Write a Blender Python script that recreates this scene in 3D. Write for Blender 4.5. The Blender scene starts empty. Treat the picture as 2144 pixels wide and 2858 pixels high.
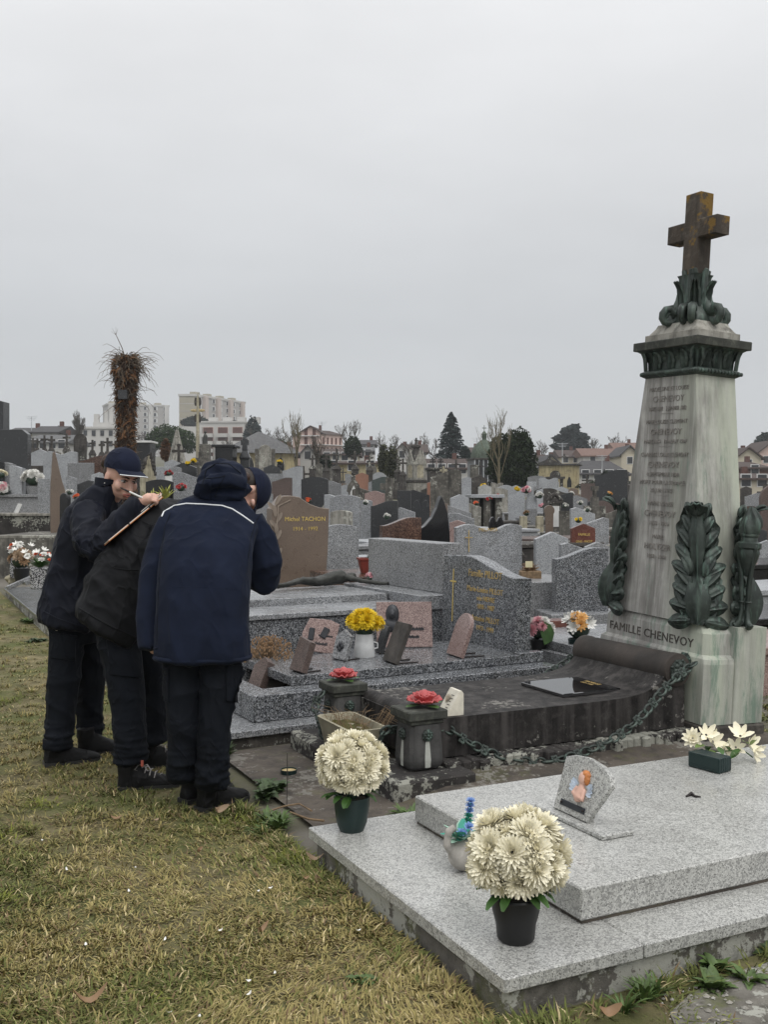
import bpy, math, random
import numpy as np
from mathutils import Vector, Matrix, Euler, noise
from mathutils.bvhtree import BVHTree
R = math.radians
random.seed(7)
scene = bpy.context.scene
C = scene.collection

# ---------------------------------------------------------------- camera, sky, sun, exposure
FPX, CX, HY, CAMH = 2850.0, 1072.0, 1385.0, 1.4       # focal length, centre column, horizon row (photo pixels), eye height (m)
cd = bpy.data.cameras.new('camera'); cam = bpy.data.objects.new('camera', cd); C.objects.link(cam)
cd.sensor_fit = 'HORIZONTAL'; cd.sensor_width = 36.0; cd.lens = 36.0 * FPX / 2144.0
cd.shift_y = (HY - 1429.0) / 2144.0
cd.clip_start = 0.05; cd.clip_end = 3000.0
cam.location = (0, 0, CAMH); cam.rotation_euler = (R(90), 0, 0)
scene.camera = cam

SUN_EL, SUN_AZ = R(52), R(150)                          # azimuth measured clockwise from +Y: light from behind, a little right
w = bpy.data.worlds.new('World'); scene.world = w; w.use_nodes = True
nt = w.node_tree; nt.nodes.clear()
def N(nt, t, **k):
    n = nt.nodes.new(t)
    for a, b in k.items():
        if a.startswith('i_'):
            key = a[2:]; key = int(key) if key.isdigit() else key.replace('_', ' ')
            n.inputs[key].default_value = b
        else: setattr(n, a, b)
    return n
wo = N(nt, 'ShaderNodeOutputWorld'); bg = N(nt, 'ShaderNodeBackground')
sky = N(nt, 'ShaderNodeTexSky', sky_type='NISHITA', sun_disc=False, sun_elevation=SUN_EL, sun_rotation=SUN_AZ)
skm = N(nt, 'ShaderNodeVectorMath', operation='SCALE'); skm.inputs['Scale'].default_value = 0.10
tc = N(nt, 'ShaderNodeTexCoord'); sx = N(nt, 'ShaderNodeSeparateXYZ')
rp = N(nt, 'ShaderNodeValToRGB')                         # the cloud deck: brighter towards the zenith
cr = rp.color_ramp; cr.elements[0].position = 0.0; cr.elements[0].color = (.605, .618, .632, 1)
cr.elements[1].position = 1.0; cr.elements[1].color = (1.48, 1.49, 1.50, 1)
e = cr.elements.new(.16); e.color = (.580, .594, .610, 1)
e = cr.elements.new(.40); e.color = (.80, .806, .816, 1)
mp = N(nt, 'ShaderNodeMapping'); mp.inputs['Scale'].default_value = (1.6, 1.6, 5)
nz = N(nt, 'ShaderNodeTexNoise', i_Scale=2.2, i_Detail=4.0, i_Roughness=.5)
nm = N(nt, 'ShaderNodeMapRange'); nm.inputs['From Min'].default_value = .25; nm.inputs['From Max'].default_value = .75
nm.inputs['To Min'].default_value = .94; nm.inputs['To Max'].default_value = 1.05
sc2 = N(nt, 'ShaderNodeVectorMath', operation='SCALE')
mx = N(nt, 'ShaderNodeMix', data_type='RGBA'); mx.inputs['Factor'].default_value = .95
L = nt.links.new
L(tc.outputs['Generated'], sx.inputs[0]); L(sx.outputs['Z'], rp.inputs[0])
L(tc.outputs['Generated'], mp.inputs[0]); L(mp.outputs[0], nz.inputs[0]); L(nz.outputs[0], nm.inputs[0])
L(rp.outputs[0], sc2.inputs[0]); L(nm.outputs[0], sc2.inputs['Scale'])
L(sky.outputs[0], skm.inputs[0]); L(skm.outputs[0], mx.inputs['A']); L(sc2.outputs[0], mx.inputs['B'])
L(mx.outputs['Result'], bg.inputs[0]); bg.inputs[1].default_value = 1.0; L(bg.outputs[0], wo.inputs[0])

sd = bpy.data.lights.new('sun', 'SUN'); so = bpy.data.objects.new('sun', sd); C.objects.link(so)
sd.energy = 1.0; sd.angle = R(40); sd.color = (1, .97, .93)
dirv = Vector((math.sin(SUN_AZ) * math.cos(SUN_EL), math.cos(SUN_AZ) * math.cos(SUN_EL), math.sin(SUN_EL)))
so.rotation_euler = dirv.to_track_quat('Z', 'Y').to_euler(); so.location = (0, -5, 12)
vs = scene.view_settings; vs.view_transform = 'Standard'; vs.look = 'None'; vs.exposure = 0.12; vs.gamma = 1.0; vs.use_curve_mapping = False
scene.cycles.max_bounces = 6; scene.cycles.diffuse_bounces = 3; scene.cycles.glossy_bounces = 3; scene.cycles.transmission_bounces = 4
scene.cycles.use_denoising = True

# ---------------------------------------------------------------- places
TH = R(26.2)                                             # the near graves' long axis against the picture plane
RU = Vector((math.cos(TH), math.sin(TH), 0)); RV = Vector((-math.sin(TH), math.cos(TH), 0)); B0 = Vector((.317, 2.689, 0))
def GP(u, v, z=0.0): return B0 + RU * u + RV * v + Vector((0, 0, z))
def W(px, py, Y): return Vector(((px - CX) / FPX * Y, Y, CAMH - (py - HY) / FPX * Y))
def gz(x, y):                                            # height of the ground
    s = .028 - .0006 * max(-40, min(30, x))
    h = 0.0
    if y > 8:
        d = y - 8; h = s * (d - 6 * (1 - math.exp(-d / 6))) if d < 112 else s * (112 - 6) + (min(y, 560) - 120) * .012
    if y > 170: h += (min(y, 560) - 170) * .035 * (1 - .7 * min(1, max(0, (x + 20) / 90)))
    return h
def WG(px, py, z=0.0):                                   # on the level z
    Y = (CAMH - z) * FPX / (py - HY); return W(px, py, Y)
def Yat(px, py):                                         # distance where a pixel's ray meets the ground
    lo, hi = 2.0, 200.0
    for _ in range(46):
        m = (lo + hi) / 2; p = W(px, py, m)
        if p.z > gz(p.x, p.y): lo = m
        else: hi = m
    return lo

# ---------------------------------------------------------------- mesh building
class M:
    def __init__(s): s.v = []; s.f = []
    def add(s, vs, fs, xf=None):
        o = len(s.v)
        s.v += [tuple(xf @ Vector(p)) if xf else tuple(p) for p in vs]
        s.f += [tuple(i + o for i in f) for f in fs]; return s
    def box(s, x0, x1, y0, y1, z0, z1, b=0.0, xf=None):
        if b <= 0:
            vs = [(x, y, z) for z in (z0, z1) for y in (y0, y1) for x in (x0, x1)]
            return s.add(vs, [(0, 2, 3, 1), (4, 5, 7, 6), (0, 1, 5, 4), (2, 6, 7, 3), (0, 4, 6, 2), (1, 3, 7, 5)], xf)
        lo, hi = (x0, y0, z0), (x1, y1, z1); vs = []; ix = {}
        for sx in (0, 1):
            for sy in (0, 1):
                for sz in (0, 1):
                    sg = (sx, sy, sz)
                    for ax in range(3):
                        p = [(hi[k] if sg[k] else lo[k]) if k == ax else ((hi[k] - b) if sg[k] else (lo[k] + b)) for k in range(3)]
                        ix[(sg, ax)] = len(vs); vs.append(tuple(p))
        fs = []
        for ax in range(3):
            o1, o2 = (ax + 1) % 3, (ax + 2) % 3
            for sd_ in (0, 1):
                q = []
                for a_, b_ in ((0, 0), (1, 0), (1, 1), (0, 1)):
                    g = [0, 0, 0]; g[ax] = sd_; g[o1] = a_; g[o2] = b_; q.append(ix[(tuple(g), ax)])
                fs.append(tuple(q) if sd_ else tuple(q[::-1]))
        for ax in range(3):
            o1, o2 = (ax + 1) % 3, (ax + 2) % 3
            for a_ in (0, 1):
                for b_ in (0, 1):
                    g0 = [0, 0, 0]; g1 = [0, 0, 0]; g1[ax] = 1
                    g0[o1] = g1[o1] = a_; g0[o2] = g1[o2] = b_
                    g0, g1 = tuple(g0), tuple(g1)
                    q = (ix[(g0, o1)], ix[(g0, o2)], ix[(g1, o2)], ix[(g1, o1)])
                    fs.append(q if a_ == b_ else q[::-1])
        for sg in [(a_, b_, c_) for a_ in (0, 1) for b_ in (0, 1) for c_ in (0, 1)]:
            t = (ix[(sg, 0)], ix[(sg, 1)], ix[(sg, 2)]); fs.append(t if sum(sg) % 2 else t[::-1])
        return s.add(vs, fs, xf)
    def rings(s, rs, c0=True, c1=True, closed=True, xf=None):   # rs: list of rings of equal point count
        n = len(rs[0]); vs = [p for r_ in rs for p in r_]; fs = []
        for i in range(len(rs) - 1):
            for j in range(n if closed else n - 1):
                k = (j + 1) % n; fs.append((i * n + j, i * n + k, (i + 1) * n + k, (i + 1) * n + j))
        if c0: fs.append(tuple(range(n))[::-1])
        if c1: fs.append(tuple((len(rs) - 1) * n + j for j in range(n)))
        return s.add(vs, fs, xf)
    def prism(s, out, y0, y1, b=0.0, xf=None):            # outline in x,z (counter-clockwise seen from -y), from y0 (front) to y1 (back)
        if b <= 0: return s.rings([[(x, y0, z) for x, z in out], [(x, y1, z) for x, z in out]], xf=xf)
        cx = sum(p[0] for p in out) / len(out); cz = sum(p[1] for p in out) / len(out); ins = inset(out, b)
        return s.rings([[(x, y0, z) for x, z in ins], [(x, y0 + b, z) for x, z in out], [(x, y1 - b, z) for x, z in out], [(x, y1, z) for x, z in ins]], xf=xf)
    def lathe(s, prof, n=20, xf=None, c0=True, c1=True, fl=0.0, nf=0):
        rs = []
        for r_, z in prof:
            rs.append([((r_ * (1 + fl * math.cos(nf * 2 * math.pi * j / n))) * math.cos(2 * math.pi * j / n), (r_ * (1 + fl * math.cos(nf * 2 * math.pi * j / n))) * math.sin(2 * math.pi * j / n), z) for j in range(n)])
        return s.rings(rs, c0, c1, xf=xf)
    def tube(s, path, rad, n=8, caps=True, xf=None, up=None):
        path = [Vector(p) for p in path]; rs = []; prev = None
        if not hasattr(rad, '__len__'): rad = [rad] * len(path)
        for i, p in enumerate(path):
            t = (path[min(i + 1, len(path) - 1)] - path[max(i - 1, 0)]).normalized()
            if prev is None:
                a = Vector((0, 0, 1)) if abs(t.z) < .9 else Vector((1, 0, 0))
                nrm = (a - t * a.dot(t)).normalized()
            else: nrm = (prev - t * prev.dot(t)).normalized()
            prev = nrm; bn = t.cross(nrm)
            rs.append([p + (nrm * math.cos(2 * math.pi * j / n) + bn * math.sin(2 * math.pi * j / n)) * rad[i] for j in range(n)])
        return s.rings(rs, caps, caps, xf=xf)
    def ball(s, c, r, n=12, m=8, xf=None):
        if not hasattr(r, '__len__'): r = (r, r, r)
        rs = []
        for i in range(1, m):
            a = math.pi * i / m - math.pi / 2
            rs.append([(c[0] + r[0] * math.cos(a) * math.cos(2 * math.pi * j / n), c[1] + r[1] * math.cos(a) * math.sin(2 * math.pi * j / n), c[2] + r[2] * math.sin(a)) for j in range(n)])
        return s.rings(rs, xf=xf)
    def mesh(s, name='mesh', smooth=None):
        me = bpy.data.meshes.new(name); me.from_pydata(s.v, [], s.f); me.update()
        if smooth is not None:
            me.polygons.foreach_set('use_smooth', [True] * len(me.polygons))
            me.set_sharp_from_angle(angle=R(smooth))
        return me
def inset(out, b):
    n = len(out); res = []
    for i in range(n):
        p0, p1, p2 = Vector(out[i - 1]), Vector(out[i]), Vector(out[(i + 1) % n])
        d1 = (p1 - p0); d2 = (p2 - p1)
        d1 = d1.normalized() if d1.length > 1e-9 else Vector((1, 0)); d2 = d2.normalized() if d2.length > 1e-9 else d1
        n1 = Vector((-d1.y, d1.x)); n2 = Vector((-d2.y, d2.x)); nn = n1 + n2
        nn = nn.normalized() if nn.length > 1e-6 else n1
        res.append(tuple(p1 + nn * (b / max(.4, nn.dot(n1)))))
    return res
def obj(name, m, mat, parent=None, smooth=None, loc=None, rot=None):
    me = m.mesh(name, smooth) if isinstance(m, M) else m
    o = bpy.data.objects.new(name, me); C.objects.link(o)
    if mat is not None and not (me.materials and len(me.materials)): me.materials.append(mat)
    if parent is not None: o.parent = parent
    if loc is not None: o.location = loc
    if rot is not None: o.rotation_euler = rot
    return o
def tag(o, label=None, cat=None, group=None, kind=None):
    if label: o['label'] = label
    if cat: o['category'] = cat
    if group: o['group'] = group
    if kind: o['kind'] = kind
    return o
def thing(name, label, cat, loc=(0, 0, 0), rotz=0.0, group=None):
    o = bpy.data.objects.new(name, None); C.objects.link(o); o.location = loc; o.rotation_euler = (0, 0, rotz); o.empty_display_size = .1
    return tag(o, label, cat, group, 'thing')
def dup(root, loc, rotz=None, label=None, group=None, scale=None):
    r = root.copy(); C.objects.link(r); r.location = loc
    if rotz is not None: r.rotation_euler = (0, 0, rotz)
    if scale is not None: r.scale = (scale,) * 3
    if label: r['label'] = label
    if group: r['group'] = group
    for ch in list(root.children):
        c = ch.copy(); C.objects.link(c); c.parent = r
        for g in ch.children:
            d = g.copy(); C.objects.link(d); d.parent = c
    return r
def T(x=0, y=0, z=0, rx=0, ry=0, rz=0, s=1.0):
    return Matrix.Translation((x, y, z)) @ Euler((rx, ry, rz)).to_matrix().to_4x4() @ Matrix.Diagonal((s, s, s, 1) if not hasattr(s, '__len__') else (*s, 1))
def text_mesh(txt, size, depth=.002, align='CENTER', sx=1.0, space=1.0, line=1.0):
    cu = bpy.data.curves.new('lettering', 'FONT'); cu.body = txt; cu.size = size; cu.extrude = depth; cu.align_x = align; cu.space_character = space; cu.space_line = line
    cu.resolution_u = 2
    o = bpy.data.objects.new('lettering', cu); C.objects.link(o); dg = bpy.context.evaluated_depsgraph_get()
    me = bpy.data.meshes.new_from_object(o.evaluated_get(dg)); bpy.data.objects.remove(o); bpy.data.curves.remove(cu)
    if sx != 1.0:
        me.transform(Matrix.Diagonal((sx, 1, 1, 1)))
    return me
def lettering(txt, size, mat, parent, loc, rot, sx=1.0, depth=.0015, align='CENTER', space=1.0, name='lettering', line=1.0):
    return obj(name, text_mesh(txt, size, depth, align, sx, space, line), mat, parent, loc=loc, rot=rot)
def applied(o, mods):                                    # evaluate modifiers into a plain mesh
    for t, k in mods:
        md = o.modifiers.new(t, t)
        for a, b in k.items(): setattr(md, a, b)
    dg = bpy.context.evaluated_depsgraph_get(); dg.update()
    me = bpy.data.meshes.new_from_object(o.evaluated_get(dg)); o.modifiers.clear(); return me
def fused(m, voxel, smooth=4, fac=.5):                    # overlapping closed lumps grown into one continuous skin
    o = bpy.data.objects.new('tmp', m.mesh('tmp')); C.objects.link(o)
    mods = [('REMESH', dict(mode='VOXEL', voxel_size=voxel))]
    if smooth: mods.append(('SMOOTH', dict(iterations=smooth, factor=fac)))
    me = applied(o, mods); old = o.data; bpy.data.objects.remove(o); bpy.data.meshes.remove(old)
    me.polygons.foreach_set('use_smooth', [True] * len(me.polygons)); return me
def displace(me, fn):                                    # move each vertex along its normal by fn(position)
    n = len(me.vertices); co = np.empty(n * 3, 'f'); no = np.empty(n * 3, 'f')
    me.vertices.foreach_get('co', co); me.vertices.foreach_get('normal', no); co = co.reshape(-1, 3); no = no.reshape(-1, 3)
    d = np.array([fn(Vector(p)) for p in co.tolist()], 'f'); co += no * d[:, None]
    me.vertices.foreach_set('co', co.ravel()); me.update()

# ---------------------------------------------------------------- materials
MATS = {}
def newmat(name):
    m = bpy.data.materials.new(name); m.use_nodes = True; nt = m.node_tree; nt.nodes.clear()
    out = N(nt, 'ShaderNodeOutputMaterial'); p = N(nt, 'ShaderNodeBsdfPrincipled'); nt.links.new(p.outputs[0], out.inputs[0])
    MATS[name] = m; return m, nt, p
def rgba(c): return (c[0], c[1], c[2], 1)
def coords(nt, scale=(1, 1, 1), rnd=True, kind='Object'):
    tc = N(nt, 'ShaderNodeTexCoord'); src = tc.outputs[kind]
    if rnd:
        oi = N(nt, 'ShaderNodeObjectInfo'); mm = N(nt, 'ShaderNodeMath', operation='MULTIPLY', i_1=37.0); nt.links.new(oi.outputs['Random'], mm.inputs[0])
        va = N(nt, 'ShaderNodeVectorMath', operation='ADD'); nt.links.new(src, va.inputs[0]); nt.links.new(mm.outputs[0], va.inputs[1]); src = va.outputs[0]
    mp = N(nt, 'ShaderNodeMapping'); mp.inputs['Scale'].default_value = scale; nt.links.new(src, mp.inputs[0]); return mp.outputs[0]
def nzn(nt, vec, scale, detail=4.0, rough=.55, dist=0.0):
    n = N(nt, 'ShaderNodeTexNoise', i_Scale=scale, i_Detail=detail, i_Roughness=rough, i_Distortion=dist); nt.links.new(vec, n.inputs['Vector']); return n.outputs[0]
def ramp(nt, src, stops, mode='LINEAR'):
    r_ = N(nt, 'ShaderNodeValToRGB'); cr = r_.color_ramp; cr.interpolation = mode
    cr.elements[0].position = stops[0][0]; cr.elements[0].color = rgba(stops[0][1]); cr.elements[1].position = stops[-1][0]; cr.elements[1].color = rgba(stops[-1][1])
    for p, c in stops[1:-1]: e = cr.elements.new(p); e.color = rgba(c)
    nt.links.new(src, r_.inputs[0]); return r_.outputs[0]
def mixc(nt, fac, a, b, bt='MIX'):
    m = N(nt, 'ShaderNodeMix', data_type='RGBA', blend_type=bt)
    for s_, k in ((fac, 'Factor'), (a, 'A'), (b, 'B')):
        if hasattr(s_, 'is_output'): nt.links.new(s_, m.inputs[k])
        elif k == 'Factor': m.inputs[k].default_value = s_
        else: m.inputs[k].default_value = rgba(s_)
    return m.outputs['Result']
def bump(nt, p, src, strength=.3, dist=.01):
    b = N(nt, 'ShaderNodeBump', i_Strength=strength, i_Distance=dist); nt.links.new(src, b.inputs['Height']); nt.links.new(b.outputs[0], p.inputs['Normal'])
G3 = lambda g: (g, g, g)
def granite(name, stops, scale=110, rough=.3, mott=.25, spec=.5, big=None, dirt=0.0):
    scale *= 2.3
    m, nt, p = newmat(name); v = coords(nt)
    vo = N(nt, 'ShaderNodeTexVoronoi', i_Scale=scale); nzv = N(nt, 'ShaderNodeTexNoise', i_Scale=scale * .6, i_Detail=2.0)
    va = N(nt, 'ShaderNodeVectorMath', operation='SCALE'); va.inputs['Scale'].default_value = 1.6 / scale
    vb = N(nt, 'ShaderNodeVectorMath', operation='ADD')
    nt.links.new(v, nzv.inputs['Vector']); nt.links.new(nzv.outputs['Color'], va.inputs[0]); nt.links.new(v, vb.inputs[0]); nt.links.new(va.outputs[0], vb.inputs[1])
    nt.links.new(vb.outputs[0], vo.inputs['Vector']); sp = N(nt, 'ShaderNodeSeparateColor'); nt.links.new(vo.outputs['Color'], sp.inputs[0])
    c = ramp(nt, sp.outputs[0], stops, 'LINEAR')
    if big:
        vo2 = N(nt, 'ShaderNodeTexVoronoi', i_Scale=scale * .42); nt.links.new(vb.outputs[0], vo2.inputs['Vector']); s2 = N(nt, 'ShaderNodeSeparateColor'); nt.links.new(vo2.outputs['Color'], s2.inputs[0])
        f = ramp(nt, s2.outputs[1], [(.80, G3(0)), (.84, G3(.8))]); c = mixc(nt, f, c, big)
    m2 = ramp(nt, nzn(nt, v, 2.2, 5), [(.25, G3(1 - mott)), (.75, G3(1 + mott * .4))]); c = mixc(nt, 1.0, c, m2, 'MULTIPLY')
    if dirt:
        f = ramp(nt, nzn(nt, v, 6, 8, .7), [(.45, G3(0)), (.75, G3(dirt))]); c = mixc(nt, f, c, (.07, .065, .05))
    nt.links.new(c, p.inputs['Base Color'])
    rr = ramp(nt, nzn(nt, v, 9, 4), [(.3, G3(rough * .8)), (.7, G3(min(1, rough * 1.35)))]); nt.links.new(rr, p.inputs['Roughness'])
    p.inputs['Specular IOR Level'].default_value = spec
    return m
def stone(name, c1, c2, c3=None, scale=3.0, rough=.85, lichen=0.0, lcol=(.42, .42, .37), streak=0.0, scol=(.02, .02, .018), bmp=.35, lscale=16.0, moss=0.0, kind='Object'):
    m, nt, p = newmat(name); v = coords(nt, kind=kind)
    c = ramp(nt, nzn(nt, v, scale, 8, .62), [(.32, c1), (.5, tuple((a + b) / 2 for a, b in zip(c1, c2))), (.68, c2)])
    if c3: c = mixc(nt, ramp(nt, nzn(nt, v, scale * 3.1, 6, .65), [(.5, G3(0)), (.68, G3(.8))]), c, c3)
    if streak:
        mp = N(nt, 'ShaderNodeMapping'); mp.inputs['Scale'].default_value = (9, 9, .55); nt.links.new(v, mp.inputs[0])
        c = mixc(nt, ramp(nt, nzn(nt, mp.outputs[0], 1.6, 7, .65), [(.46, G3(0)), (.66, G3(streak))]), c, scol)
    if moss: c = mixc(nt, ramp(nt, nzn(nt, v, 4.2, 7, .7), [(.54, G3(0)), (.66, G3(moss))]), c, (.10, .115, .02))
    if lichen:
        f1 = nzn(nt, v, lscale, 6, .7); f2 = nzn(nt, v, 2.3, 3, .5)
        mm = N(nt, 'ShaderNodeMath', operation='MULTIPLY'); nt.links.new(f1, mm.inputs[0]); nt.links.new(f2, mm.inputs[1])
        c = mixc(nt, ramp(nt, mm.outputs[0], [(.36 - .12 * lichen, G3(0)), (.385 - .12 * lichen, G3(.85))]), c, lcol)
    nt.links.new(c, p.inputs['Base Color']); p.inputs['Roughness'].default_value = rough
    bump(nt, p, nzn(nt, v, scale * 9, 9, .68), bmp, .012); return m
def plain(name, col, rough=.6, var=.15, vscale=8.0, bmp=0.0, bscale=60.0, spec=.5, metal=0.0):
    m, nt, p = newmat(name); v = coords(nt)
    lo = tuple(max(0, c * (1 - var)) for c in col); hi = tuple(c * (1 + var) for c in col)
    nt.links.new(ramp(nt, nzn(nt, v, vscale, 5), [(.3, lo), (.7, hi)]), p.inputs['Base Color']); p.inputs['Roughness'].default_value = rough
    p.inputs['Specular IOR Level'].default_value = spec; p.inputs['Metallic'].default_value = metal
    if bmp: bump(nt, p, nzn(nt, v, bscale, 6), bmp, .004)
    return m
def vcol(name, rough=.8, attr='tint', trans=0.0):
    m, nt, p = newmat(name); a = N(nt, 'ShaderNodeAttribute', attribute_name=attr); nt.links.new(a.outputs['Color'], p.inputs['Base Color']); p.inputs['Roughness'].default_value = rough
    p.inputs['Specular IOR Level'].default_value = .2; return m

# granites: pale speckled, blue grey, grey, dark, black, browns, pinks
granite('granite_pale', [(.0, (.12, .12, .114)), (.14, (.21, .21, .20)), (.22, (.40, .40, .38)), (.7, (.50, .50, .475)), (1, (.64, .64, .61))], 135, .28, .2, big=(.26, .26, .25), dirt=.22)
granite('granite_blue', [(0, (.05, .052, .055)), (.25, (.12, .125, .135)), (.42, (.25, .257, .27)), (.75, (.35, .36, .37)), (1, (.52, .53, .54))], 85, .24, .25, dirt=.35)
granite('granite_blue_dark', [(0, (.022, .024, .027)), (.35, (.065, .07, .078)), (.55, (.16, .167, .18)), (.85, (.27, .28, .295)), (1, (.46, .47, .49))], 66, .2, .25, dirt=.3)
granite('granite_grey', [(0, (.04, .04, .042)), (.25, (.13, .13, .135)), (.5, (.24, .245, .25)), (1, (.42, .425, .43))], 80, .32, .22)
granite('granite_light', [(0, (.08, .08, .08)), (.2, (.24, .25, .26)), (.6, (.36, .375, .39)), (1, (.55, .56, .58))], 80, .35, .2)
granite('granite_dark', [(0, (.018, .019, .02)), (.6, (.034, .035, .037)), (1, (.07, .072, .075))], 160, .22, .2)
granite('granite_black', [(0, (.004, .004, .005)), (.8, (.009, .009, .010)), (1, (.03, .03, .033))], 160, .16, .2)
granite('granite_brown', [(0, (.09, .065, .05)), (.4, (.155, .115, .088)), (1, (.23, .18, .14))], 210, .3, .22)
granite('granite_brown_rough', [(0, (.05, .035, .03)), (.5, (.105, .075, .065)), (1, (.19, .14, .125))], 120, .6, .3)
granite('granite_red_brown', [(0, (.035, .018, .013)), (.5, (.085, .045, .032)), (1, (.17, .10, .07))], 30, .22, .45)
granite('granite_pink', [(0, (.10, .06, .055)), (.35, (.25, .165, .15)), (1, (.42, .32, .29))], 90, .3, .2)
granite('granite_orange', [(0, (.17, .08, .05)), (.5, (.27, .13, .085)), (1, (.36, .20, .14))], 140, .35, .2)
granite('granite_red', [(0, (.07, .02, .014)), (.5, (.13, .04, .026)), (1, (.2, .08, .055))], 120, .25, .25)
granite('granite_green', [(0, (.03, .04, .038)), (.5, (.06, .075, .07)), (1, (.11, .13, .12))], 120, .3, .2)
granite('granite_vase', [(0, (.015, .015, .018)), (.48, (.02, .02, .024)), (.56, (.4, .4, .41)), (1, (.5, .5, .5))], 45, .3, .1)
stone('old_stone', (.05, .046, .040), (.16, .15, .13), (.24, .225, .195), 3.2, .9, lichen=.35, streak=.7)
stone('old_stone_dark', (.022, .019, .017), (.075, .067, .060), (.11, .10, .09), 3.4, .9, lichen=.15, streak=.6)
stone('old_stone_pale', (.20, .19, .165), (.40, .385, .34), (.13, .12, .10), 3.0, .9, streak=.75, scol=(.05, .047, .04), lichen=.2)
stone('old_stone_cream', (.30, .27, .19), (.46, .42, .31), (.18, .16, .12), 2.4, .9, streak=.6, scol=(.08, .07, .05))
stone('old_stone_yellow', (.34, .28, .15), (.50, .43, .26), (.2, .17, .11), 1.2, .9, streak=.55, scol=(.07, .06, .045))
stone('concrete', (.075, .07, .06), (.20, .185, .16), (.045, .042, .035), 5.0, .95, lichen=.85, lscale=18, moss=.6, bmp=.6)
stone('concrete_dark', (.035, .031, .027), (.085, .076, .066), (.14, .125, .11), 5.0, .95, lichen=.35, lscale=26, bmp=.6)
stone('paving_brown', (.042, .034, .027), (.115, .095, .076), (.03, .026, .022), 3.4, .85, lichen=.55, lcol=(.2, .19, .165), lscale=30, moss=.35, bmp=.6)
stone('lichen_rock', (.020, .018, .017), (.052, .046, .043), (.03, .028, .026), 6.0, .95, lichen=.95, lcol=(.36, .36, .31), lscale=26, bmp=.7)
stone('soil', (.045, .035, .026), (.11, .09, .07), (.16, .14, .11), 6.0, 1.0, moss=.4, bmp=.8)
plain('white_plastic', (.72, .72, .70), .4, .05); plain('white_marble', (.62, .62, .60), .35, .12, 5)
plain('black_pot', (.008, .008, .009), .45, .2); plain('green_pot', (.006, .022, .021), .4, .15); plain('terracotta', (.17, .028, .018), .45, .15)
plain('gold', (.46, .32, .11), .42, .2, spec=.6); plain('gold_bright', (.62, .46, .13), .4, .2); plain('letter_grey', (.21, .195, .178), .9, .4, 30); plain('letter_black', (.016, .011, .010), .7, .3)
plain('lead_grey', (.06, .065, .075), .35, .2, metal=.6); plain('zinc', (.50, .52, .54), .42, .22, 14, bmp=.1, bscale=20, metal=.35)
plain('leaf_green', (.05, .12, .025), .5, .35, 20); plain('leaf_dark', (.012, .03, .014), .5, .3, 20); plain('leaf_light', (.16, .24, .06), .5, .3, 20)
plain('stem_dry', (.19, .13, .075), .9, .4, 30); plain('wire', (.06, .055, .05), .5, .2)
mm_, nt_, p_ = newmat('cream_petal'); v_ = coords(nt_); nt_.links.new(ramp(nt_, nzn(nt_, v_, 16, 3), [(.3, (.88, .82, .60)), (.7, (.92, .88, .74))]), p_.inputs['Base Color']); p_.inputs['Roughness'].default_value = .6; p_.inputs['Specular IOR Level'].default_value = .25
for nm_, c_ in (('yellow_petal', (.80, .58, .02)), ('pink_petal', (.72, .36, .40)), ('white_petal', (.78, .77, .73)), ('orange_petal', (.72, .15, .05)), ('red_petal', (.48, .06, .06)), ('ceramic_red', (.47, .085, .085)), ('peach_petal', (.74, .42, .14)), ('teal_leaf', (.05, .33, .24)), ('mint_leaf', (.36, .55, .44)), ('blue_petal', (.2, .32, .6)), ('dry_leaf', (.26, .16, .085)), ('dry_leaf_pale', (.30, .215, .14)), ('cream_ceramic', (.70, .66, .55))):
    plain(nm_, c_, .45 if 'ceramic' in nm_ else .6, .14, 25)
# ---------------------------------------------------------------- ground
def ground_mat():
    m, nt, p = newmat('ground_mix'); v = coords(nt, rnd=False)
    a = ramp(nt, nzn(nt, v, .9, 8, .6), [(.3, (.06, .052, .042)), (.5, (.13, .118, .098)), (.7, (.20, .185, .16))])
    g = ramp(nt, nzn(nt, v, 3, 6, .6), [(.3, (.045, .055, .018)), (.7, (.12, .12, .045))])
    c = mixc(nt, ramp(nt, nzn(nt, v, .35, 6, .6), [(.46, G3(0)), (.58, G3(.85))]), a, g)
    nt.links.new(c, p.inputs['Base Color']); p.inputs['Roughness'].default_value = 1; bump(nt, p, nzn(nt, v, 25, 8, .7), .5, .02); return m
xs = sorted(set([-600, -450, -340, -260, -200, -160, -130, -100, -80] + list(range(-60, 61, 6)) + list(range(-12, 13, 1)) + [80, 100, 130, 160, 200, 260, 340, 450, 600]))
ys = [-8, -4, 0, 2] + [3 + i for i in range(0, 22)] + [27, 30, 34, 38, 43, 48, 54, 60, 68, 76, 85, 95, 105, 116, 128, 140, 155, 170, 190, 215, 250, 300, 360, 440, 550, 700, 900, 1200]
gm = M(); gv = [(x, y, gz(x, y)) for y in ys for x in xs]; nx = len(xs)
gm.add(gv, [(j * nx + i, j * nx + i + 1, (j + 1) * nx + i + 1, (j + 1) * nx + i) for j in range(len(ys) - 1) for i in range(nx - 1)])
tag(obj('ground', gm, ground_mat(), smooth=60), kind='structure')

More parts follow.
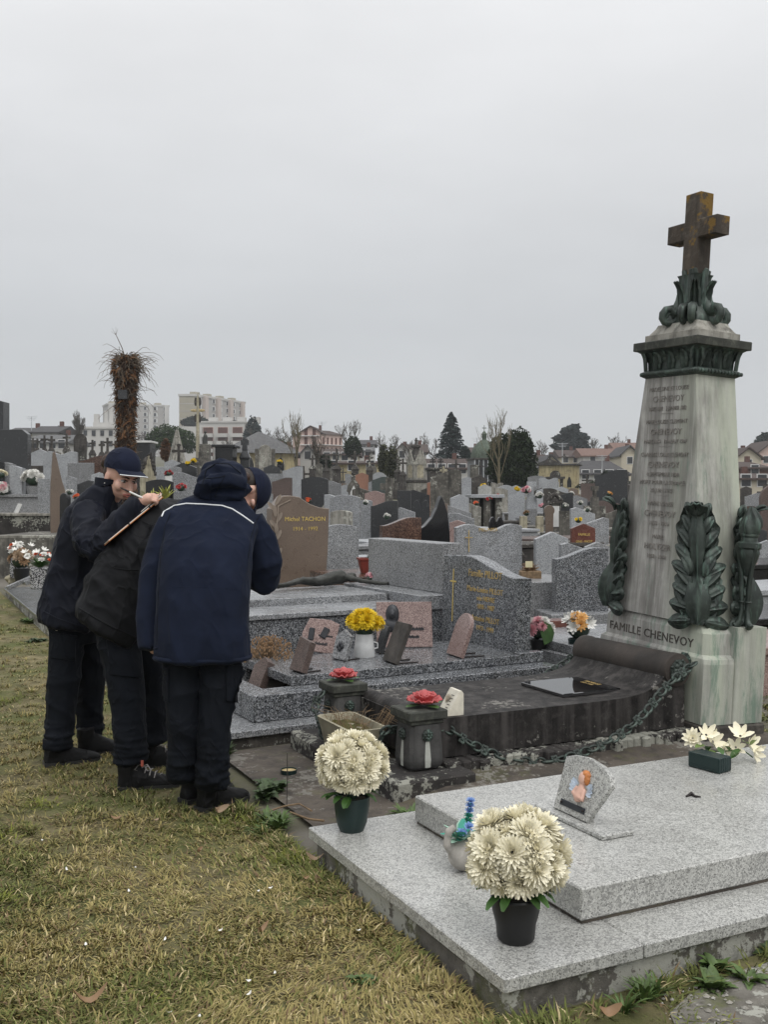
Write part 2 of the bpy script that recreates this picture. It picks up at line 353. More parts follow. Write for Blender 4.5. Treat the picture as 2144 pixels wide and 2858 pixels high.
def lawn_mat():
    m, nt, p = newmat('lawn_soil'); v = coords(nt, rnd=False)
    c = ramp(nt, nzn(nt, v, 7, 9, .65), [(.3, (.07, .058, .028)), (.5, (.15, .128, .058)), (.7, (.25, .21, .115))])
    c = mixc(nt, ramp(nt, nzn(nt, v, 1.9, 5, .6), [(.45, G3(0)), (.60, G3(.85))]), c, (.085, .10, .022))
    nt.links.new(c, p.inputs['Base Color']); p.inputs['Roughness'].default_value = 1; bump(nt, p, nzn(nt, v, 60, 8, .7), .8, .02); return m
def und(x, y): return .010 * noise.noise((x * 2.1, y * 2.1, 3.3)) + .006 * noise.noise((x * 7, y * 7, 1.1))
lm = M(); uu = [-9 + i * .25 for i in range(0, 37)]; vv = [-3 + i * .25 for i in range(0, 70)]
pts = []
for b_ in vv:
    for a_ in uu:
        p = GP(a_, b_); pts.append((p.x, p.y, gz(p.x, p.y) + .012 + und(p.x, p.y)))
n_ = len(uu); lm.add(pts, [(j * n_ + i, j * n_ + i + 1, (j + 1) * n_ + i + 1, (j + 1) * n_ + i) for j in range(len(vv) - 1) for i in range(n_ - 1)])
u2 = [0 + i * .3 for i in range(0, 11)]; v2 = [-2.4 + i * .3 for i in range(0, 9)]; pts = []
for b_ in v2:
    for a_ in u2:
        p = GP(a_, b_); pts.append((p.x, p.y, .012 + und(p.x, p.y)))
n_ = len(u2); lm.add(pts, [(j * n_ + i, j * n_ + i + 1, (j + 1) * n_ + i + 1, (j + 1) * n_ + i) for j in range(len(v2) - 1) for i in range(n_ - 1)])
tag(obj('lawn', lm, lawn_mat(), smooth=60), kind='structure')

# grass: matted winter blades, straw and olive, in tufts
def grass(name, label, seed, n, sampler, lenr=(.02, .048), wid=.0024, green=.0, tuft=.65, ztop=.012):
    rng = np.random.default_rng(seed)
    P = sampler(rng, n); n = len(P)
    cen = np.array([(noise.noise((x * 1.3, y * 1.3, .5)), noise.noise((x * 4.1, y * 4.1, 7.5)), noise.noise((x * .55, y * .55, 2.5))) for x, y in P.tolist()])
    k = rng.integers(9, 34, n); idx = np.repeat(np.arange(n), k); N_ = len(idx)
    tu = rng.random(n) < tuft
    rad = np.where(tu[idx], rng.random(N_) ** .5 * .030, rng.random(N_) ** .5 * .075)
    ang = rng.random(N_) * 2 * np.pi
    bx = P[idx, 0] + rad * np.cos(ang); by = P[idx, 1] + rad * np.sin(ang)
    la = np.where(tu[idx], ang + rng.normal(0, .5, N_), rng.random(N_) * 2 * np.pi)
    comb = 2.6 * cen[idx, 2] * 3; la = np.where(rng.random(N_) < .35, comb, la)
    ln = lenr[0] + (lenr[1] - lenr[0]) * rng.random(N_) ** 1.3; ln *= np.where(tu[idx], 1.1, .85) * (1 + .5 * cen[idx, 0])
    tilt = np.clip(np.where(tu[idx], rng.normal(.92, .3, N_), rng.normal(1.2, .22, N_)), .1, 1.5)
    wd = wid * (.6 + .8 * rng.random(N_))
    dx, dy = np.cos(la), np.sin(la); px_, py_ = -dy, dx
    z0 = np.array([und(a, b) for a, b in P.tolist()])[idx] + ztop - .006 + np.array([gz(a, b) for a, b in P.tolist()])[idx]
    t2 = np.clip(tilt + .35 + .4 * rng.random(N_), .2, 1.75)
    h1 = ln * .55 * np.cos(tilt); r1 = ln * .55 * np.sin(tilt); h2 = h1 + ln * .45 * np.cos(t2); r2 = r1 + ln * .45 * np.sin(t2)
    h2 = np.maximum(h2, .002)
    V = np.empty((N_, 5, 3), 'f')
    for q, (rr, hh, ws) in enumerate(((0, 0, -1), (0, 0, 1), (r1, h1, -.85), (r1, h1, .85), (r2, h2, 0))):
        V[:, q, 0] = bx + dx * rr + px_ * wd * ws; V[:, q, 1] = by + dy * rr + py_ * wd * ws; V[:, q, 2] = z0 + hh
    straw = np.array((.315, .255, .108)); olive = np.array((.165, .155, .05)); gre = np.array((.085, .115, .03)); brown = np.array((.17, .115, .065)); lime = np.array((.20, .22, .035))
    c0 = cen[idx]; a = rng.random(N_)
    g = np.clip(.56 + .95 * c0[:, 0] + .45 * c0[:, 1] + green + rng.normal(0, .22, N_), 0, 1)
    col = straw[None] * (1 - g)[:, None] + olive[None] * g[:, None]
    m1 = g > .66; col[m1] = col[m1] * .35 + gre * .65
    m2 = a < .10; col[m2] = brown
    m3 = (c0[:, 1] > .42) & (c0[:, 0] > .05) & (a > .35); col[m3] = lime * .7 + col[m3] * .3
    m4 = (a > .93); col[m4] = np.array((.46, .38, .21))
    col *= (.80 + .6 * rng.random(N_))[:, None]
    me = bpy.data.meshes.new(name); nv = N_ * 5
    me.vertices.add(nv); me.vertices.foreach_set('co', V.ravel())
    base = (np.arange(N_) * 5)[:, None]; loops = (base + np.array([0, 1, 3, 2, 2, 3, 4])[None]).ravel().astype('i')
    me.loops.add(N_ * 7); me.loops.foreach_set('vertex_index', loops); me.polygons.add(N_ * 2)
    st = np.empty(N_ * 2, 'i'); st[0::2] = np.arange(N_) * 7; st[1::2] = np.arange(N_) * 7 + 4
    me.polygons.foreach_set('loop_start', st)
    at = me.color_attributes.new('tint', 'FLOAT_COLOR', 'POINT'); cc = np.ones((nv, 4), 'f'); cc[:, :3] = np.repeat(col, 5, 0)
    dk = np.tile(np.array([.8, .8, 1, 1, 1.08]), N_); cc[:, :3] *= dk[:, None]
    at.data.foreach_set('color', cc.ravel()); me.update(calc_edges=True); me.validate()
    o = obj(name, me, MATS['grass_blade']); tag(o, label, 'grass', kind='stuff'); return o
vcol('grass_blade', .75)
def lawn_sampler(rng, n):
    Y = 2.25 * (13.5 / 2.25) ** (rng.random(n * 2) ** 1.25); X = (rng.random(n * 2) * 1.15 - .62) * Y
    dx = X - B0.x; dy = Y - B0.y; u = dx * RU.x + dy * RU.y; v = dx * RV.x + dy * RV.y
    edge = -.012 + .0 * u
    ok = (u < edge) & (u > -8.5) & (v > -2.6)
    return np.stack([X[ok], Y[ok]], 1)[:n]
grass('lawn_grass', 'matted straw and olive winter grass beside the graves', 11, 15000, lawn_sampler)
def edge_sampler(rng, n):
    v = -.03 + .0 * rng.random(n); t = rng.random(n)
    u = np.where(t < .86, -.02 - .08 * rng.random(n), .0 + 1.0 * rng.random(n) ** 1.6); v = np.where(t < .86, -.15 + 3.3 * rng.random(n), -.03 - .07 * rng.random(n) ** 1.5)
    p = np.array([tuple(GP(a, b)[:2]) for a, b in zip(u, v)]); return p
grass('edge_grass', 'longer greener grass tufts along the foot of the grave kerbs', 5, 330, edge_sampler, (.03, .068), .0027, .38, .9)
def front_sampler(rng, n):
    u = -.1 + .62 * rng.random(n) ** 1.2; v = -.03 - .75 * rng.random(n)
    keep = np.array([(noise.noise((a * 2.2, b * 2.2, 9.1)) > -.35 + max(0, (a - .25)) * 1.6) for a, b in zip(u, v)]); u, v = u[keep], v[keep]
    return np.array([tuple(GP(a, b)[:2]) for a, b in zip(u, v)])
grass('front_grass', 'sparse short grass on the bare soil before the pale granite grave', 6, 330, front_sampler, (.018, .042), .0024, .15, .6)
def right_sampler(rng, n):
    u = 3.0 + 3.2 * rng.random(n); v = .9 + 4 * rng.random(n); return np.array([tuple(GP(a, b)[:2]) for a, b in zip(u, v)])
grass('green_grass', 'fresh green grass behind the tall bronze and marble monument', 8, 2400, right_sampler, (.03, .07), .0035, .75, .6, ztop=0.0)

# weeds, fallen leaves, twigs
def leaf_fan(m, n, size, rng, droop=.5, wide=.16, up=.6):
    for _ in range(n):
        a = rng.random() * 2 * math.pi; L_ = size * rng.uniform(.5, 1.1); wd = L_ * wide * rng.uniform(.7, 1.3); r0 = rng.uniform(0, size * .35)
        e0 = up + rng.uniform(-.35, .4); d = Vector((math.cos(a), math.sin(a), 0)); s_ = Vector((-d.y, d.x, 0)); p = d * r0 * .4 + Vector((0, 0, rng.uniform(0, size * .15)))
        vs = []; k = 4
        for i in range(k + 1):
            t = i / k; e = e0 - droop * 1.6 * t; wv = wd * math.sin(math.pi * (.12 + .86 * t) ** .8)
            vs += [p - s_ * wv + Vector((0, 0, wv * .5)), p, p + s_ * wv + Vector((0, 0, wv * .5))]
            p = p + (d * math.cos(e) + Vector((0, 0, 1)) * math.sin(e)) * L_ / k
            p.z = max(p.z, .006)
        m.add(vs, [q for i in range(k) for q in ((i * 3, i * 3 + 1, i * 3 + 4, i * 3 + 3), (i * 3 + 1, i * 3 + 2, i * 3 + 5, i * 3 + 4))])
rw = random.Random(3)
def weed(label, pos, n, size, mat, **k):
    m = M(); k['wide'] = k.get('wide', .16) * 1.5
    for _ in range(4): o_ = len(m.v); leaf_fan(m, n // 2, size * .58, rw, **k); dx_, dy_ = rw.gauss(0, size * .32), rw.gauss(0, size * .32); m.v[o_:] = [(a + dx_, b + dy_, c) for a, b, c in m.v[o_:]]
    return tag(obj('weed_clump', m, MATS[mat], smooth=80, loc=pos, rot=(0, 0, rw.random() * 6)), label, 'weed')
plain('weed_green', (.075, .125, .03), .55, .4, 30); plain('weed_dark', (.045, .075, .025), .55, .4, 30)
weed('feathery bright green weed by the corner of the pale granite slab', WG(800, 2310, .01), 90, .13, 'weed_green', wide=.07, up=.8)
weed('small bright green weed against the pale granite slab corner', WG(735, 2330, .01), 40, .09, 'weed_green', wide=.08, up=.7)
weed('broad leaved dark weed clump beside the black walking shoe', WG(738, 2222, .01), 60, .12, 'weed_dark', wide=.2, up=.7)
weed('trailing dark weed between the shoe and the brown paving', WG(765, 2200, .03), 30, .10, 'weed_dark', wide=.2, up=.45)
weed('green weed under the edge of the speckled grave base', WG(640, 2110, .01), 36, .13, 'weed_dark', wide=.1, up=1.1)
weed('light green weed tuft between the bollard and the pale slab', GP(.55, 1.52, .03), 70, .13, 'weed_green', wide=.08, up=.7)
weed('low green weed spreading along the back of the pale slab', GP(.95, 1.50, .03), 90, .12, 'weed_dark', wide=.13, up=.5)
weed('dark creeping weed at the foot of the sloping paving', GP(1.2, 1.50, .04), 80, .12, 'weed_dark', wide=.13, up=.5)
weed('upright green grass weed below the front slab edge', GP(.44, -.09, .0), 44, .15, 'weed_green', wide=.05, up=1.2, droop=.6)
weed('leafy green weed growing out under the front slab edge', GP(.68, -.07, .0), 60, .12, 'weed_green', wide=.15, up=.7)
weed('dark green weed by the concrete base near the gravel', GP(.99, -.04, .0), 60, .10, 'weed_dark', wide=.2, up=.6)
weed('flat grey green rosette weed in the lawn', WG(1030, 2745, .012), 26, .06, 'weed_green', wide=.17, up=.12)
weed('low green weed against the far kerb of the left graves', WG(80, 1740, .02), 60, .16, 'weed_green', wide=.12, up=.6)
weed('dark little weed by the left kerb corner', WG(100, 1790, .02), 40, .10, 'weed_dark', wide=.2, up=.5)
def dead_leaf(m, L_, wd, curl):
    vs = []; k = 6
    for i in range(k + 1):
        t = i / k; wv = wd * math.sin(math.pi * (.06 + .9 * t)) ** .8 * (1 + .15 * math.sin(9 * t)); z = .004 + curl * (t - .5) ** 2 * L_ * 2.5
        vs += [(t * L_ - L_ / 2, -wv, z + curl * wv * .9), (t * L_ - L_ / 2, 0, z), (t * L_ - L_ / 2, wv, z + curl * wv * .9)]
    m.add(vs, [q for i in range(k) for q in ((i * 3, i * 3 + 1, i * 3 + 4, i * 3 + 3), (i * 3 + 1, i * 3 + 2, i * 3 + 5, i * 3 + 4))])
for lab, px, py, L_, wd, curl, rz, rx, mt in (
        ('curled brown dead leaf standing up beside the black shoe', 605, 2272, .10, .022, .9, .9, .9, 'dry_leaf_pale'),
        ('brown dead leaf lying near the slab corner', 880, 2412, .09, .020, .7, -.2, .2, 'dry_leaf_pale'),
        ('pale dead leaf lying by the front slab weeds', 1695, 2845, .09, .022, .8, .35, .5, 'dry_leaf'),
        ('long curled dead leaf in the lawn', 250, 2815, .12, .020, .9, .5, .2, 'dry_leaf'),
        ('dark twisted dead leaf on the lawn', 725, 2612, .07, .012, .9, 1.2, .5, 'dry_leaf'),
        ('small orange dead leaf on the lawn', 853, 2465, .03, .010, .9, .4, .3, 'dry_leaf'),
        ('tan dead leaf on the grass behind the shoes', 325, 2296, .06, .020, .5, .2, .1, 'dry_leaf'),
        ('small tan leaf on the grass near the shoes', 435, 2300, .035, .013, .5, .7, .1, 'dry_leaf_pale'),
        ('upright brown leaf scrap in the straw grass', 548, 2386, .05, .012, .9, 1.5, .9, 'dry_leaf')):
    m = M(); dead_leaf(m, L_ * .75, wd * .7, curl); p = WG(px, py, .02); tag(obj('dead_leaf', m, MATS[mt], smooth=70, loc=p + Vector((0, 0, .012)), rot=(rx, 0, rz)), lab, 'leaf')
pm = M(); dead_leaf(pm, .017, .0042, .5); pme = pm.mesh('petal', 70)
for px, py in ((360, 2490), (462, 2625), (718, 2490), (620, 2597), (698, 2775), (470, 2830), (555, 2842), (770, 2720), (185, 2428), (758, 2480), (1000, 2600), (690, 2740), (120, 2348), (380, 2425), (240, 2640)):
    o = tag(obj('fallen_petal', pme, MATS['white_petal'], loc=WG(px, py, .03), rot=(rw.uniform(-.5, .5), rw.uniform(-.5, .5), rw.random() * 6)), 'small white flower petal fallen on the lawn', 'petal', 'white petals on the lawn')
for lab, pts_, r_ in (('thin bent brown twig lying on the brown paving', [(735, 2268), (790, 2250), (835, 2242), (870, 2262)], .004), ('short dry stick by the weed at the slab corner', [(810, 2266), (862, 2285), (905, 2290)], .005), ('long thin dry stalk drooping beside the bollard', [(1085, 2130), (1105, 2180), (1108, 2215), (1135, 2200)], .003)):
    m = M(); m.tube([WG(a, b, .04) for a, b in pts_], r_, 5); tag(obj('twig', m, MATS['stem_dry'], smooth=60), lab, 'twig')
# gravel path at the lower right
rg = np.random.default_rng(4)
pebm = M()
for _ in range(1500):
    u = .38 + 1.3 * rg.random(); v = -.08 - .7 * rg.random()
    if noise.noise((u * 4, v * 4, 9.1)) > .1 and rg.random() < .7: continue
    p = GP(u, v, .022); r_ = .002 + .009 * rg.random() ** 2.5
    pebm.add([(p.x + r_ * math.cos(a) * rg.uniform(.7, 1.2), p.y + r_ * math.sin(a) * rg.uniform(.7, 1.2), p.z) for a in (0, 1.26, 2.5, 3.8, 5.0)] + [(p.x, p.y, p.z + r_ * .7)], [(0, 1, 5), (1, 2, 5), (2, 3, 5), (3, 4, 5), (4, 0, 5)])
stone('gravel_pale', (.15, .14, .12), (.36, .34, .30), (.5, .49, .46), 9, .95)
tag(obj('gravel', pebm, MATS['gravel_pale']), 'loose pale gravel on bare ground at the slab front', 'gravel', kind='stuff')
gpath = M(); ppts = [GP(a, b, .020) for a, b in ((.34, -.30), (.42, -.16), (.55, -.10), (.8, -.06), (2.9, -.04), (2.9, -1.4), (.3, -1.4), (.27, -.7))]
gpath.add(ppts, [tuple(range(len(ppts)))[::-1]]); stone('path_mat', (.11, .10, .085), (.27, .255, .22), (.06, .055, .045), 7, .95, lichen=.6, lscale=18, moss=.6, bmp=.8)
tag(obj('path', gpath, MATS['path_mat']), kind='structure')
# ---------------------------------------------------------------- the pale granite grave in front
g1 = thing('granite_grave', 'pale speckled granite grave with two stepped slabs on a concrete base', 'grave', GP(0, 0), TH)
rb = random.Random(1)
m = M(); m.box(.02, 2.75, .025, 1.35, -.05, .086, .012)
bm = obj('base', m, MATS['concrete'], g1)
for x0, x1, y0, y1 in ((0, .470, 0, 1.377), (.474, 2.8, 0, .62), (.474, 2.8, .76, 1.377)):
    m = M(); m.box(x0, x1, y0, y1, .088, .130, .004); obj('slab_piece', m, MATS['granite_pale'], g1)
m = M(); m.box(.395, 2.6, .190, 1.230, .1305, .140, .0); obj('mortar_bed', m, MATS['paving_brown'], g1)
m = M(); m.box(.388, 2.62, .184, 1.236, .140, .238, .005); obj('top_slab', m, MATS['granite_pale'], g1)

# flowers ------------------------------------------------------------------
def petal(m, base, out, up, L_, wd, lift, curl, k=3, cup=.35):
    side = out.cross(up).normalized(); p = Vector(base); vs = []; a = lift
    for i in range(k + 1):
        t = i / k; wv = wd * (math.sin(math.pi * (.10 + .78 * t)) ** .7) if i < k else wd * .30
        d = out * math.cos(a) + up * math.sin(a); nn = up * math.cos(a) - out * math.sin(a)
        vs += [p - side * wv + nn * wv * cup, p, p + side * wv + nn * wv * cup]
        p = p + d * L_ / k; a += curl / k
    m.add(vs, [q for i in range(k) for q in ((i * 3, i * 3 + 1, i * 3 + 4, i * 3 + 3), (i * 3 + 1, i * 3 + 2, i * 3 + 5, i * 3 + 4))])
def bloom(rad, rows, rng, wd=.2, seed=0):                 # flower head facing +Z, centre at the origin
    m = M(); up = Vector((0, 0, 1))
    for ri, (n, l_, lift, z) in enumerate(rows):
        for j in range(n):
            a = 2 * math.pi * (j + .5 * (ri % 2)) / n + rng.uniform(-.13, .13); o_ = Vector((math.cos(a), math.sin(a), 0))
            petal(m, o_ * rad * .10 + up * z * rad, o_, up, rad * l_ * rng.uniform(.88, 1.08), rad * wd * rng.uniform(.8, 1.15), lift + rng.uniform(-.14, .14), rng.uniform(.2, .7))
    return m.mesh('flower_head', 80)
rf = random.Random(5)
MUM = [bloom(1.0, [(24, .94, -.55, .0), (24, .98, -.22, .03), (23, .96, .06, .08), (21, .88, .32, .13), (18, .76, .58, .18), (15, .62, .84, .22), (11, .47, 1.08, .25), (7, .34, 1.3, .27)], rf, .122) for _ in range(3)]
DAISY = [bloom(1.0, [(11, 1.0, .05, 0), (9, .8, .45, .05), (7, .5, .9, .08)], rf, .2) for _ in range(2)]
LILY = bloom(1.0, [(6, 1.0, .5, 0)], rf, .26)
ROSE = bloom(.8, [(6, .9, .5, 0), (6, .85, .95, 0), (5, .7, 1.25, .05), (4, .6, 1.4, .1)], rf, .42)
def head(parent, me, mat, p, d, s, name='flower_head'):
    q = Vector(d).normalized().to_track_quat('Z', 'Y'); q = q @ Euler((0, 0, rf.random() * 6.28)).to_quaternion()
    o = bpy.data.objects.new(name, me); C.objects.link(o); o.parent = parent; o.location = p; o.rotation_mode = 'QUATERNION'; o.rotation_quaternion = q; o.scale = (s, s, s)
    if not me.materials: me.materials.append(MATS[mat])
    if me.materials[0] is not MATS[mat]:
        o.material_slots[0].link = 'OBJECT'; o.material_slots[0].material = MATS[mat]
    return o
def pot(parent, prof, mat, n=24, wall=.006, name='pot'):
    r0, z0 = prof[-1]; m = M(); m.lathe(prof + [(r0 - wall, z0), (r0 - wall - .004, z0 - .03)], n); return obj(name, m, MATS[mat], parent, smooth=35)
def leaves(parent, n, size, z, r0, mat, name='leaf', up=.3, wide=.22, droop=.5):
    for i in range(n):
        m = M(); a = rf.random() * 6.28; d = Vector((math.cos(a), math.sin(a), 0)); petal(m, d * r0 + Vector((0, 0, z + rf.uniform(-.01, .01))), d, Vector((0, 0, 1)), size * rf.uniform(.8, 1.2), size * wide, up + rf.uniform(-.3, .3), -droop, 4, .3)
        obj(name, m, MATS[mat], parent, smooth=80)
def mum_pot(label, px, py, Y, prof, potmat, dome, domez, nh, hs, rings_):
    p = W(px, py, Y); p.z = .1305; t = thing('chrysanthemum_pot', label, 'flower pot', p)
    pot(t, prof, potmat); top = prof[-1][1]
    m = M(); m.lathe([(prof[-1][0] - .008, top - .012), (.002, top - .008)], 20); obj('soil', m, MATS['soil'], t)
    m = M(); m.ball((0, 0, domez), (dome[0] * .62, dome[0] * .62, dome[1] * .62), 14, 8); m.tube([(0, 0, top - .02), (0, 0, domez)], .02, 8); obj('foliage', m, MATS['leaf_dark'], t, smooth=80)
    k = 0
    for el, cnt, off in rings_:
        for j in range(cnt):
            a = off + 2 * math.pi * j / cnt + rf.uniform(-.08, .08); e = el + rf.uniform(-.07, .07)
            d = Vector((math.cos(a) * math.cos(e), math.sin(a) * math.cos(e), math.sin(e)))
            rj = rf.uniform(.64, .84); q = Vector((d.x * dome[0] * rj, d.y * dome[0] * rj, domez + d.z * dome[1] * rj))
            head(t, MUM[k % 3], 'cream_petal', q, d + Vector((rf.uniform(-.3, .3), rf.uniform(-.3, .3), .12 + rf.uniform(-.2, .2))), hs * rf.uniform(.82, 1.18)); k += 1
    leaves(t, 14, .065, top + .012, prof[-1][0] * .7, 'leaf_green', up=.1, droop=.9)
    return t
mum_pot('pot of cream chrysanthemums in a dark green pot at the slab corner', 982, 2318, 3.89, [(.046, 0), (.058, .03), (.066, .085), (.069, .13)], 'green_pot', (.138, .125), .245, 20, .048, [(1.5, 1, 0), (1.0, 6, .3), (.5, 9, .0), (.05, 10, .4), (-.4, 9, .1)])
mum_pot('pot of large cream chrysanthemums in a round black pot', 1440, 2612, 2.93, [(.048, 0), (.054, .008), (.058, .05), (.068, .085), (.072, .125), (.069, .13)], 'black_pot', (.142, .126), .235, 20, .051, [(1.5, 1, 0), (1.0, 6, .9), (.5, 9, .3), (.05, 10, .0), (-.4, 9, .5)])

# small bird-shaped planter
t = thing('bird_planter', 'small grey swan shaped planter holding teal and blue artificial flowers', 'planter', WG(1296, 2428, .1305), .5); t.scale = (1.25, 1.25, 1.25)
m = M(); m.ball((0, 0, .045), (.048, .040, .045), 14, 10); m.tube([(-.03, 0, .05), (-.055, 0, .08), (-.05, 0, .115), (-.03, 0, .12)], [.018, .013, .011, .012], 8); me = fused(m, .005, 3); obj('body', me, plain('planter_grey', (.36, .34, .31), .8, .3, 30, .3), t)
m = M(); m.ball((.045, -.005, .085), (.045, .035, .035), 10, 7); me = fused(m, .007, 1); displace(me, lambda p: .008 * noise.noise(p * 60)); obj('white_plume', me, MATS['white_petal'], t)
for i in range(26):
    m = M(); a = rf.random() * 6.28; d = Vector((math.cos(a), math.sin(a), 0)); petal(m, d * .01 + Vector((-.01, 0, .085)), d, Vector((0, 0, 1)), .05 * rf.uniform(.6, 1.2), .012, rf.uniform(.1, 1.3), -.5, 3); obj('leaf', m, MATS['teal_leaf' if i % 3 else 'mint_leaf'], t, smooth=80)
for q in ((.0, -.025, .125), (-.02, -.02, .11)):
    head(t, DAISY[0], 'blue_petal', q, (0, -.5, 1), .016)
m = M(); m.tube([(.02, .02, .09), (.04, .03, .17)], .003, 5); obj('stem', m, MATS['teal_leaf'], t)
for i in range(6): head(t, DAISY[1], 'blue_petal' if i > 2 else 'teal_leaf', (.025 + i * .003, .022 + i * .0015, .11 + i * .013), (0, -.3, 1), .014)

# angel plaque on its foot
ap = GP(1.02, .70, .238); pl = WG(1640, 2300, .2385)
t = thing('angel_plaque', 'pale granite memorial plaque with a painted cherub and metal name strip', 'plaque', pl, TH); t.scale = (1.18, 1.18, 1.18)
m = M(); m.box(-.055, .06, -.14, .20, 0, .015, .003); obj('foot', m, MATS['granite_pale'], t)
lean = T(-.02, .03, .016, 0, R(18), 0) @ T(0, 0, 0, 0, 0, R(-90))
out = [(-.115, 0), (.085, 0)] ; 
arc = [(.155 * math.cos(a) * 1.05 + .0, .10 + .085 * math.sin(a)) for a in [R(8 + i * 18) for i in range(10)]]
out = [(-.105, .0), (.06, .0), (.13, .125), (.115, .150), (.07, .172), (.0, .182), (-.06, .175), (-.105, .16)]
m = M(); m.prism(out, -.009, .009, .002, xf=lean); obj('stone', m, MATS['granite_pale'], t)
m = M(); m.box(-.09, .05, .010, .030, .0, .03, .002, xf=lean); obj('prop', m, MATS['granite_pale'], t)
mt_skin = plain('painted_skin', (.68, .42, .33), .45, .1); mt_hair = plain('painted_hair', (.50, .18, .05), .5, .25, 60, .4, 120); mt_wing = plain('painted_wing', (.52, .60, .70), .5, .2, 40)
an = lean @ T(.005, -.008, .0)
m = M(); m.ball((0, -.004, .118), (.019, .014, .021), 12, 8, xf=an); m.tube([(0, 0, .105), (.0, 0, .095), (-.004, 0, .06), (.0, 0, .045)], [.009, .012, .020, .012], 8, xf=an)
m.tube([(-.018, -.002, .088), (-.026, -.008, .066), (-.004, -.014, .062)], [.008, .008, .006], 7, xf=an); m.tube([(.014, -.002, .088), (.022, -.008, .055), (-.004, -.014, .062)], [.008, .008, .006], 7, xf=an)
obj('cherub', fused(m, .0035, 2), mt_skin, t)
m = M(); m.ball((.006, -.001, .128), (.022, .014, .016), 10, 7, xf=an); m.ball((.018, -.001, .115), (.011, .012, .018), 8, 6, xf=an); me = fused(m, .004, 1); displace(me, lambda p: .003 * noise.noise(p * 190)); obj('hair', me, mt_hair, t)
for s_ in (-1, 1):
    m = M()
    for k in range(4): petal(m, an @ Vector((s_ * .016, .002, .085)), (an.to_3x3() @ Vector((s_, 0, .75 - k * .35))).normalized(), (an.to_3x3() @ Vector((0, -1, 0))).normalized(), .040, .009, .1, .2)
    obj('wing', m, mt_wing, t, smooth=80)
m = M(); m.box(-.075, .045, -.012, -.009, .018, .036, .001, xf=lean); ns = obj('name_strip', m, MATS['lead_grey'], t)
for x in (-.068, .038):
    m = M(); m.ball((x, -.013, .027), .004, 8, 6, xf=lean); obj('screw', m, MATS['letter_black'], t, smooth=80)

# green box lying on its side and spilled lilies
gb0, gb1 = WG(1920, 2138, .2385), WG(2007, 2161, .2385); d_ = gb1 - gb0
t = thing('flower_box', 'dark green ribbed flower trough tipped on its side on the slab', 'flower box', gb0, math.atan2(d_.y, d_.x))
m = M()
for k in range(6):
    s_ = .004 * k * .5; m.box(-.0 + s_ * .4, .160 - s_ * .4, .002 + k * .0145, .014 + k * .0145, .0 + .001, .066 - s_ * .2, .003)
m.box(.004, .156, .0, .086, .004, .060); obj('trough', m, MATS['green_pot'], t)
m = M(); m.box(.012, .150, -.002, .0, .012, .016); obj('rib', m, MATS['green_pot'], t)
t = thing('lily_spray', 'spray of cream artificial lilies and leaves spilled from the green trough', 'flowers', WG(2050, 2135, .2385), 0)
for dx_, dz_, me, s_, dd in ((-.16, .10, DAISY[0], .045, (-.3, -1, .5)), (-.10, .115, LILY, .055, (.1, -.8, .8)), (-.07, .085, LILY, .06, (.5, -.8, .4)), (-.02, .05, LILY, .055, (.6, -.8, .3)), (.05, .11, LILY, .06, (-.2, -.6, 1)), (.09, .07, LILY, .06, (.6, -.8, .3)), (.11, .035, LILY, .055, (.7, -.9, 0)), (.03, .06, LILY, .05, (0, -1, .5))):
    head(t, me, 'cream_petal', (dx_, .07 - .02 * abs(dx_), dz_), dd, s_)
for i in range(9):
    m = M(); petal(m, Vector((rf.uniform(-.12, .10), .05, rf.uniform(.03, .09))), Vector((rf.uniform(-1, 1), -.6, rf.uniform(-.3, .6))).normalized(), Vector((0, -.3, 1)).normalized(), .06, .014, .0, -.4, 4); obj('leaf', m, MATS['leaf_light' if i % 2 else 'leaf_green'], t, smooth=80)
m = M(); m.tube([(-.15, .06, .05), (-.05, .06, .045), (.06, .06, .05), (.1, .055, .02)], .003, 6); m.tube([(-.12, .05, .006), (.0, .05, .01)], .003, 6); obj('stem', m, MATS['leaf_green'], t, smooth=60)
m = M(); m.tube([WG(1916, 2222, .241), WG(1930, 2214, .245), WG(1940, 2222, .242), WG(1957, 2223, .241)], [.004, .009, .006, .002], 6); tag(obj('withered_leaf', m, MATS['letter_black'], smooth=60), 'tiny black withered leaf lying on the pale top slab', 'leaf')
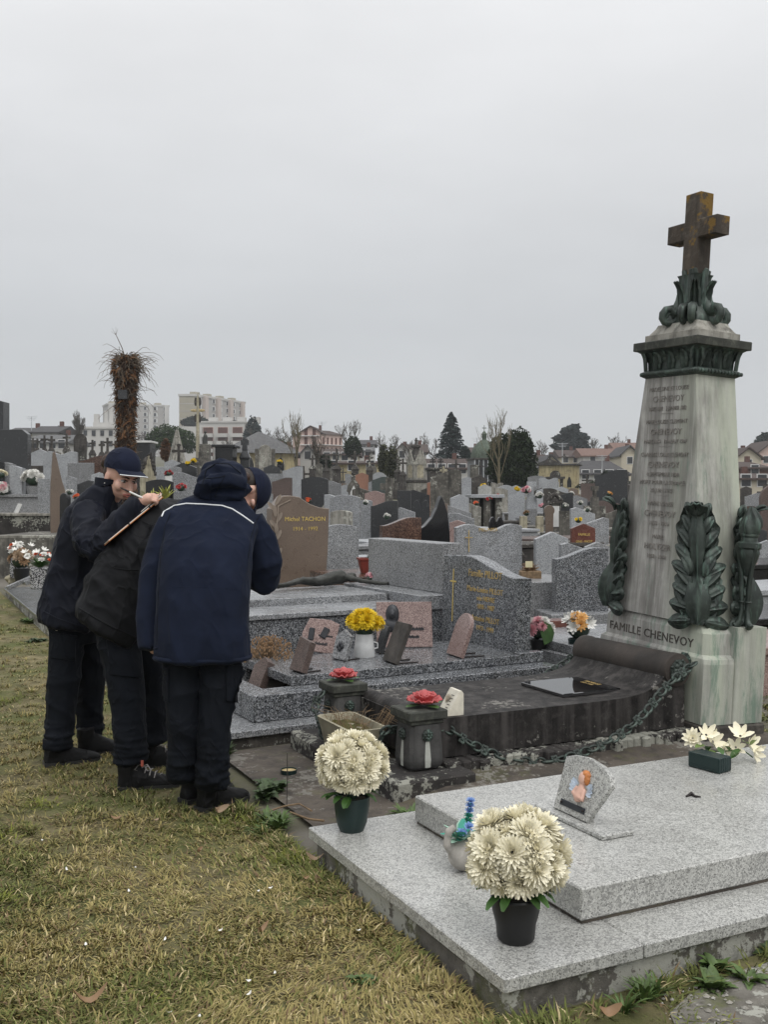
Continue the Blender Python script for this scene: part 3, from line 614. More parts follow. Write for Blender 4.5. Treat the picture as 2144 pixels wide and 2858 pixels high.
# ---------------------------------------------------------------- the old family tomb: slab, bollards, chains, monument
def marble_mat(name, g=.57, dk=.72):
    m, nt, p = newmat(name); v = coords(nt, rnd=False)
    c = ramp(nt, nzn(nt, v, 5, 8, .6), [(.3, (.31, .30, .28)), (.5, (.42, .41, .385)), (.7, (.52, .515, .48))])
    mp = N(nt, 'ShaderNodeMapping'); mp.inputs['Scale'].default_value = (7, 7, .45); nt.links.new(v, mp.inputs[0])
    s1 = nzn(nt, mp.outputs[0], 1.5, 8, .68)
    c = mixc(nt, ramp(nt, s1, [(.44, G3(0)), (.60, G3(dk))]), c, (.085, .078, .070))
    mp2 = N(nt, 'ShaderNodeMapping'); mp2.inputs['Scale'].default_value = (16, 16, 2.2); nt.links.new(v, mp2.inputs[0])
    c = mixc(nt, ramp(nt, nzn(nt, mp2.outputs[0], 1.8, 8, .7), [(.46, G3(0)), (.60, G3(.5))]), c, (.17, .16, .148))
    sp = N(nt, 'ShaderNodeSeparateXYZ'); nt.links.new(v, sp.inputs[0])
    mr = N(nt, 'ShaderNodeMapRange'); mr.inputs['From Min'].default_value = -.05; mr.inputs['From Max'].default_value = -.24; nt.links.new(sp.outputs['Y'], mr.inputs[0])
    mp3 = N(nt, 'ShaderNodeMapping'); mp3.inputs['Scale'].default_value = (5, 5, .7); mp3.inputs['Location'].default_value = (3, 1, 2); nt.links.new(v, mp3.inputs[0])
    g1_ = N(nt, 'ShaderNodeMath', operation='MULTIPLY'); nt.links.new(mr.outputs[0], g1_.inputs[0]); nt.links.new(ramp(nt, nzn(nt, mp3.outputs[0], 1.5, 6, .6), [(.36, G3(.15)), (.62, G3(.9))]), g1_.inputs[1])
    c = mixc(nt, g1_.outputs[0], c, (.46, .49, .40))
    mp4 = N(nt, 'ShaderNodeMapping'); mp4.inputs['Scale'].default_value = (9, 9, 1.7); mp4.inputs['Location'].default_value = (7, 4, 2); nt.links.new(v, mp4.inputs[0])
    c = mixc(nt, ramp(nt, nzn(nt, mp4.outputs[0], 1.4, 10, .75), [(g, G3(0)), (g + .12, G3(.7))]), c, (.12, .21, .155))
    nt.links.new(c, p.inputs['Base Color']); p.inputs['Roughness'].default_value = .72; bump(nt, p, nzn(nt, v, 45, 8, .65), .25, .006); return m
marble_mat('monument_marble'); marble_mat('plinth_marble', .50, .6)
def bronze_mat():
    m, nt, p = newmat('bronze_patina'); v = coords(nt, rnd=False)
    c = ramp(nt, nzn(nt, v, 9, 8, .65), [(.3, (.018, .024, .021)), (.52, (.042, .055, .047)), (.7, (.095, .125, .105))])
    mp = N(nt, 'ShaderNodeMapping'); mp.inputs['Scale'].default_value = (22, 22, 1.6); nt.links.new(v, mp.inputs[0])
    c = mixc(nt, ramp(nt, nzn(nt, mp.outputs[0], 1.6, 7, .6), [(.54, G3(0)), (.66, G3(.65))]), c, (.13, .20, .165))
    nt.links.new(c, p.inputs['Base Color']); p.inputs['Roughness'].default_value = .5; p.inputs['Metallic'].default_value = .25; bump(nt, p, nzn(nt, v, 70, 6), .25, .004); return m
bronze_mat()
stone('cross_stone', (.045, .034, .026), (.105, .082, .062), (.14, .12, .095), 5.0, .9, lichen=1.25, lcol=(.20, .115, .02), lscale=7, streak=.5, bmp=.5)
stone('dark_cap', (.022, .024, .020), (.065, .068, .056), (.12, .125, .10), 6.0, .85, streak=.5)
stone('tomb_black', (.008, .0072, .0068), (.028, .0255, .024), (.055, .05, .047), 7.0, .6, streak=.45, scol=(.11, .10, .095), lichen=.25, lcol=(.22, .21, .19), lscale=30, bmp=.35)
MATS['tomb_black'].node_tree.nodes['Principled BSDF'].inputs['Specular IOR Level'].default_value = .22
stone('tomb_brown', (.022, .018, .015), (.062, .05, .042), (.035, .03, .026), 4.0, .8, streak=.3, bmp=.3)
stone('bollard_stone', (.045, .044, .043), (.10, .098, .094), (.03, .029, .028), 5.0, .85, streak=.6, scol=(.03, .029, .028), bmp=.4)
stone('drip_pale', (.36, .37, .33), (.48, .49, .45), None, 9, .8)

ts = thing('tomb_slab', 'dark weathered tomb slab curling up into a stone scroll at its head', 'tomb slab', GP(0, 0), TH)
m = M()
m.add([(.62, 1.50, .030), (2.95, 1.50, .040), (2.95, 1.94, .092), (.95, 1.94, .092)], [(0, 1, 2, 3)]); m.add([(.15, 1.42, .02), (2.95, 1.42, .02), (2.95, 1.50, .0395), (.62, 1.50, .0295), (.15, 3.04, .02), (.62, 3.04, .0295)], [(0, 1, 2, 3), (0, 3, 5, 4)])
m.add([(.62, 1.50, .0295), (.95, 1.94, .0915), (.95, 3.04, .0915), (.62, 3.04, .0295)], [(0, 1, 2, 3)])
obj('paving', m, MATS['paving_brown'], ts)
m = M()
for i in range(34):                                       # crumbling lichened plinth: uneven blocks under the slab
    u0 = .92 + i * .0475; jj = rb.uniform(-.02, .02); m.box(u0, u0 + .051, 1.925 + jj, 2.9, .0, .138 + rb.uniform(-.008, .006), .008)
obj('plinth', m, MATS['lichen_rock'], ts)
prof = [(.84, .142), (2.47, .142), (2.47, .44), (2.36, .47), (2.335, .43), (2.295, .392), (2.235, .362), (2.15, .342), (2.05, .333), (1.92, .330), (.90, .330), (.84, .322)]
m = M(); m.rings([[(x, y, z) for x, z in prof] for y in (2.015, 2.025, 2.805, 2.815)]); m2 = M()
for (v_, f_) in ((m.v, m.f),): m2.add(v_, f_)
obj('slab', m2, MATS['tomb_black'], ts, smooth=30)
def roll(u, z, r_, y0, y1, mat, name):
    m = M(); X = T(u, 0, z, R(-90)); L_ = y1 - y0
    m.lathe([(r_ * .55, y0 - .004), (r_ * .62, y0), (r_, y0 + .004), (r_ * 1.04, y0 + .008), (r_ * 1.04, y0 + .05), (r_, y0 + .056), (r_, y1 - .056), (r_ * 1.04, y1 - .05), (r_ * 1.04, y1 - .004), (r_ * .8, y1)], 28, xf=X); return obj(name, m, MATS[mat], ts, smooth=35)
roll(2.415, .455, .088, 2.0, 2.83, 'tomb_brown', 'scroll'); roll(.90, .298, .060, 2.02, 2.81, 'tomb_black', 'foot_scroll')
def rosette(parent, c, nrm, r_, mat='bronze_patina', n=8, name='rosette'):
    m = M(); q = Vector(nrm).to_track_quat('Z', 'Y').to_matrix().to_4x4(); X = Matrix.Translation(c) @ q
    m.lathe([(r_, 0), (r_, .006), (r_ * .8, .010), (.001, .011)], 18, xf=X); m.ball((0, 0, .012), (r_ * .25, r_ * .25, r_ * .22), 8, 6, xf=X)
    for k in range(n):
        a = 2 * math.pi * k / n; m.ball((math.cos(a) * r_ * .55, math.sin(a) * r_ * .55, .010), (r_ * .28, r_ * .28, r_ * .24), 8, 6, xf=X)
        m.ball((math.cos(a + .4) * r_ * .92, math.sin(a + .4) * r_ * .92, .005), (r_ * .18, r_ * .18, r_ * .16), 6, 5, xf=X)
    return obj(name, m, MATS[mat], parent, smooth=60)
rosette(ts, (2.415, 1.995, .455), (0, -1, 0), .060)

def bollard(label, u, v):
    t = thing('bollard', label, 'bollard', GP(u, v), TH)
    m = M(); m.box(-.23, .20, -.20, .20, -.02, .118, .012); ob = obj('base', m, MATS['lichen_rock'], t)
    m = M(); rs = []
    for z, h in ((.1195, .060), (.124, .076), (.14, .087), (.17, .090), (.24, .086), (.31, .082), (.335, .080)):
        k = .018; rs.append([(h, -h + k, z), (h, h - k, z), (h - k, h, z), (-h + k, h, z), (-h, h - k, z), (-h, -h + k, z), (-h + k, -h, z), (h - k, -h, z)])
    m.rings(rs); obj('body', m, MATS['bollard_stone'], t, smooth=40)
    m = M(); m.box(-.088, .088, -.088, .088, .335, .356, .004); m.box(-.102, .102, -.102, .102, .3565, .400, .005); obj('cap', m, MATS['dark_cap'], t)
    for d in ((0, -1), (-1, 0), (1, 0)):
        rosette(t, (d[0] * .085, d[1] * .085, .285), (d[0], d[1], 0), .028, n=8)
        m = M(); s_ = Vector((-d[1], d[0], 0)); o_ = Vector((d[0], d[1], 0))
        pts_ = [(.010, .262, .0862), (.013, .22, .0885), (.016, .17, .0915), (.014, .135, .0895)]
        vs = []
        for wv, z, off in pts_: vs += [o_ * off - s_ * wv + Vector((0, 0, z)), o_ * (off + .002) + Vector((0, 0, z)), o_ * off + s_ * wv + Vector((0, 0, z))]
        m.add(vs, [f for i in range(3) for f in ((i * 3, i * 3 + 3, i * 3 + 4, i * 3 + 1), (i * 3 + 1, i * 3 + 4, i * 3 + 5, i * 3 + 2))]); obj('lime_run', m, MATS['drip_pale'], t)
    return t
bollard('weathered stone bollard with rosettes and chains, red ceramic rose and book plaque by its cap', .815, 2.0)
bollard('weathered stone bollard behind the mossy trough, red ceramic rose on its cap', .765, 2.775)

def link_mesh():
    m = M(); n = 14; path = [(math.cos(2 * math.pi * i / n) * .029, math.sin(2 * math.pi * i / n) * .019, 0) for i in range(n)]
    rs = []
    for i in range(n):
        p = Vector(path[i]); t_ = (Vector(path[(i + 1) % n]) - Vector(path[i - 1])).normalized(); nn = Vector((0, 0, 1)); b_ = t_.cross(nn)
        rs.append([p + (nn * math.cos(2 * math.pi * j / 7) + b_ * math.sin(2 * math.pi * j / 7)) * .0068 for j in range(7)])
    rs.append(rs[0]); m.rings(rs, False, False); return m.mesh('link', 80)
def knot_mesh():                                          # four-curled ornament between two rings
    m = M()
    for sx_ in (-1, 1):
        for sy_ in (-1, 1):
            m.tube([(sx_ * .004, sy_ * .002, 0), (sx_ * .014, sy_ * .010, 0), (sx_ * .012, sy_ * .022, 0), (sx_ * .002, sy_ * .022, 0), (sx_ * .004, sy_ * .014, 0)], [.006, .0065, .006, .0055, .005], 7)
    m.ball((0, 0, 0), (.012, .012, .010), 10, 7); m.tube([(-.022, 0, 0), (.022, 0, 0)], .006, 7); return m.mesh('link_knot', 80)
LNK, KNT = link_mesh(), knot_mesh()
def resample(pts, step):
    pts = [Vector(p) for p in pts]; fine = []
    for i in range(len(pts) - 1):
        p0, p1, p2, p3 = pts[max(i - 1, 0)], pts[i], pts[i + 1], pts[min(i + 2, len(pts) - 1)]
        for k in range(20):
            t = k / 20; fine.append(.5 * ((2 * p1) + (-p0 + p2) * t + (2 * p0 - 5 * p1 + 4 * p2 - p3) * t * t + (-p0 + 3 * p1 - 3 * p2 + p3) * t ** 3))
    fine.append(pts[-1]); out = [fine[0]]; acc = 0
    for i in range(1, len(fine)):
        acc += (fine[i] - fine[i - 1]).length
        if acc >= step: out.append(fine[i]); acc = 0
    return out
def chain(label, pts, step=.040):
    P = resample(pts, step); t = thing('bronze_chain', label, 'chain', (0, 0, 0))
    for i, p in enumerate(P):
        d = (P[min(i + 1, len(P) - 1)] - P[max(i - 1, 0)]).normalized(); X = d; up = Vector((0, 0, 1)); Yv = up.cross(X).normalized(); Zv = X.cross(Yv)
        roll_ = R(20) if i % 4 == 0 else (R(75) if i % 2 else R(-10))
        mt = Matrix((X, Yv, Zv)).transposed().to_4x4() @ Matrix.Rotation(roll_ if i % 3 else R(60), 4, 'X')
        me = KNT if i % 3 == 0 else LNK; o = bpy.data.objects.new('link', me); C.objects.link(o); o.parent = t
        if not me.materials: me.materials.append(MATS['bronze_patina'])
        o.matrix_local = Matrix.Translation(p) @ mt
    return t
chain('heavy green bronze chain sagging from the bollard to the monument rosette', [W(x, y, Y) for x, y, Y in ((1232, 2026, 4.93), (1262, 2040, 4.94), (1300, 2066, 4.95), (1350, 2092, 4.97), (1410, 2114, 4.99), (1480, 2126, 5.02), (1550, 2122, 5.06), (1620, 2102, 5.11), (1690, 2073, 5.16), (1750, 2036, 5.22), (1800, 1990, 5.28), (1850, 1928, 5.35), (1895, 1884, 5.41), (1938, 1852, 5.46))])
chain('green bronze chain hanging between the two bollards behind the flowers', [W(x, y, Y) for x, y, Y in ((1098, 2036, 4.90), (1070, 2042, 4.88), (1062, 2075, 4.90), (1050, 2108, 4.95), (1000, 2125, 5.04), (950, 2115, 5.15), (915, 2080, 5.24), (893, 2030, 5.33), (880, 1980, 5.40), (888, 1945, 5.45), (905, 1938, 5.46))])
chain('green bronze chain along the far side of the dark tomb slab', [GP(u, 2.885, z) for u, z in ((.87, .285), (1.0, .235), (1.3, .185), (1.7, .205), (2.0, .26), (2.25, .345), (2.42, .44), (2.50, .49))])

# ---- monument
mon = thing('family_monument', 'tall marble family monument with bronze acanthus leaves, capital and stone cross', 'monument', GP(2.69, 2.385, .0), 0)
mon.rotation_mode = 'QUATERNION'
vax = Vector((.29, 1, 0)).normalized()
from mathutils import Quaternion
mon.rotation_quaternion = Quaternion(vax, R(3.2)) @ Quaternion((0, 0, 1), TH)
mon.location = GP(2.69, 2.385, .0)
def rect(a, b, z, k=0.0):
    if k <= 0: return [(-a, -b, z), (a, -b, z), (a, b, z), (-a, b, z)]
    return [(-a + k, -b, z), (a - k, -b, z), (a, -b + k, z), (a, b - k, z), (a - k, b, z), (-a + k, b, z), (-a, b - k, z), (-a, -b + k, z)]
m = M(); m.box(-.205, .235, -.50, .50, -.06, .168, .008); obj('footing', m, MATS['concrete_dark'], mon)
m = M(); m.rings([rect(.188, .474, z, k) for z, k in ((.171, .03), (.50, .03))] + [rect(a, b, z, .03) for a, b, z in ((.186, .468, .525), (.172, .440, .545), (.170, .436, .66), (.155, .40, .70))]); obj('plinth', m, MATS['plinth_marble'], mon)
m = M(); m.rings([rect(.11, .05, z, .004) for z in (.172, .70)], xf=T(.115, -.435)); m.rings([rect(.06, .475, z, .004) for z in (.172, .60)] + [rect(.045, .44, .66, .004)], xf=T(.17, 0)); obj('pier', m, MATS['plinth_marble'], mon)
lettering('FAMILLE CHENEVOY', .070, plain('letter_worn', (.075, .067, .058), .9, .6, 12), mon, (-.1725, .02, .572), (R(90), 0, R(-90)), sx=1.08, depth=.002, space=1.05)
sh = [rect(a, b, z, .004) for a, b, z in ((.178, .372, .702), (.174, .362, .80), (.169, .345, .95), (.163, .318, 1.2), (.158, .288, 1.45), (.153, .255, 1.75), (.147, .215, 2.09))]
m = M(); m.rings(sh); obj('shaft', m, MATS['monument_marble'], mon)
ins = ['MADELEINE ET LOUISE', 'CHENEVOY', 'MARS 1881   3 JANVIER 1882', '', 'MME LOUISE CLEMENT', 'CHENEVOY', 'MARS 1854   19 AOUT 1907', '', 'CHARLES LOUIS CLEMENT', 'CHENEVOY', '4 SEPTEMBRE 1890', 'MORT POUR LA FRANCE', '20 JUIN 1915', '', 'MARIE LOUISE', 'CHENEVOY', '1858 - 1934', '', 'MARIE', 'HOLTZER', '1862 - 1941']
zt = 2.045
for s_ in ins:
    if s_ == '':
        xx = -.147 - (2.09 - zt) * .0235; m = M(); m.box(-.001, .0005, -.05, .05, -.0008, .0008); obj('rule', m, MATS['letter_grey'], mon, loc=(xx - .0008, 0, zt - .006)); zt -= .030; continue
    big = s_ in ('CHENEVOY', 'HOLTZER'); sz = .050 if big else .034; zt -= sz * 1.05
    bw = .215 + (2.09 - zt) * .118; xx = -.147 - (2.09 - zt) * .0232
    lettering(s_, sz, MATS['letter_grey'], mon, (xx - .0012, .0, zt), (R(90 - 1.3), 0, R(-90)), sx=min(1.0, bw * 2 * .86 / (len(s_) * sz * .62)), depth=.0012, name='inscription'); zt -= sz * .32
m = M(); m.rings([rect(a, b, z, .01) for a, b, z in ((.150, .218, 2.0905), (.166, .236, 2.10), (.170, .240, 2.113), (.166, .236, 2.126), (.152, .220, 2.134))])
for s_ in range(40):
    t_ = s_ / 40
    for sg in (-1, 1):
        m.ball((-.168 * sg, (t_ * 2 - 1) * .236, 2.113), (.013, .010, .013), 6, 5)
        if s_ % 3 != 0: m.ball(((t_ * 2 - 1) * .166, -.238 * sg, 2.113), (.008, .013, .013), 6, 5)
obj('bead_moulding', m, MATS['bronze_patina'], mon, smooth=50)
m = M(); m.rings([rect(a, b, z, .006) for a, b, z in ((.140, .205, 2.134), (.142, .208, 2.18), (.150, .217, 2.21), (.168, .236, 2.235), (.190, .258, 2.25))])
me = m.mesh('bell'); obj('capital_bell', me, MATS['bronze_patina'], mon)
def cap_leaf(base, outd, h, wd, curl):
    m = M(); o_ = Vector(outd).normalized(); up = Vector((0, 0, 1)); s_ = o_.cross(up); vs = []; k = 9; nt_ = 7
    p = Vector(base); a = R(84)
    for i in range(k + 1):
        t = i / k; wv = wd * (.55 + .6 * math.sin(math.pi * t * .9)) * (1 + .10 * math.sin(t * 22)) * (1 - .45 * t)
        nn = up * math.cos(a) - o_ * math.sin(a)
        for j in range(nt_):
            q = j / (nt_ - 1) * 2 - 1; rdg = .012 * math.cos(q * math.pi * 2.5) + .010 * (1 - q * q); vs.append(p + s_ * wv * q - nn * rdg)
        p = p + (o_ * math.cos(a) + up * math.sin(a)) * h / k
        a -= curl * (t ** 2.2) * 1.9 / k * 3
    m.add(vs, [(i * nt_ + j, i * nt_ + j + 1, (i + 1) * nt_ + j + 1, (i + 1) * nt_ + j) for i in range(k) for j in range(nt_ - 1)]); return m
for sx_, sy_ in ((-1, -1), (1, -1), (-1, 1), (1, 1)):
    obj('capital_leaf', cap_leaf((sx_ * .140, sy_ * .205, 2.135), (sx_, sy_, 0), .150, .045, 1.5), MATS['bronze_patina'], mon, smooth=60)
for bx_, by_, o_ in ((-.145, 0, (-1, 0, 0)), (-.145, .11, (-1, 0, 0)), (-.145, -.11, (-1, 0, 0)), (0, -.21, (0, -1, 0)), (.08, -.21, (0, -1, 0)), (-.075, -.21, (0, -1, 0)), (0, .21, (0, 1, 0)), (.145, 0, (1, 0, 0))):
    obj('capital_leaf', cap_leaf((bx_, by_, 2.135), o_, .125, .040, 1.4), MATS['bronze_patina'], mon, smooth=60)
m = M(); m.box(-.205, .205, -.272, .272, 2.2505, 2.300, .004); obj('abacus', m, MATS['dark_cap'], mon)
m = M(); m.rings([rect(a, b, z, .006) for a, b, z in ((.160, .225, 2.3005), (.160, .225, 2.343), (.148, .205, 2.347), (.125, .175, 2.385), (.118, .165, 2.405))]); obj('upper_plinth', m, MATS['old_stone_pale'], mon)
# bronze foot of the cross: four volute ribs sweeping up round the shaft
m = M(); m.rings([rect(a, b, z, .01) for a, b, z in ((.10, .150, 2.405), (.098, .145, 2.44), (.085, .115, 2.48), (.072, .085, 2.55), (.065, .072, 2.63), (.066, .074, 2.675), (.072, .082, 2.69))]); obj('cross_foot', m, MATS['bronze_patina'], mon, smooth=40)
def volute(dx_, dy_, s_):
    m = M(); d = Vector((dx_, dy_, 0)).normalized(); path = []; rad = []
    for x, z, r_ in ((.085, 2.72, .012), (.075, 2.70, .018), (.068, 2.66, .022), (.070, 2.60, .024), (.080, 2.54, .026), (.105, 2.49, .028), (.14, 2.462, .030)): path.append(d * x * s_ + Vector((0, 0, z))); rad.append(r_)
    for k in range(15):
        a = R(90 - k * 33); rr = .054 * (1 - k / 22); path.append(d * (.160 * s_ + math.cos(a) * rr) + Vector((0, 0, 2.442 + math.sin(a) * rr * .95 - .0))); rad.append(.026 * (1 - k / 22))
    m.tube(path, rad, 9); return m
for dx_, dy_, s_ in ((-.02, 1, 1.12), (-.02, -1, 1.12), (-1, .5, .82), (-1, -.5, .82), (1, 0, .75), (.9, -.9, .9), (-.9, -.9, 1.0)): obj('volute', volute(dx_, dy_, s_), MATS['bronze_patina'], mon, smooth=70)
for o_, bx_, by_ in (((-1, 0, 0), -.075, 0), ((0, -1, 0), 0, -.09), ((-1, -1, 0), -.07, -.08)): obj('foot_leaf', cap_leaf((bx_, by_, 2.425), o_, .24, .042, .9), MATS['bronze_patina'], mon, smooth=60)
m = M(); cr_ = [(-.060, 2.62), (.060, 2.62), (.060, 2.90), (.200, 2.90), (.200, 3.005), (.060, 3.005), (.060, 3.165), (-.060, 3.165), (-.060, 3.005), (-.200, 3.005), (-.200, 2.90), (-.060, 2.90)]
m.prism(cr_, -.052, .052, .004, xf=T(0, 0, 0, 0, 0, R(-90))); obj('cross', m, MATS['cross_stone'], mon)
# acanthus leaves at the corners
WS = [(0, .045), (.04, .10), (.12, .128), (.24, .140), (.34, .140), (.385, .115), (.42, .070), (.5, .058), (.57, .080), (.66, .112), (.76, .112), (.83, .090), (.90, .062), (.96, .050), (1, .034)]
def wsf(s_):
    for (a, x), (b, y) in zip(WS, WS[1:]):
        if s_ <= b: return x + (y - x) * (s_ - a) / (b - a)
    return WS[-1][1]
def acanthus(cx_, cy_, H=.66):
    m = M(); ns, ntt = 54, 21; vs = []; fa = Vector((0, -cy_, 0)); fb = Vector((-cx_, 0, 0)); dg = Vector((cx_, cy_, 0)).normalized()
    for i in range(ns + 1):
        s_ = i / ns; z = .705 + H * s_; f = (z - .70) / 1.39
        hu = .178 - .031 * f; hv = .372 - .157 * f
        c = Vector((cx_ * hu, cy_ * hv, z))
        bulge = .050 * math.sin(math.pi * min(1, s_ * 2.4)) + .020 + (.035 * math.sin(math.pi * max(0, (s_ - .40)) / .6))
        tip = max(0, (s_ - .86) / .14); bulge += .055 * tip ** 1.5; z2 = z - .035 * tip ** 2
        lob = 1 + .16 * abs(math.sin(s_ * 23.0)) - .08
        wv = wsf(s_) * lob * .92
        for j in range(ntt):
            t = j / (ntt - 1) * 2 - 1; a = abs(t); d = fa if t < 0 else fb; o_ = Vector((cx_, 0, 0)) if t < 0 else Vector((0, cy_, 0))
            rdg = .013 * math.cos(t * math.pi * 5 + s_ * 3.2 * (1 if t > 0 else -1)) * (1 - .3 * a) + .018 * math.exp(-(t / .12) ** 2) - .018 * math.exp(-((a - .5) / .13) ** 2 - ((s_ - .28) / .09) ** 2) - .018 * math.exp(-((a - .5) / .16) ** 2 - ((s_ - .62) / .08) ** 2)
            edge = .026 * a ** 3; blend = math.exp(-(a / .35) ** 2)
            off = dg * (bulge + rdg) * blend + o_ * (bulge * (1 - .55 * a) + rdg + edge) * (1 - blend)
            q = c + d * wv * a + off; q.z = z2 + .10 * a * a * wv * (1 if s_ > .4 else .6) * 3 ; vs.append(q)
    m.add(vs, [(i * ntt + j, i * ntt + j + 1, (i + 1) * ntt + j + 1, (i + 1) * ntt + j) for i in range(ns) for j in range(ntt - 1)])
    # a back skin so the casting has thickness
    back = [(v_ * .985) for v_ in vs]; 
    m.add([Vector((v_.x * .96, v_.y * .97, v_.z)) for v_ in vs], [(i * ntt + j + 1, i * ntt + j, (i + 1) * ntt + j, (i + 1) * ntt + j + 1) for i in range(ns) for j in range(ntt - 1)])
    return m
def lobes(cx_, cy_):
    m = M(); zz = Vector((0, 0, 1))
    for nA, dA in ((Vector((cx_, 0, 0)), Vector((0, -cy_, 0))), (Vector((0, cy_, 0)), Vector((-cx_, 0, 0)))):
        for z0, dz, n, l0, l1, a0, a1, w_ in ((.965, .078, 5, .150, .10, 62, 14, .040), (.725, .060, 5, .160, .130, 100, 24, .046)):
            for i in range(n):
                f = i / (n - 1); z = z0 + dz * i; q = (z - .70) / 1.39; c = Vector((cx_ * (.178 - .031 * q), cy_ * (.372 - .157 * q), z)); a = R(a0 + (a1 - a0) * f)
                petal(m, c + nA * .040 + dA * .018, (dA * math.sin(a) + zz * math.cos(a)).normalized(), nA, l0 + (l1 - l0) * f, w_, .35, -.55, 6, -.45)
                petal(m, c + nA * .040 + dA * .018, (dA * math.sin(a) + zz * math.cos(a)).normalized(), nA, (l0 + (l1 - l0) * f) * .9, w_ * .35, .50, -.60, 6, -.8)
    dg = Vector((cx_, cy_, 0)).normalized(); sd_ = dg.cross(zz)
    for a in (-.5, 0, .5): petal(m, Vector((cx_ * .164, cy_ * .30, 1.30)) + dg * .075, (zz + sd_ * a).normalized(), dg, .10, .036, .15, 1.7, 6, -.4)
    return m
for cx_, cy_ in ((-1, -1), (-1, 1), (1, -1), (1, 1)): al = obj('acanthus_leaf', acanthus(cx_, cy_), MATS['bronze_patina'], mon, smooth=75); ll = obj('leaf_lobes', lobes(cx_, cy_), MATS['bronze_patina'], al, smooth=60); ll['kind'] = 'stuff'; md = ll.modifiers.new('s', 'SOLIDIFY'); md.thickness = .008
m = M()
for k in range(3):
    a = R(-100 + k * 120); d = Vector((math.cos(a), math.sin(a), 0)); m.tube([Vector((.075, -.46, 0)) + d * r_ + Vector((0, 0, z)) for r_, z in ((.050, .704), (.038, .712), (.026, .74), (.018, .80), (.022, .86), (.030, .98), (.048, 1.10), (.058, 1.135), (.062, 1.15), (.055, 1.16))], [.020, .020, .013, .011, .013, .012, .012, .012, .010, .008], 8)
    m.ball(Vector((.075, -.46, .715)) + d * .052, (.018, .018, .012), 8, 6); m.ball(Vector((.075, -.46, .84)) + d * .02, (.022, .022, .008), 8, 5)
obj('torch_leg', m, MATS['bronze_patina'], mon, smooth=70)
m = M(); m.lathe([(.012, .98), (.03, 1.02), (.052, 1.08), (.060, 1.11), (.056, 1.13), (.066, 1.14), (.066, 1.165), (.045, 1.175), (.042, 1.195), (.050, 1.205), (.050, 1.215), (.02, 1.22)], 22, xf=T(.075, -.46)); obj('torch_bowl', m, MATS['bronze_patina'], mon, smooth=35)
m = M(); rs = []
for i in range(13):
    t = i / 12; rr = .056 * math.sin(math.pi * (.22 + .76 * t)) ** .8 * (1 - .25 * t) + .003; z = 1.212 + .155 * t
    rs.append([((rr * (1 + .20 * math.cos(5 * a_ + 5 * t))) * math.cos(a_) + .012 * math.sin(3 * t), (rr * (1 + .20 * math.cos(5 * a_ + 5 * t))) * math.sin(a_), z) for a_ in [2 * math.pi * j / 30 for j in range(30)]])
m.rings(rs, xf=T(.075, -.46)); obj('torch_flame', m, MATS['bronze_patina'], mon, smooth=60)
rosette(mon, (-.191, -.30, .49), (-1, 0, .1), .050)

# ceramic roses, book plaque, marble plate, trough, candle dish
def rose(label, p, r_):
    t = thing('ceramic_rose', label, 'ornament', p, rf.random() * 6)
    for ri, (n, l_, lift, cu, z, wd) in enumerate(((6, 1.0, .10, .55, .012, .42), (5, .82, .55, .45, .016, .46), (5, .62, .95, .3, .020, .50))):
        for j in range(n):
            a = 2 * math.pi * (j + .5 * ri) / n; d = Vector((math.cos(a), math.sin(a), 0)); m = M(); vs = []; k = 6; nn = 9; p_ = Vector((0, 0, z)) + d * r_ * .08; e_ = lift; s_ = Vector((-d.y, d.x, 0))
            for i in range(k + 1):
                t_ = i / k; wv = r_ * wd * math.sin(math.pi * (.12 + .62 * t_)) ** .8
                for q in range(nn):
                    x = q / (nn - 1) * 2 - 1; up_ = Vector((0, 0, 1)) * math.cos(e_) - d * math.sin(e_); vs.append(p_ + s_ * wv * x + up_ * (wv * .45 * x * x * (1 - .6 * t_) + .10 * r_ * t_ ** 3 * math.sin(x * 5 + j)))
                p_ = p_ + (d * math.cos(e_) + Vector((0, 0, 1)) * math.sin(e_)) * r_ * l_ / k; e_ += cu / k - (.9 / k if t_ > .75 else 0)
            m.add(vs, [(i * nn + q, i * nn + q + 1, (i + 1) * nn + q + 1, (i + 1) * nn + q) for i in range(k) for q in range(nn - 1)])
            o = obj('rose_petal', m, MATS['ceramic_red'], t, smooth=80); md = o.modifiers.new('s', 'SOLIDIFY'); md.thickness = .004
    m = M(); rs = []
    for i in range(9):
        t_ = i / 8; rr = r_ * .42 * math.sin(math.pi * (.25 + .70 * t_)) ** .7; rs.append([(rr * (1 + .05 * math.sin(a * 3 + t_ * 4)) * math.cos(a), rr * math.sin(a), .015 + r_ * .80 * t_) for a in [2 * math.pi * j / 18 for j in range(18)]])
    m.rings(rs); obj('rose_bud', m, MATS['ceramic_red'], t, smooth=70)
    for j in range(4):
        m = M(); a = j * 1.57 + .5; d = Vector((math.cos(a), math.sin(a), 0)); petal(m, d * .02 + Vector((0, 0, .010)), d, Vector((0, 0, 1)), r_ * 1.05, r_ * .30, .05, -.1, 5, .15); o = obj('rose_leaf', m, MATS['leaf_green'], t, smooth=80)
rose('red ceramic rose on the bollard cap beside the book plaque', GP(.845, 2.0, .400), .082); rose('red ceramic rose on the bollard cap behind the mossy trough', GP(.775, 2.79, .400), .076)
t = thing('book_plaque', 'cream wedge shaped memorial book leaning up beside the ceramic rose', 'plaque', GP(1.035, 2.10, .3305), TH + R(-4))
m = M(); m.rings([[(x, y, z) for x, z in ((-.035, 0), (.055, 0), (.055, .105), (.045, .118), (.034, .116))] for y in (-.055, .055)]); obj('book', m, MATS['cream_ceramic'], t)
bx_ = T(0, 0, 0) ; dn = Vector((.072, 0, .116)); ang = math.atan2(.116, .069)
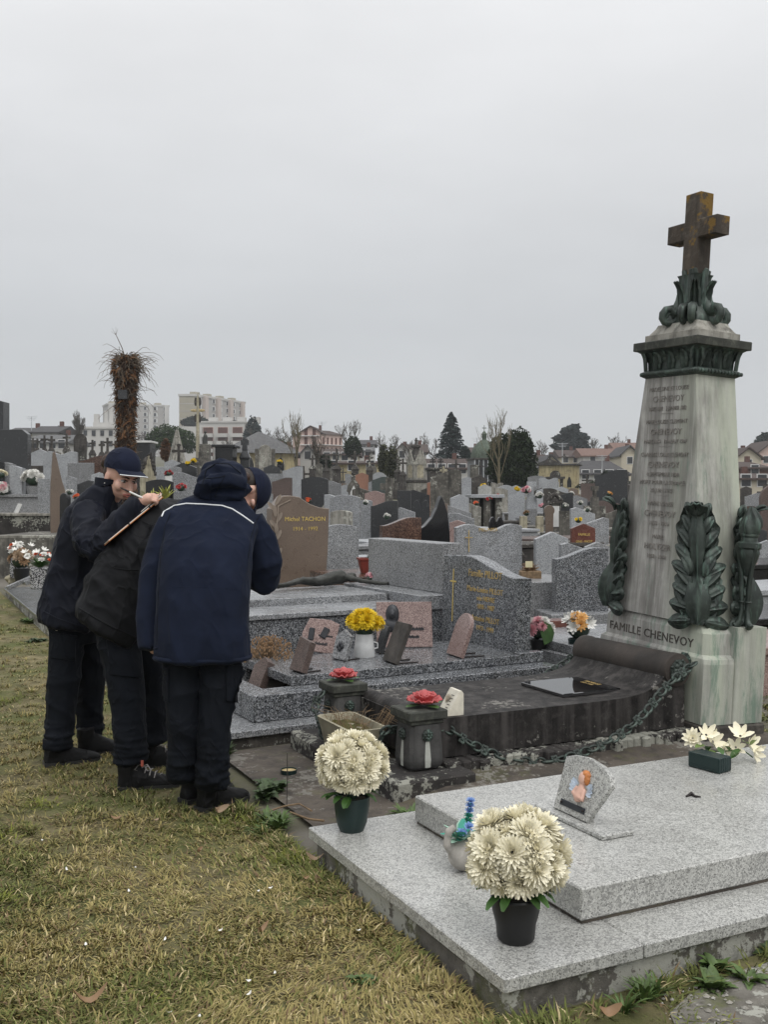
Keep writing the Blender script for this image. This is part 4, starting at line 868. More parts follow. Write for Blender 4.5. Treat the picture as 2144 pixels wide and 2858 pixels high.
for k, wv in enumerate((.030, .034, .022, .032, .026)):
    m = M(); m.box(-.0012, .0012, -wv / 2, wv / 2, -.0006, .0006); f_ = .78 - k * .125; obj('inscription_line', m, MATS['letter_black'], t, loc=(-.035 + .069 * f_ - .0012, -.012, .116 * f_ + .0008), rot=(0, -ang + math.pi / 2 - R(90), 0))
m = M()
for k in range(5): petal(m, Vector((-.035 + .069 * .45 - .003, .018, .116 * .45 + .002)), Vector((math.cos(ang), (k - 2) * .35, math.sin(ang))).normalized(), Vector((-math.sin(ang), 0, math.cos(ang))), .045, .006, .03, .0)
obj('flower_relief', m, plain('relief_brown', (.42, .36, .27), .5), t, smooth=80)
t = thing('marble_plate', 'square polished black marble plate with gilt lettering on the dark tomb slab', 'plaque', GP(1.774, 2.168, .3310), TH)
m = M(); m.box(0, .385, 0, .40, 0, .020, .003); mb, ntb, pb = newmat('mirror_black'); pb.inputs['Base Color'].default_value = (.006, .006, .007, 1); pb.inputs['Roughness'].default_value = .04; pb.inputs['IOR'].default_value = 2.7; obj('plate', m, mb, t)
lettering('FAMILLE', .036, MATS['gold'], t, (.335, .20, .0205), (0, 0, R(-90)), depth=.0008); lettering('1917 - 1985', .022, MATS['gold'], t, (.30, .20, .0205), (0, 0, R(-90)), depth=.0008)
t = thing('flower_trough', 'beige stone coloured trough full of moss and dry grass between bollards', 'planter', GP(.645, 2.40, .032), TH + R(90))
m = M(); rs = []
for a, b, z in ((.150, .070, 0), (.175, .082, .10), (.205, .098, .20), (.215, .105, .232), (.218, .108, .240), (.203, .093, .240), (.190, .082, .205)): rs.append(rect(a, b, z, .028))
m.rings(rs); plain('trough_beige', (.30, .275, .20), .8, .3, 10, .2, 30); obj('trough', m, MATS['trough_beige'], t)
m = M(); gN = 13; vs = [((i / (gN - 1) * 2 - 1) * .185, (j / (gN - 1) * 2 - 1) * .078, .208 + .010 * noise.noise((i * .6, j * .5, 2))) for j in range(gN) for i in range(gN)]; m.add(vs, [(j * gN + i, j * gN + i + 1, (j + 1) * gN + i + 1, (j + 1) * gN + i) for j in range(gN - 1) for i in range(gN - 1)]); stone('moss', (.05, .055, .012), (.15, .14, .035), (.10, .075, .03), 22, 1, bmp=.9); obj('moss', m, MATS['moss'], t)
m = M()
for _ in range(60):
    x, y = rf.uniform(-.17, .17), rf.uniform(-.07, .07); a = rf.random() * 6.28; l_ = rf.uniform(.04, .13); m.tube([(x, y, .205), (x + math.cos(a) * l_ * .4, y + math.sin(a) * l_ * .4, .205 + l_ * .6), (x + math.cos(a) * l_, y + math.sin(a) * l_, .205 + l_ * .75)], [.0014, .0012, .0006], 3)
for _ in range(26):
    x = rf.uniform(-.20, -.05); a = rf.uniform(-2.6, -1.0); l_ = rf.uniform(.10, .24); m.tube([(x, -.08, .20), (x + math.cos(a) * l_ * .3, -.08 + math.sin(a) * l_ * .35, .205 + l_ * .5), (x + math.cos(a) * l_ * .6, -.08 + math.sin(a) * l_ * .7, .20 + l_ * .35)], [.0014, .0012, .0006], 3)
obj('dry_grass', m, MATS['stem_dry'], t)
t = thing('candle_dish', 'round shallow green candle tin with yellow wax on the brown paving', 'candle', WG(806, 2158, .0225))
m = M(); m.lathe([(.040, 0), (.042, .022), (.0395, .022), (.038, .014)], 22); obj('tin', m, MATS['green_pot'], t, smooth=35)
m = M(); m.lathe([(.0375, .013), (.0374, .0155), (.001, .016)], 18); obj('wax', m, plain('wax', (.46, .36, .18), .8, .3, 40), t)
m = M(); a0, a1 = WG(800, 2250, .022), W(802, 2100, 4.5); m.tube([a0, a0.lerp(a1, .5) + Vector((.002, 0, 0)), a1], .0022, 5); tag(obj('wire_stake', m, MATS['wire']), 'thin rusty wire stake standing in front of the candle tin', 'stake')
# ---------------------------------------------------------------- headstones in general
def sst(t): t = max(0, min(1, t)); return t * t * (3 - 2 * t)
def outline(kind, w, h):
    a = w / 2; n = 14; X = [(-a + w * i / n) for i in range(n + 1)]
    def top(f): return [(-a, 0), (a, 0)] + [(x, f(x / a)) for x in reversed(X)]
    if kind == 'waveR': return top(lambda t: h - .20 * min(w, h) * (1 - sst((t + 1) / 1.5)) - .05 * w * max(0, t - .5) ** 2)
    if kind == 'waveL': return top(lambda t: h - .20 * min(w, h) * sst((t + .5) / 1.5) - .05 * w * max(0, -t - .5) ** 2)
    if kind == 'arch': return top(lambda t: h - .10 * w * t * t)
    if kind == 'hump': return top(lambda t: h - .13 * w * (1 - math.cos(t * math.pi)) / 2 )
    if kind == 'gable': return [(-a, 0), (a, 0), (a, h - .20 * w), (0, h), (-a, h - .20 * w)]
    if kind == 'slantR': return [(-a, 0), (a, 0), (a, h - .06 * w), (.55 * a, h), (-a, h - .26 * w)]
    if kind == 'slantL': return [(-a, 0), (a, 0), (a, h - .26 * w), (-.55 * a, h), (-a, h - .06 * w)]
    if kind == 'double': return top(lambda t: h - .10 * w * (.5 + .5 * math.cos((t - .05) * math.pi * 1.55)) * (1 if abs(t) < .62 else .75))
    if kind == 'round': return [(-a, 0), (a, 0), (a, h - a)] + [(a * math.cos(R(12 * k)), h - a + a * math.sin(R(12 * k))) for k in range(1, 15)] + [(-a, h - a)]
    if kind == 'book': return top(lambda t: h - .07 * w * (1 - abs(math.sin(t * math.pi))))
    if kind == 'heart':
        pts = []
        for k in range(28):
            q = 2 * math.pi * k / 28; x = 16 * math.sin(q) ** 3; z = 13 * math.cos(q) - 5 * math.cos(2 * q) - 2 * math.cos(3 * q) - math.cos(4 * q); pts.append((x / 16 * a, h * .52 + z / 16.5 * h * .52))
        return pts[::-1]
    if kind == 'hollow': return [(x * a, z * h) for x, z in ((-.9, 0), (.9, 0), (1, .58), (.75, .63), (.4, .72), (.1, .82), (-.2, .93), (-.45, 1), (-.7, .995), (-.95, .7), (-1, .45))]
    if kind == 'cut': return [(-a, 0), (a, 0), (a, h - .16 * w), (.62 * a, h), (-a, h)]
    if kind == 'disc': return [(-a * .6, 0), (a * .6, 0), (a * .7, h * .35)] + [(a * math.cos(R(-38 + 16 * k)), h - a + a * math.sin(R(-38 + 16 * k))) for k in range(0, 17)] + [(-a * .7, h * .35)]
    if kind == 'flame': return [(x * a, z * h) for x, z in ((-1, 0), (.9, 0), (1, .3), (.99, .55), (.88, .8), (.72, .93), (.58, 1), (.5, .95), (.38, .86), (.15, .74), (-.2, .64), (-.6, .58), (-1, .55))]
    return [(-a, 0), (a, 0), (a, h), (-a, h)]
TOPS = dict(waveR='wave top', waveL='wave top', arch='low arched top', hump='humped top', gable='low peaked top', slantR='slanted top', slantL='slanted top', double='double curved top', round='rounded top', book='open book top', heart='heart shape', cut='cut corner', hollow='hollow top', disc='round disc shape', flame='pointed flame shape', rect='flat top')
COLS = dict(granite_pale='pale speckled granite', granite_blue='blue grey granite', granite_blue_dark='dark blue grey granite', granite_grey='grey granite', granite_light='light grey granite', granite_dark='charcoal granite', granite_black='black granite', granite_brown='brown granite', granite_brown_rough='dull brown granite', granite_red_brown='veined red brown granite', granite_pink='pinkish granite', granite_orange='orange brown granite', granite_red='red granite', granite_green='grey green granite', old_stone='mossy old stone', old_stone_dark='blackened old stone', old_stone_pale='pale weathered stone', old_stone_cream='cream weathered stone', old_stone_yellow='yellow stone')
rs_ = random.Random(21)
def headstone(kind, x0, x1, yt, Y, mat, label=None, depth=None, rz=None, slab=None, base=True, group=None, batter=0.0):
    cxp = (x0 + x1) / 2; X = (cxp - CX) / FPX * Y; g = gz(X, Y); zt = CAMH - (yt - HY) / FPX * Y
    rz = R(rs_.uniform(-16, 12)) if rz is None else rz
    w = (x1 - x0) / FPX * Y; depth = depth or max(.08, min(.16, w * .14)); w = max(.12, (w - abs(math.sin(rz)) * depth * .8) / math.cos(rz)); h = zt - g
    if label is None:
        z_ = ' in the distant rows' if Y > 24 else ' in the middle rows'
        label = COLS[mat] + ' headstone with ' + TOPS[kind] + z_; group = group or (COLS[mat] + ' headstones with ' + TOPS[kind])
    t = thing('headstone', label, 'headstone', (X, Y, g), rz, group)
    bh = min(.16, h * .16) if base else 0
    m = M(); b_ = .006 if Y < 30 else 0; m.prism([(x, z + bh) for x, z in outline(kind, w, h - bh)], -depth / 2, depth / 2, b_); obj('stone', m, MATS[mat], t)
    if base:
        m = M(); m.box(-w / 2 - .05, w / 2 + .05, -depth / 2 - .06, depth / 2 + .05, -.15, bh, b_); obj('base', m, MATS[mat], t)
    if slab is None: slab = Y < 60 and rs_.random() < .75
    if slab:
        sl = M(); L_ = rs_.uniform(1.5, 2.0); sw = max(w * .5, .40) ; sh = rs_.uniform(.10, .28); zz = gz(X, Y - 1)-g
        sl.box(-sw, sw, -depth / 2 - .07 - L_, -depth / 2 - .07, -.25 + min(0, zz), sh + zz * .5, .01); obj('grave_slab', sl, MATS[mat if rs_.random() < .7 else rs_.choice(['granite_grey', 'old_stone', 'concrete_dark', 'granite_light'])], t)
    return t

# ---------------------------------------------------------------- the speckled double-step grave (gilt headstone) behind the tomb
MGO, MGR = GP(.03, 3.1), R(29.0)
t = mg = thing('speckled_grave', 'dark speckled granite grave with stepped kerb and gilt lettered headstone', 'grave', MGO, MGR)
m = M(); m.box(.04, 2.95, .03, 1.37, -.05, .066, .008); obj('footing', m, MATS['concrete_dark'], t)
for a0, a1 in ((0, .50), (.503, 2.98)):
    m = M(); m.box(a0, a1, 0, 1.40, .068, .106, .004); obj('slab_piece', m, MATS['granite_blue'], t)
for (a0, a1, b0, b1) in ((.41, 2.62, .16, .36), (.41, 2.62, 1.10, 1.30), (.41, .55, .363, 1.097)):
    m = M(); m.box(a0, a1, b0, b1, .107, .259, .005); obj('kerb', m, MATS['granite_blue_dark'], t)
m = M(); m.box(.552, 2.6, .363, 1.097, .107, .17); obj('bed', m, MATS['soil'], t)
m = M(); m.box(.725, 2.45, .345, 1.16, .2595, .3185, .004); obj('platform', m, MATS['granite_blue_dark'], t)
hs = [(0, 0), (1.05, 0)]; n = 18
topf = lambda x: .57 + (.125 * sst((x - .02) / .72)) - .045 * max(0, x - .70) ** 1.2 / .35 ** .2
outl = [(-1.05 / 2, 0), (1.05 / 2, 0)] + [(1.05 / 2 - 1.05 * i / n, topf(1.05 * i / n)) for i in range(n + 1)]
# local x runs along the headstone's face, right end nearest the camera
hx = T(2.52, .93, .262, 0, 0, R(-90 - 3.5)); m = M(); m.prism(outl, -.062, .062, .006, xf=hx @ T(0, 0, 0, R(-2)))
hso = obj('headstone', m, MATS['granite_blue_dark'], t)
m = M(); m.box(2.42, 2.62, .34, .415, .2605, .33, .004); obj('shoe', m, MATS['granite_blue_dark'], t)
hrot = (hx @ T(0, 0, 0, R(-2))).to_euler()
def on_face(x, z): return (hx @ T(0, 0, 0, R(-2))) @ Vector((x, -.0635, z))
er = ((hx @ T(0, 0, 0, R(-2))) @ T(0, 0, 0, R(90))).to_euler()
for txt, x, z, s_ in (('Famille PILLOT', .10, .545, .075), ('Marie-Louise PILLOT', .10, .435, .058), ('née NIEVRE', .12, .375, .05), ('1898 - 1987', .12, .315, .05), ('Antoine PILLOT', .12, .225, .058), ('1913 - 1999', .12, .16, .05)): lettering(txt, s_, MATS['gold'], t, on_face(x, z), er, depth=.0015)
m = M(); m.box(-.005, .005, -.002, .0, .20, .60); m.box(-.045, .045, -.002, .0, .50, .512); o = obj('gilt_cross', m, MATS['gold_bright'], t); o.location = on_face(-.36, -.02); o.rotation_euler = hrot

# things standing on its platform
PZ = .319
def leaning(name, label, px, py, out, thick, mat, rz, tilt, cat='plaque', legs=True, z=PZ, roll_=0.0):
    t = thing(name, label, cat, WG(px, py, z), rz); X = T(0, 0, .004, R(-tilt), roll_)
    m = M(); m.prism(out, -thick / 2, thick / 2, .003, xf=X); obj('stone', m, MATS[mat], t)
    if legs:
        wv = max(abs(p[0]) for p in out) * .6; hh = max(p[1] for p in out)
        for s_ in (-1, 1):
            m = M(); m.box(s_ * wv - .008, s_ * wv + .008, thick * .5, hh * .62, .0005, .007); m.box(s_ * wv - .008, s_ * wv + .008, thick * .45, thick * .45 + .006, .0, hh * .30, xf=X); obj('foot', m, MATS['letter_black'], t)
    return t, X
t, X = leaning('portrait_plaque', 'pink granite plaque with a veiled woman relief and dark script', 1130, 1808, [(-.20, 0), (.20, 0), (.20, .325), (-.20, .325)], .022, 'granite_pink', R(4), 14)
plain('lead_dark', (.035, .037, .042), .42, .25, 30, metal=.4)
m = M(); m.ball((-.085, -.012, .235), (.050, .022, .075), 16, 12, xf=X); m.ball((-.10, -.012, .155), (.068, .020, .05), 16, 10, xf=X); me = fused(m, .006, 3); obj('veil_relief', me, MATS['lead_dark'], t)
m = M(); m.ball((-.088, -.028, .235), (.028, .016, .040), 14, 10, xf=X); m.ball((-.086, -.044, .230), (.005, .007, .010), 8, 6, xf=X); obj('face_relief', fused(m, .004, 2), MATS['lead_dark'], t)
def script_bar(t, X, x, z, w, mat='lead_dark'):
    m = M(); m.box(x - w / 2, x + w / 2, -.016, -.0112, z - .004, z + .002, xf=X)
    k = int(w / .009)
    for i in range(k):
        hh = rf.choice((.009, .011, .018, .010)); m.ball((x - w / 2 + w * (i + .5) / k, -.014, z + hh * .5), (.0052, .004, hh * .55), 6, 5, xf=X)
    obj('script', m, MATS[mat], t, smooth=60)
script_bar(t, X, .075, .125, .13); script_bar(t, X, .055, .07, .10)
t, X = leaning('memorial_plaque', 'rough edged pink plaque with an open book relief and script', 888, 1822, [(-.115, .0), (.10, -.0), (.122, .21), (.05, .232), (-.09, .225), (-.128, .12)], .030, 'granite_pink', R(6), 14, roll_=R(9))
m = M(); m.box(-.085, -.045, -.026, -.016, .075, .16, .004, xf=X); m.box(-.045, .0, -.03, -.016, .10, .175, .004, xf=X @ T(0, 0, .0, 0, R(20))); obj('book_relief', m, MATS['lead_dark'], t)
script_bar(t, X, .035, .115, .10); script_bar(t, X, .01, .055, .09)
leaning('memorial_plaque', 'narrow dark stone plaque seen edge on beside the portrait plaque', 1090, 1850, [(-.10, 0), (.10, 0), (.10, .27), (-.10, .27)], .030, 'old_stone_dark', R(-66), 22)
leaning('memorial_plaque', 'round topped pink plaque seen edge on before the gilt headstone', 1270, 1832, outline('round', .22, .30), .030, 'granite_pink', R(-68), 20)
leaning('memorial_plaque', 'thick pinkish plaque turned sideways at the platform corner', 832, 1876, [(-.07, 0), (.07, 0), (.075, .19), (-.06, .215)], .045, 'granite_brown_rough', R(-52), 20)
t, X = leaning('memorial_plaque', 'small grey plaque with a dark rose relief', 948, 1842, [(-.07, 0), (.07, 0), (.08, .16), (.0, .20), (-.07, .15)], .028, 'granite_grey', R(-48), 16)
m = M()
for q in ((-.02, .08), (.0, .10), (.02, .085), (.0, .065)): m.ball((q[0], -.02, q[1]), (.016, .010, .016), 8, 6, xf=X)
obj('rose_relief', m, MATS['lead_dark'], t, smooth=60)
t, X = leaning('memorial_plaque', 'grey half round plaque with a small bronze rose', 755, 1800, outline('round', .22, .17), .03, 'granite_grey', R(8), 16, z=.20)
m = M()
for q in ((.03, .075), (.045, .09), (.02, .09), (.04, .06)): m.ball((q[0], -.02, q[1]), (.014, .010, .014), 8, 6, xf=X)
obj('rose_relief', m, MATS['lead_dark'], t, smooth=60)
leaning('memorial_plaque', 'dark slate plaque leaning behind the white can', 1058, 1822, [(-.07, 0), (.07, 0), (.07, .19), (-.07, .19)], .022, 'granite_dark', R(-72), 18)
leaning('memorial_plaque', 'broken brown stone plaque lying against the kerb by the dry bouquet', 712, 1925, [(-.05, 0), (.06, 0), (.07, .18), (.02, .21), (-.05, .15)], .06, 'granite_brown_rough', R(-40), 26, legs=False, z=.175)
# white can with yellow flowers
t = thing('flower_can', 'white metal can holding a bunch of bright yellow flowers', 'flower can', WG(1017, 1832, PZ), .3)
m = M(); m.lathe([(.072, 0), (.074, .004), (.064, .09), (.058, .150), (.060, .155), (.056, .155), (.055, .12)], 26); obj('can', m, plain('can_white', (.62, .63, .63), .4, .12, 20), t, smooth=35)
m = M(); m.tube([(.055, -.02, .05), (.085, -.03, .06), (.085, -.03, .09), (.06, -.02, .10)], .005, 6); obj('handle', m, MATS['can_white'], t, smooth=60)
m = M(); m.ball((0, 0, .175), (.06, .06, .045), 12, 8); obj('foliage', m, MATS['leaf_dark'], t, smooth=70)
for p_, d_, s_ in (((-.06, -.03, .235), (-.5, -.8, .5), .055), ((0, -.05, .245), (0, -1, .5), .062), ((.06, -.03, .23), (.6, -.8, .4), .058), ((-.03, 0, .275), (-.3, -.5, 1), .06), ((.04, 0, .27), (.4, -.5, 1), .055), ((-.085, .0, .245), (-1, -.3, .5), .05), ((.10, .0, .225), (1, -.4, .4), .055), ((.03, .04, .26), (.2, .6, 1), .05), ((-.04, .05, .25), (-.2, .8, .6), .05), ((.01, -.02, .285), (0, -.4, 1), .055)): head(t, MUM[0], 'yellow_petal', p_, d_, s_)
# dried bouquet
t = thing('dried_bouquet', 'large withered brown bouquet of dry stems in the grave kerb', 'bouquet', WG(748, 1862, .25), 0)
m = M(); m2 = M()
for i in range(420):
    a = rf.random() * 6.28; e = rf.uniform(.15, 1.45); l_ = rf.uniform(.13, .22); d = Vector((math.cos(a) * math.cos(e), math.sin(a) * math.cos(e), math.sin(e) * .85)); p = d * l_ + Vector((0, 0, .03))
    if i % 2: m.tube([d * .03 + Vector((0, 0, .02)), p * .6, p], [.002, .0016, .001], 3)
    m2.ball(p, (.006, .006, .009), 5, 4)
obj('dry_stems', m, MATS['stem_dry'], t); dh = obj('dry_heads', m2, MATS['dry_leaf'], t); dh['kind'] = 'stuff'

# ---------------------------------------------------------------- the granite grave with the bronze Christ
t = thing('granite_grave', 'grey granite grave with wide polished ledges behind the speckled grave', 'grave', GP(.3, 4.72), TH + R(2))
m = M(); m.box(0, 2.35, 0, 1.35, -.05, .505, .006); obj('kerb', m, MATS['granite_blue_dark'], t)
m = M(); m.box(-.03, 2.0, -.02, .50, .506, .545, .005); obj('ledge', m, MATS['granite_blue'], t)
m = M(); m.box(-.03, 2.0, .503, 1.37, .506, .600, .005); obj('ledge', m, MATS['granite_blue'], t)
m = M(); m.box(2.02, 2.36, -.02, 1.37, .506, .62, .005); obj('headstone_foot', m, MATS['granite_blue'], t)
m = M(); m.prism(outline('rect', 1.30, .40), -.10, .10, .006, xf=T(2.36, .70, .62, 0, 0, R(-90))); obj('headstone', m, MATS['granite_grey'], t)
fa = W(772, 1655, 8.6); fb = W(1000, 1640, 9.2)
def fl(a, dz=0.0, side=0.0):
    d = (fb - fa); s_ = Vector((-d.y, d.x, 0)).normalized(); p = fa + d * a + s_ * side; p.z = .60 + .035 + dz; return p
m = M(); m.tube([fl(0, .0), fl(.10, .01), fl(.28, .035, .03), fl(.45, .02, .02), fl(.55, .03), fl(.68, .045), fl(.78, .05), fl(.86, .035)], [.018, .022, .030, .040, .052, .060, .066, .03], 10)
m.tube([fl(0, .02, -.03), fl(.10, .02, -.03), fl(.28, .05, -.03), fl(.45, .03, -.03), fl(.55, .03, -.02)], [.016, .02, .028, .036, .04], 9); m.ball(fl(.93, .04, .02), (.05, .045, .045), 12, 9)
m.tube([fl(.80, .05, -.05), fl(.88, .02, -.18), fl(1.0, .0, -.30), fl(1.06, .0, -.36)], [.028, .024, .019, .016], 8); m.tube([fl(.80, .05, .05), fl(.84, .02, .2), fl(.88, .0, .36)], [.028, .024, .018], 8); m.tube([fl(-.02, -.0, -.02), fl(-.05, .05, -.02)], [.02, .03], 8); m.box(-.05, .05, -.05, .05, -.02, .02, .0, xf=Matrix.Translation(fl(.52, .03)) @ T(rz=.5))
me = fused(m, .012, 3); displace(me, lambda p: .006 * noise.noise(p * 30)); tag(obj('crucifix_figure', me, plain('bronze_dark', (.040, .041, .036), .5, .35, 12, .3, 40, metal=.3)), 'dark bronze crucified figure lying on the grey granite ledge', 'statue')

# ---------------------------------------------------------------- named stones of the rows behind
def grave_props(): pass
# brown stone with carved leaves and gilt name
t = thing('headstone', 'brown granite headstone with carved leaf border and gilt name', 'headstone', (W(832, 1630, 10.9).x, 10.9, gz(-.9, 10.9)), R(22))
bz = gz(-.9, 10.9); bo = [(-.30, .42), (.27, .42), (.30, .80), (.315, 1.25), (.20, 1.265), (.10, 1.30), (-.02, 1.375), (-.12, 1.39), (-.20, 1.385), (-.27, 1.30), (-.315, 1.25), (-.33, .80)]
m = M(); m.prism(bo, -.11, .11, .008); obj('stone', m, MATS['granite_brown'], t)
m = M(); m.box(-.36, .34, -.40, .16, -.2, .32, .008); obj('base', m, MATS['granite_brown_rough'], t)
m = M(); m.box(-.34, .33, -.22, .15, .3205, .42, .008); obj('step', m, MATS['granite_brown'], t)
m = M()
for k in range(13):
    z = .55 + k * .062; x = -.275 + .012 * math.sin(k); petal(m, Vector((x, -.112, z)), Vector((math.cos(1.1 + .6 * (k % 3)), 0, math.sin(1.1 + .6 * (k % 3)))), Vector((0, -1, 0)), .12, .022, .12, -.1, 5, .3)
m.tube([(-.27, -.112, .46), (-.275, -.114, .9), (-.25, -.114, 1.28), (-.12, -.113, 1.34)], .008, 6); obj('carved_leaves', m, plain('brown_carved', (.25, .205, .165), .75, .2), t, smooth=70)
lettering('Michel TACHON', .066, MATS['gold_bright'], t, (.045, -.1125, 1.12), (R(90), 0, 0), sx=.95); lettering('1914 - 1992', .058, MATS['gold_bright'], t, (.045, -.1125, 1.02), (R(90), 0, 0))
headstone('arch', 900, 1001, 1463, 12.4, 'granite_blue', 'blue grey speckled headstone with arched top beside the brown gilt stone', rz=R(14), slab=False)
# red brown and black pair
t = headstone('waveR', 1060, 1176, 1444, 14.2, 'granite_red_brown', 'veined red brown half of a two part headstone by the black flame', rz=R(18), slab=False, depth=.14)
headstone('flame', 1132, 1256, 1384, 14.4, 'granite_black', 'glossy black flame shaped headstone rising to a point', rz=R(14), slab=False, depth=.16)
t = headstone('double', 1267, 1458, 1462, 13.2, 'granite_blue', 'wide speckled grey headstone with double curve and gilt cross', rz=R(12), slab=True)
lettering('MEUNIER', .062, MATS['gold'], t, (-.02, -.075, gz(2, 13) + .86), (R(90), 0, 0)); m = M(); m.box(-.005, .005, -.002, 0, 0, .28); m.box(-.05, .05, -.002, 0, .18, .19); obj('gilt_cross', m, MATS['gold'], t, loc=(-.28, -.074, .64))
headstone('gable', 1489, 1588, 1484, 13.6, 'granite_light', 'light grey peaked headstone beside the dry brown basket', rz=R(16), slab=True)
headstone('slantL', 1560, 1645, 1514, 12.6, 'granite_blue', 'low grey slanted headstone just behind the wave topped one', rz=R(12), slab=False)
t = headstone('waveR', 1541, 1697, 1528, 10.9, 'granite_blue_dark', 'large speckled grey headstone with wave top on a stepped base', rz=R(10), slab=False, depth=.13)
m = M(); m.box(-.42, .42, -.28, .3, -.3, .16, .006); m.box(-.48, .48, -.36, .36, -.3, .06, .006); obj('stepped_base', m, MATS['granite_blue'], t)
headstone('gable', 1630, 1702, 1512, 12.4, 'granite_grey', 'grey peaked headstone half hidden by the bronze leaf', rz=R(8), slab=False)
t = headstone('gable', 1592, 1662, 1461, 16.5, 'granite_red', 'small red granite headstone with gilt family name', rz=R(10), slab=False)
lettering('FAMILLE', .055, MATS['gold_bright'], t, (0, -.062, gz(3.2, 16.5) + .56), (R(90), 0, 0)); lettering('GENES - PINCOT', .05, MATS['gold_bright'], t, (0, -.062, gz(3.2, 16.5) + .45), (R(90), 0, 0), sx=.75)
headstone('slantR', 1634, 1700, 1444, 17.6, 'granite_blue', 'blue grey slanted headstone behind the red gilt one', rz=R(8))
headstone('slantL', 1590, 1662, 1416, 21, 'granite_light', 'light grey slanted headstone with faint gilt lines', rz=R(12))
t = thing('dried_basket', 'basket of withered brown plants with a small card', 'flowers', W(1480, 1585, 11.6) + Vector((0, 0, -.05)), 0)
m = M()
for i in range(90):
    a = rf.random() * 6.28; e = rf.uniform(.1, 1.3); l_ = rf.uniform(.06, .13); d = Vector((math.cos(a) * math.cos(e), math.sin(a) * math.cos(e) * .6, math.sin(e))); m.tube([d * .02, d * l_], [.006, .002], 4); petal(m, d * l_ * .8, Vector((d.x, d.y, 0)).normalized(), Vector((0, 0, 1)), .04, .010, rf.uniform(-.6, .6), .5)
obj('dry_plants', m, MATS['dry_leaf'], t); m = M(); m.box(-.12, .12, -.07, .07, -.10, .02, .01); obj('basket', m, MATS['stem_dry'], t); m = M(); m.box(-.06, .02, -.06, -.05, .06, .13); obj('card', m, plain('card', (.62, .56, .36), .7), t)
t = thing('grave_kerb', 'low grey granite kerb and plinth carrying the dry basket', 'grave', (W(1480, 1600, 11.6).x, 11.6, 0), R(14)); m = M(); m.box(-.6, .45, -.5, .5, -.2, .47, .01); obj('plinth', m, MATS['granite_grey'], t)
t = thing('window_box', 'dark red plastic window box with small green plants', 'planter', W(1037, 1598, 9.9) , R(10))
m = M(); m.rings([rect(.10, .06, 0, .01), rect(.125, .075, .12, .01), rect(.135, .085, .125, .01), rect(.135, .085, .145, .01), rect(.115, .065, .145, .01), rect(.112, .062, .12, .01)]); obj('box', m, MATS['terracotta'], t)
m = M(); leaf_fan(m, 120, .07, rf, .4, .12, .9); obj('plants', m, MATS['weed_dark'], t, loc=(0, 0, .11))
t = thing('grave_slab', 'brown granite grave slab under the dark red window box', 'grave', (W(1037, 1598, 9.9).x, 10.0, 0), TH); m = M(); zt_ = W(1037, 1598, 9.9).z; m.box(-.45, .6, -.5, .5, -.1, zt_ - .002, .008); obj('slab', m, MATS['granite_red_brown'], t)
def posy(label, px, py, Y, mats, n, r_, meshes, potmat=None, group=None, cat='flowers', ph=.12):
    p = W(px, py, Y); t = thing('flower_posy' if potmat is None else 'flower_pot', label, cat, p, 0, group); z0 = 0
    if potmat:
        pot(t, [(r_ * .38, 0), (r_ * .5, ph * .6), (r_ * .55, ph)], potmat, 14); z0 = ph
    m = M(); m.ball((0, 0, z0 + r_ * .55), (r_ * .62, r_ * .62, r_ * .55), 9, 6); leaf_fan(m, 14, r_ * 1.0, rf, .4, .2, .6) if not potmat else None; obj('foliage', m, MATS['leaf_dark'], t, smooth=70)
    for i in range(n):
        a = rf.random() * 6.28; e = rf.uniform(.05, 1.4); d = Vector((math.cos(a) * math.cos(e), math.sin(a) * math.cos(e), math.sin(e))); head(t, meshes[i % len(meshes)], mats[i % len(mats)], (d.x * r_ * .72, d.y * r_ * .72, z0 + r_ * .55 + d.z * r_ * .6), d + Vector((0, -.4, 0)), r_ * rf.uniform(.30, .42))
    return t
posy('white and pink artificial flowers behind the bronze figure', 1040, 1632, 9.3, ['pink_petal', 'white_petal'], 7, .09, DAISY)
posy('pot of pink chrysanthemums with a broad green leaf by the gilt headstone', 1505, 1836, 7.6, ['pink_petal', 'white_petal'], 12, .12, MUM, 'black_pot', ph=.14)
m = M(); o_ = [(.0, 0), (.06, .03), (.075, .09), (.05, .15), (0, .17), (-.03, .10)]; m.prism(o_, -.004, .004, 0); tag(obj('broad_leaf', m, MATS['leaf_green'], loc=W(1520, 1800, 7.5), rot=(R(-10), 0, 0)), 'broad glossy green leaf standing against the pink flower pot', 'leaf')
posy('pot of white lilies and orange flowers in a dark green vase', 1615, 1832, 7.4, ['white_petal', 'white_petal', 'peach_petal'], 20, .14, [LILY, LILY, DAISY[0]], 'green_pot', ph=.13)
t = thing('memorial_block', 'small red granite memorial block with gilt text behind the lilies', 'plaque', W(1560, 1800, 8.4), R(14)); m = M(); m.box(-.10, .10, -.08, .08, 0, .21, .004); obj('block', m, MATS['granite_red'], t); lettering('FAMILLE', .03, MATS['gold'], t, (.02, -.0815, .12), (R(90), 0, 0)); lettering('1924 - 1989', .03, MATS['gold'], t, (.02, -.0815, .07), (R(90), 0, 0))
t = thing('granite_grave', 'low grey granite grave ledge between the gilt headstone and the scroll', 'grave', GP(2.9, 3.35), TH); m = M(); m.box(0, 1.3, 0, 1.3, -.05, .27, .006); obj('kerb', m, MATS['granite_blue'], t); m = M(); m.box(.05, 1.3, .15, 1.2, .2705, .335, .005); obj('slab', m, MATS['granite_blue'], t)
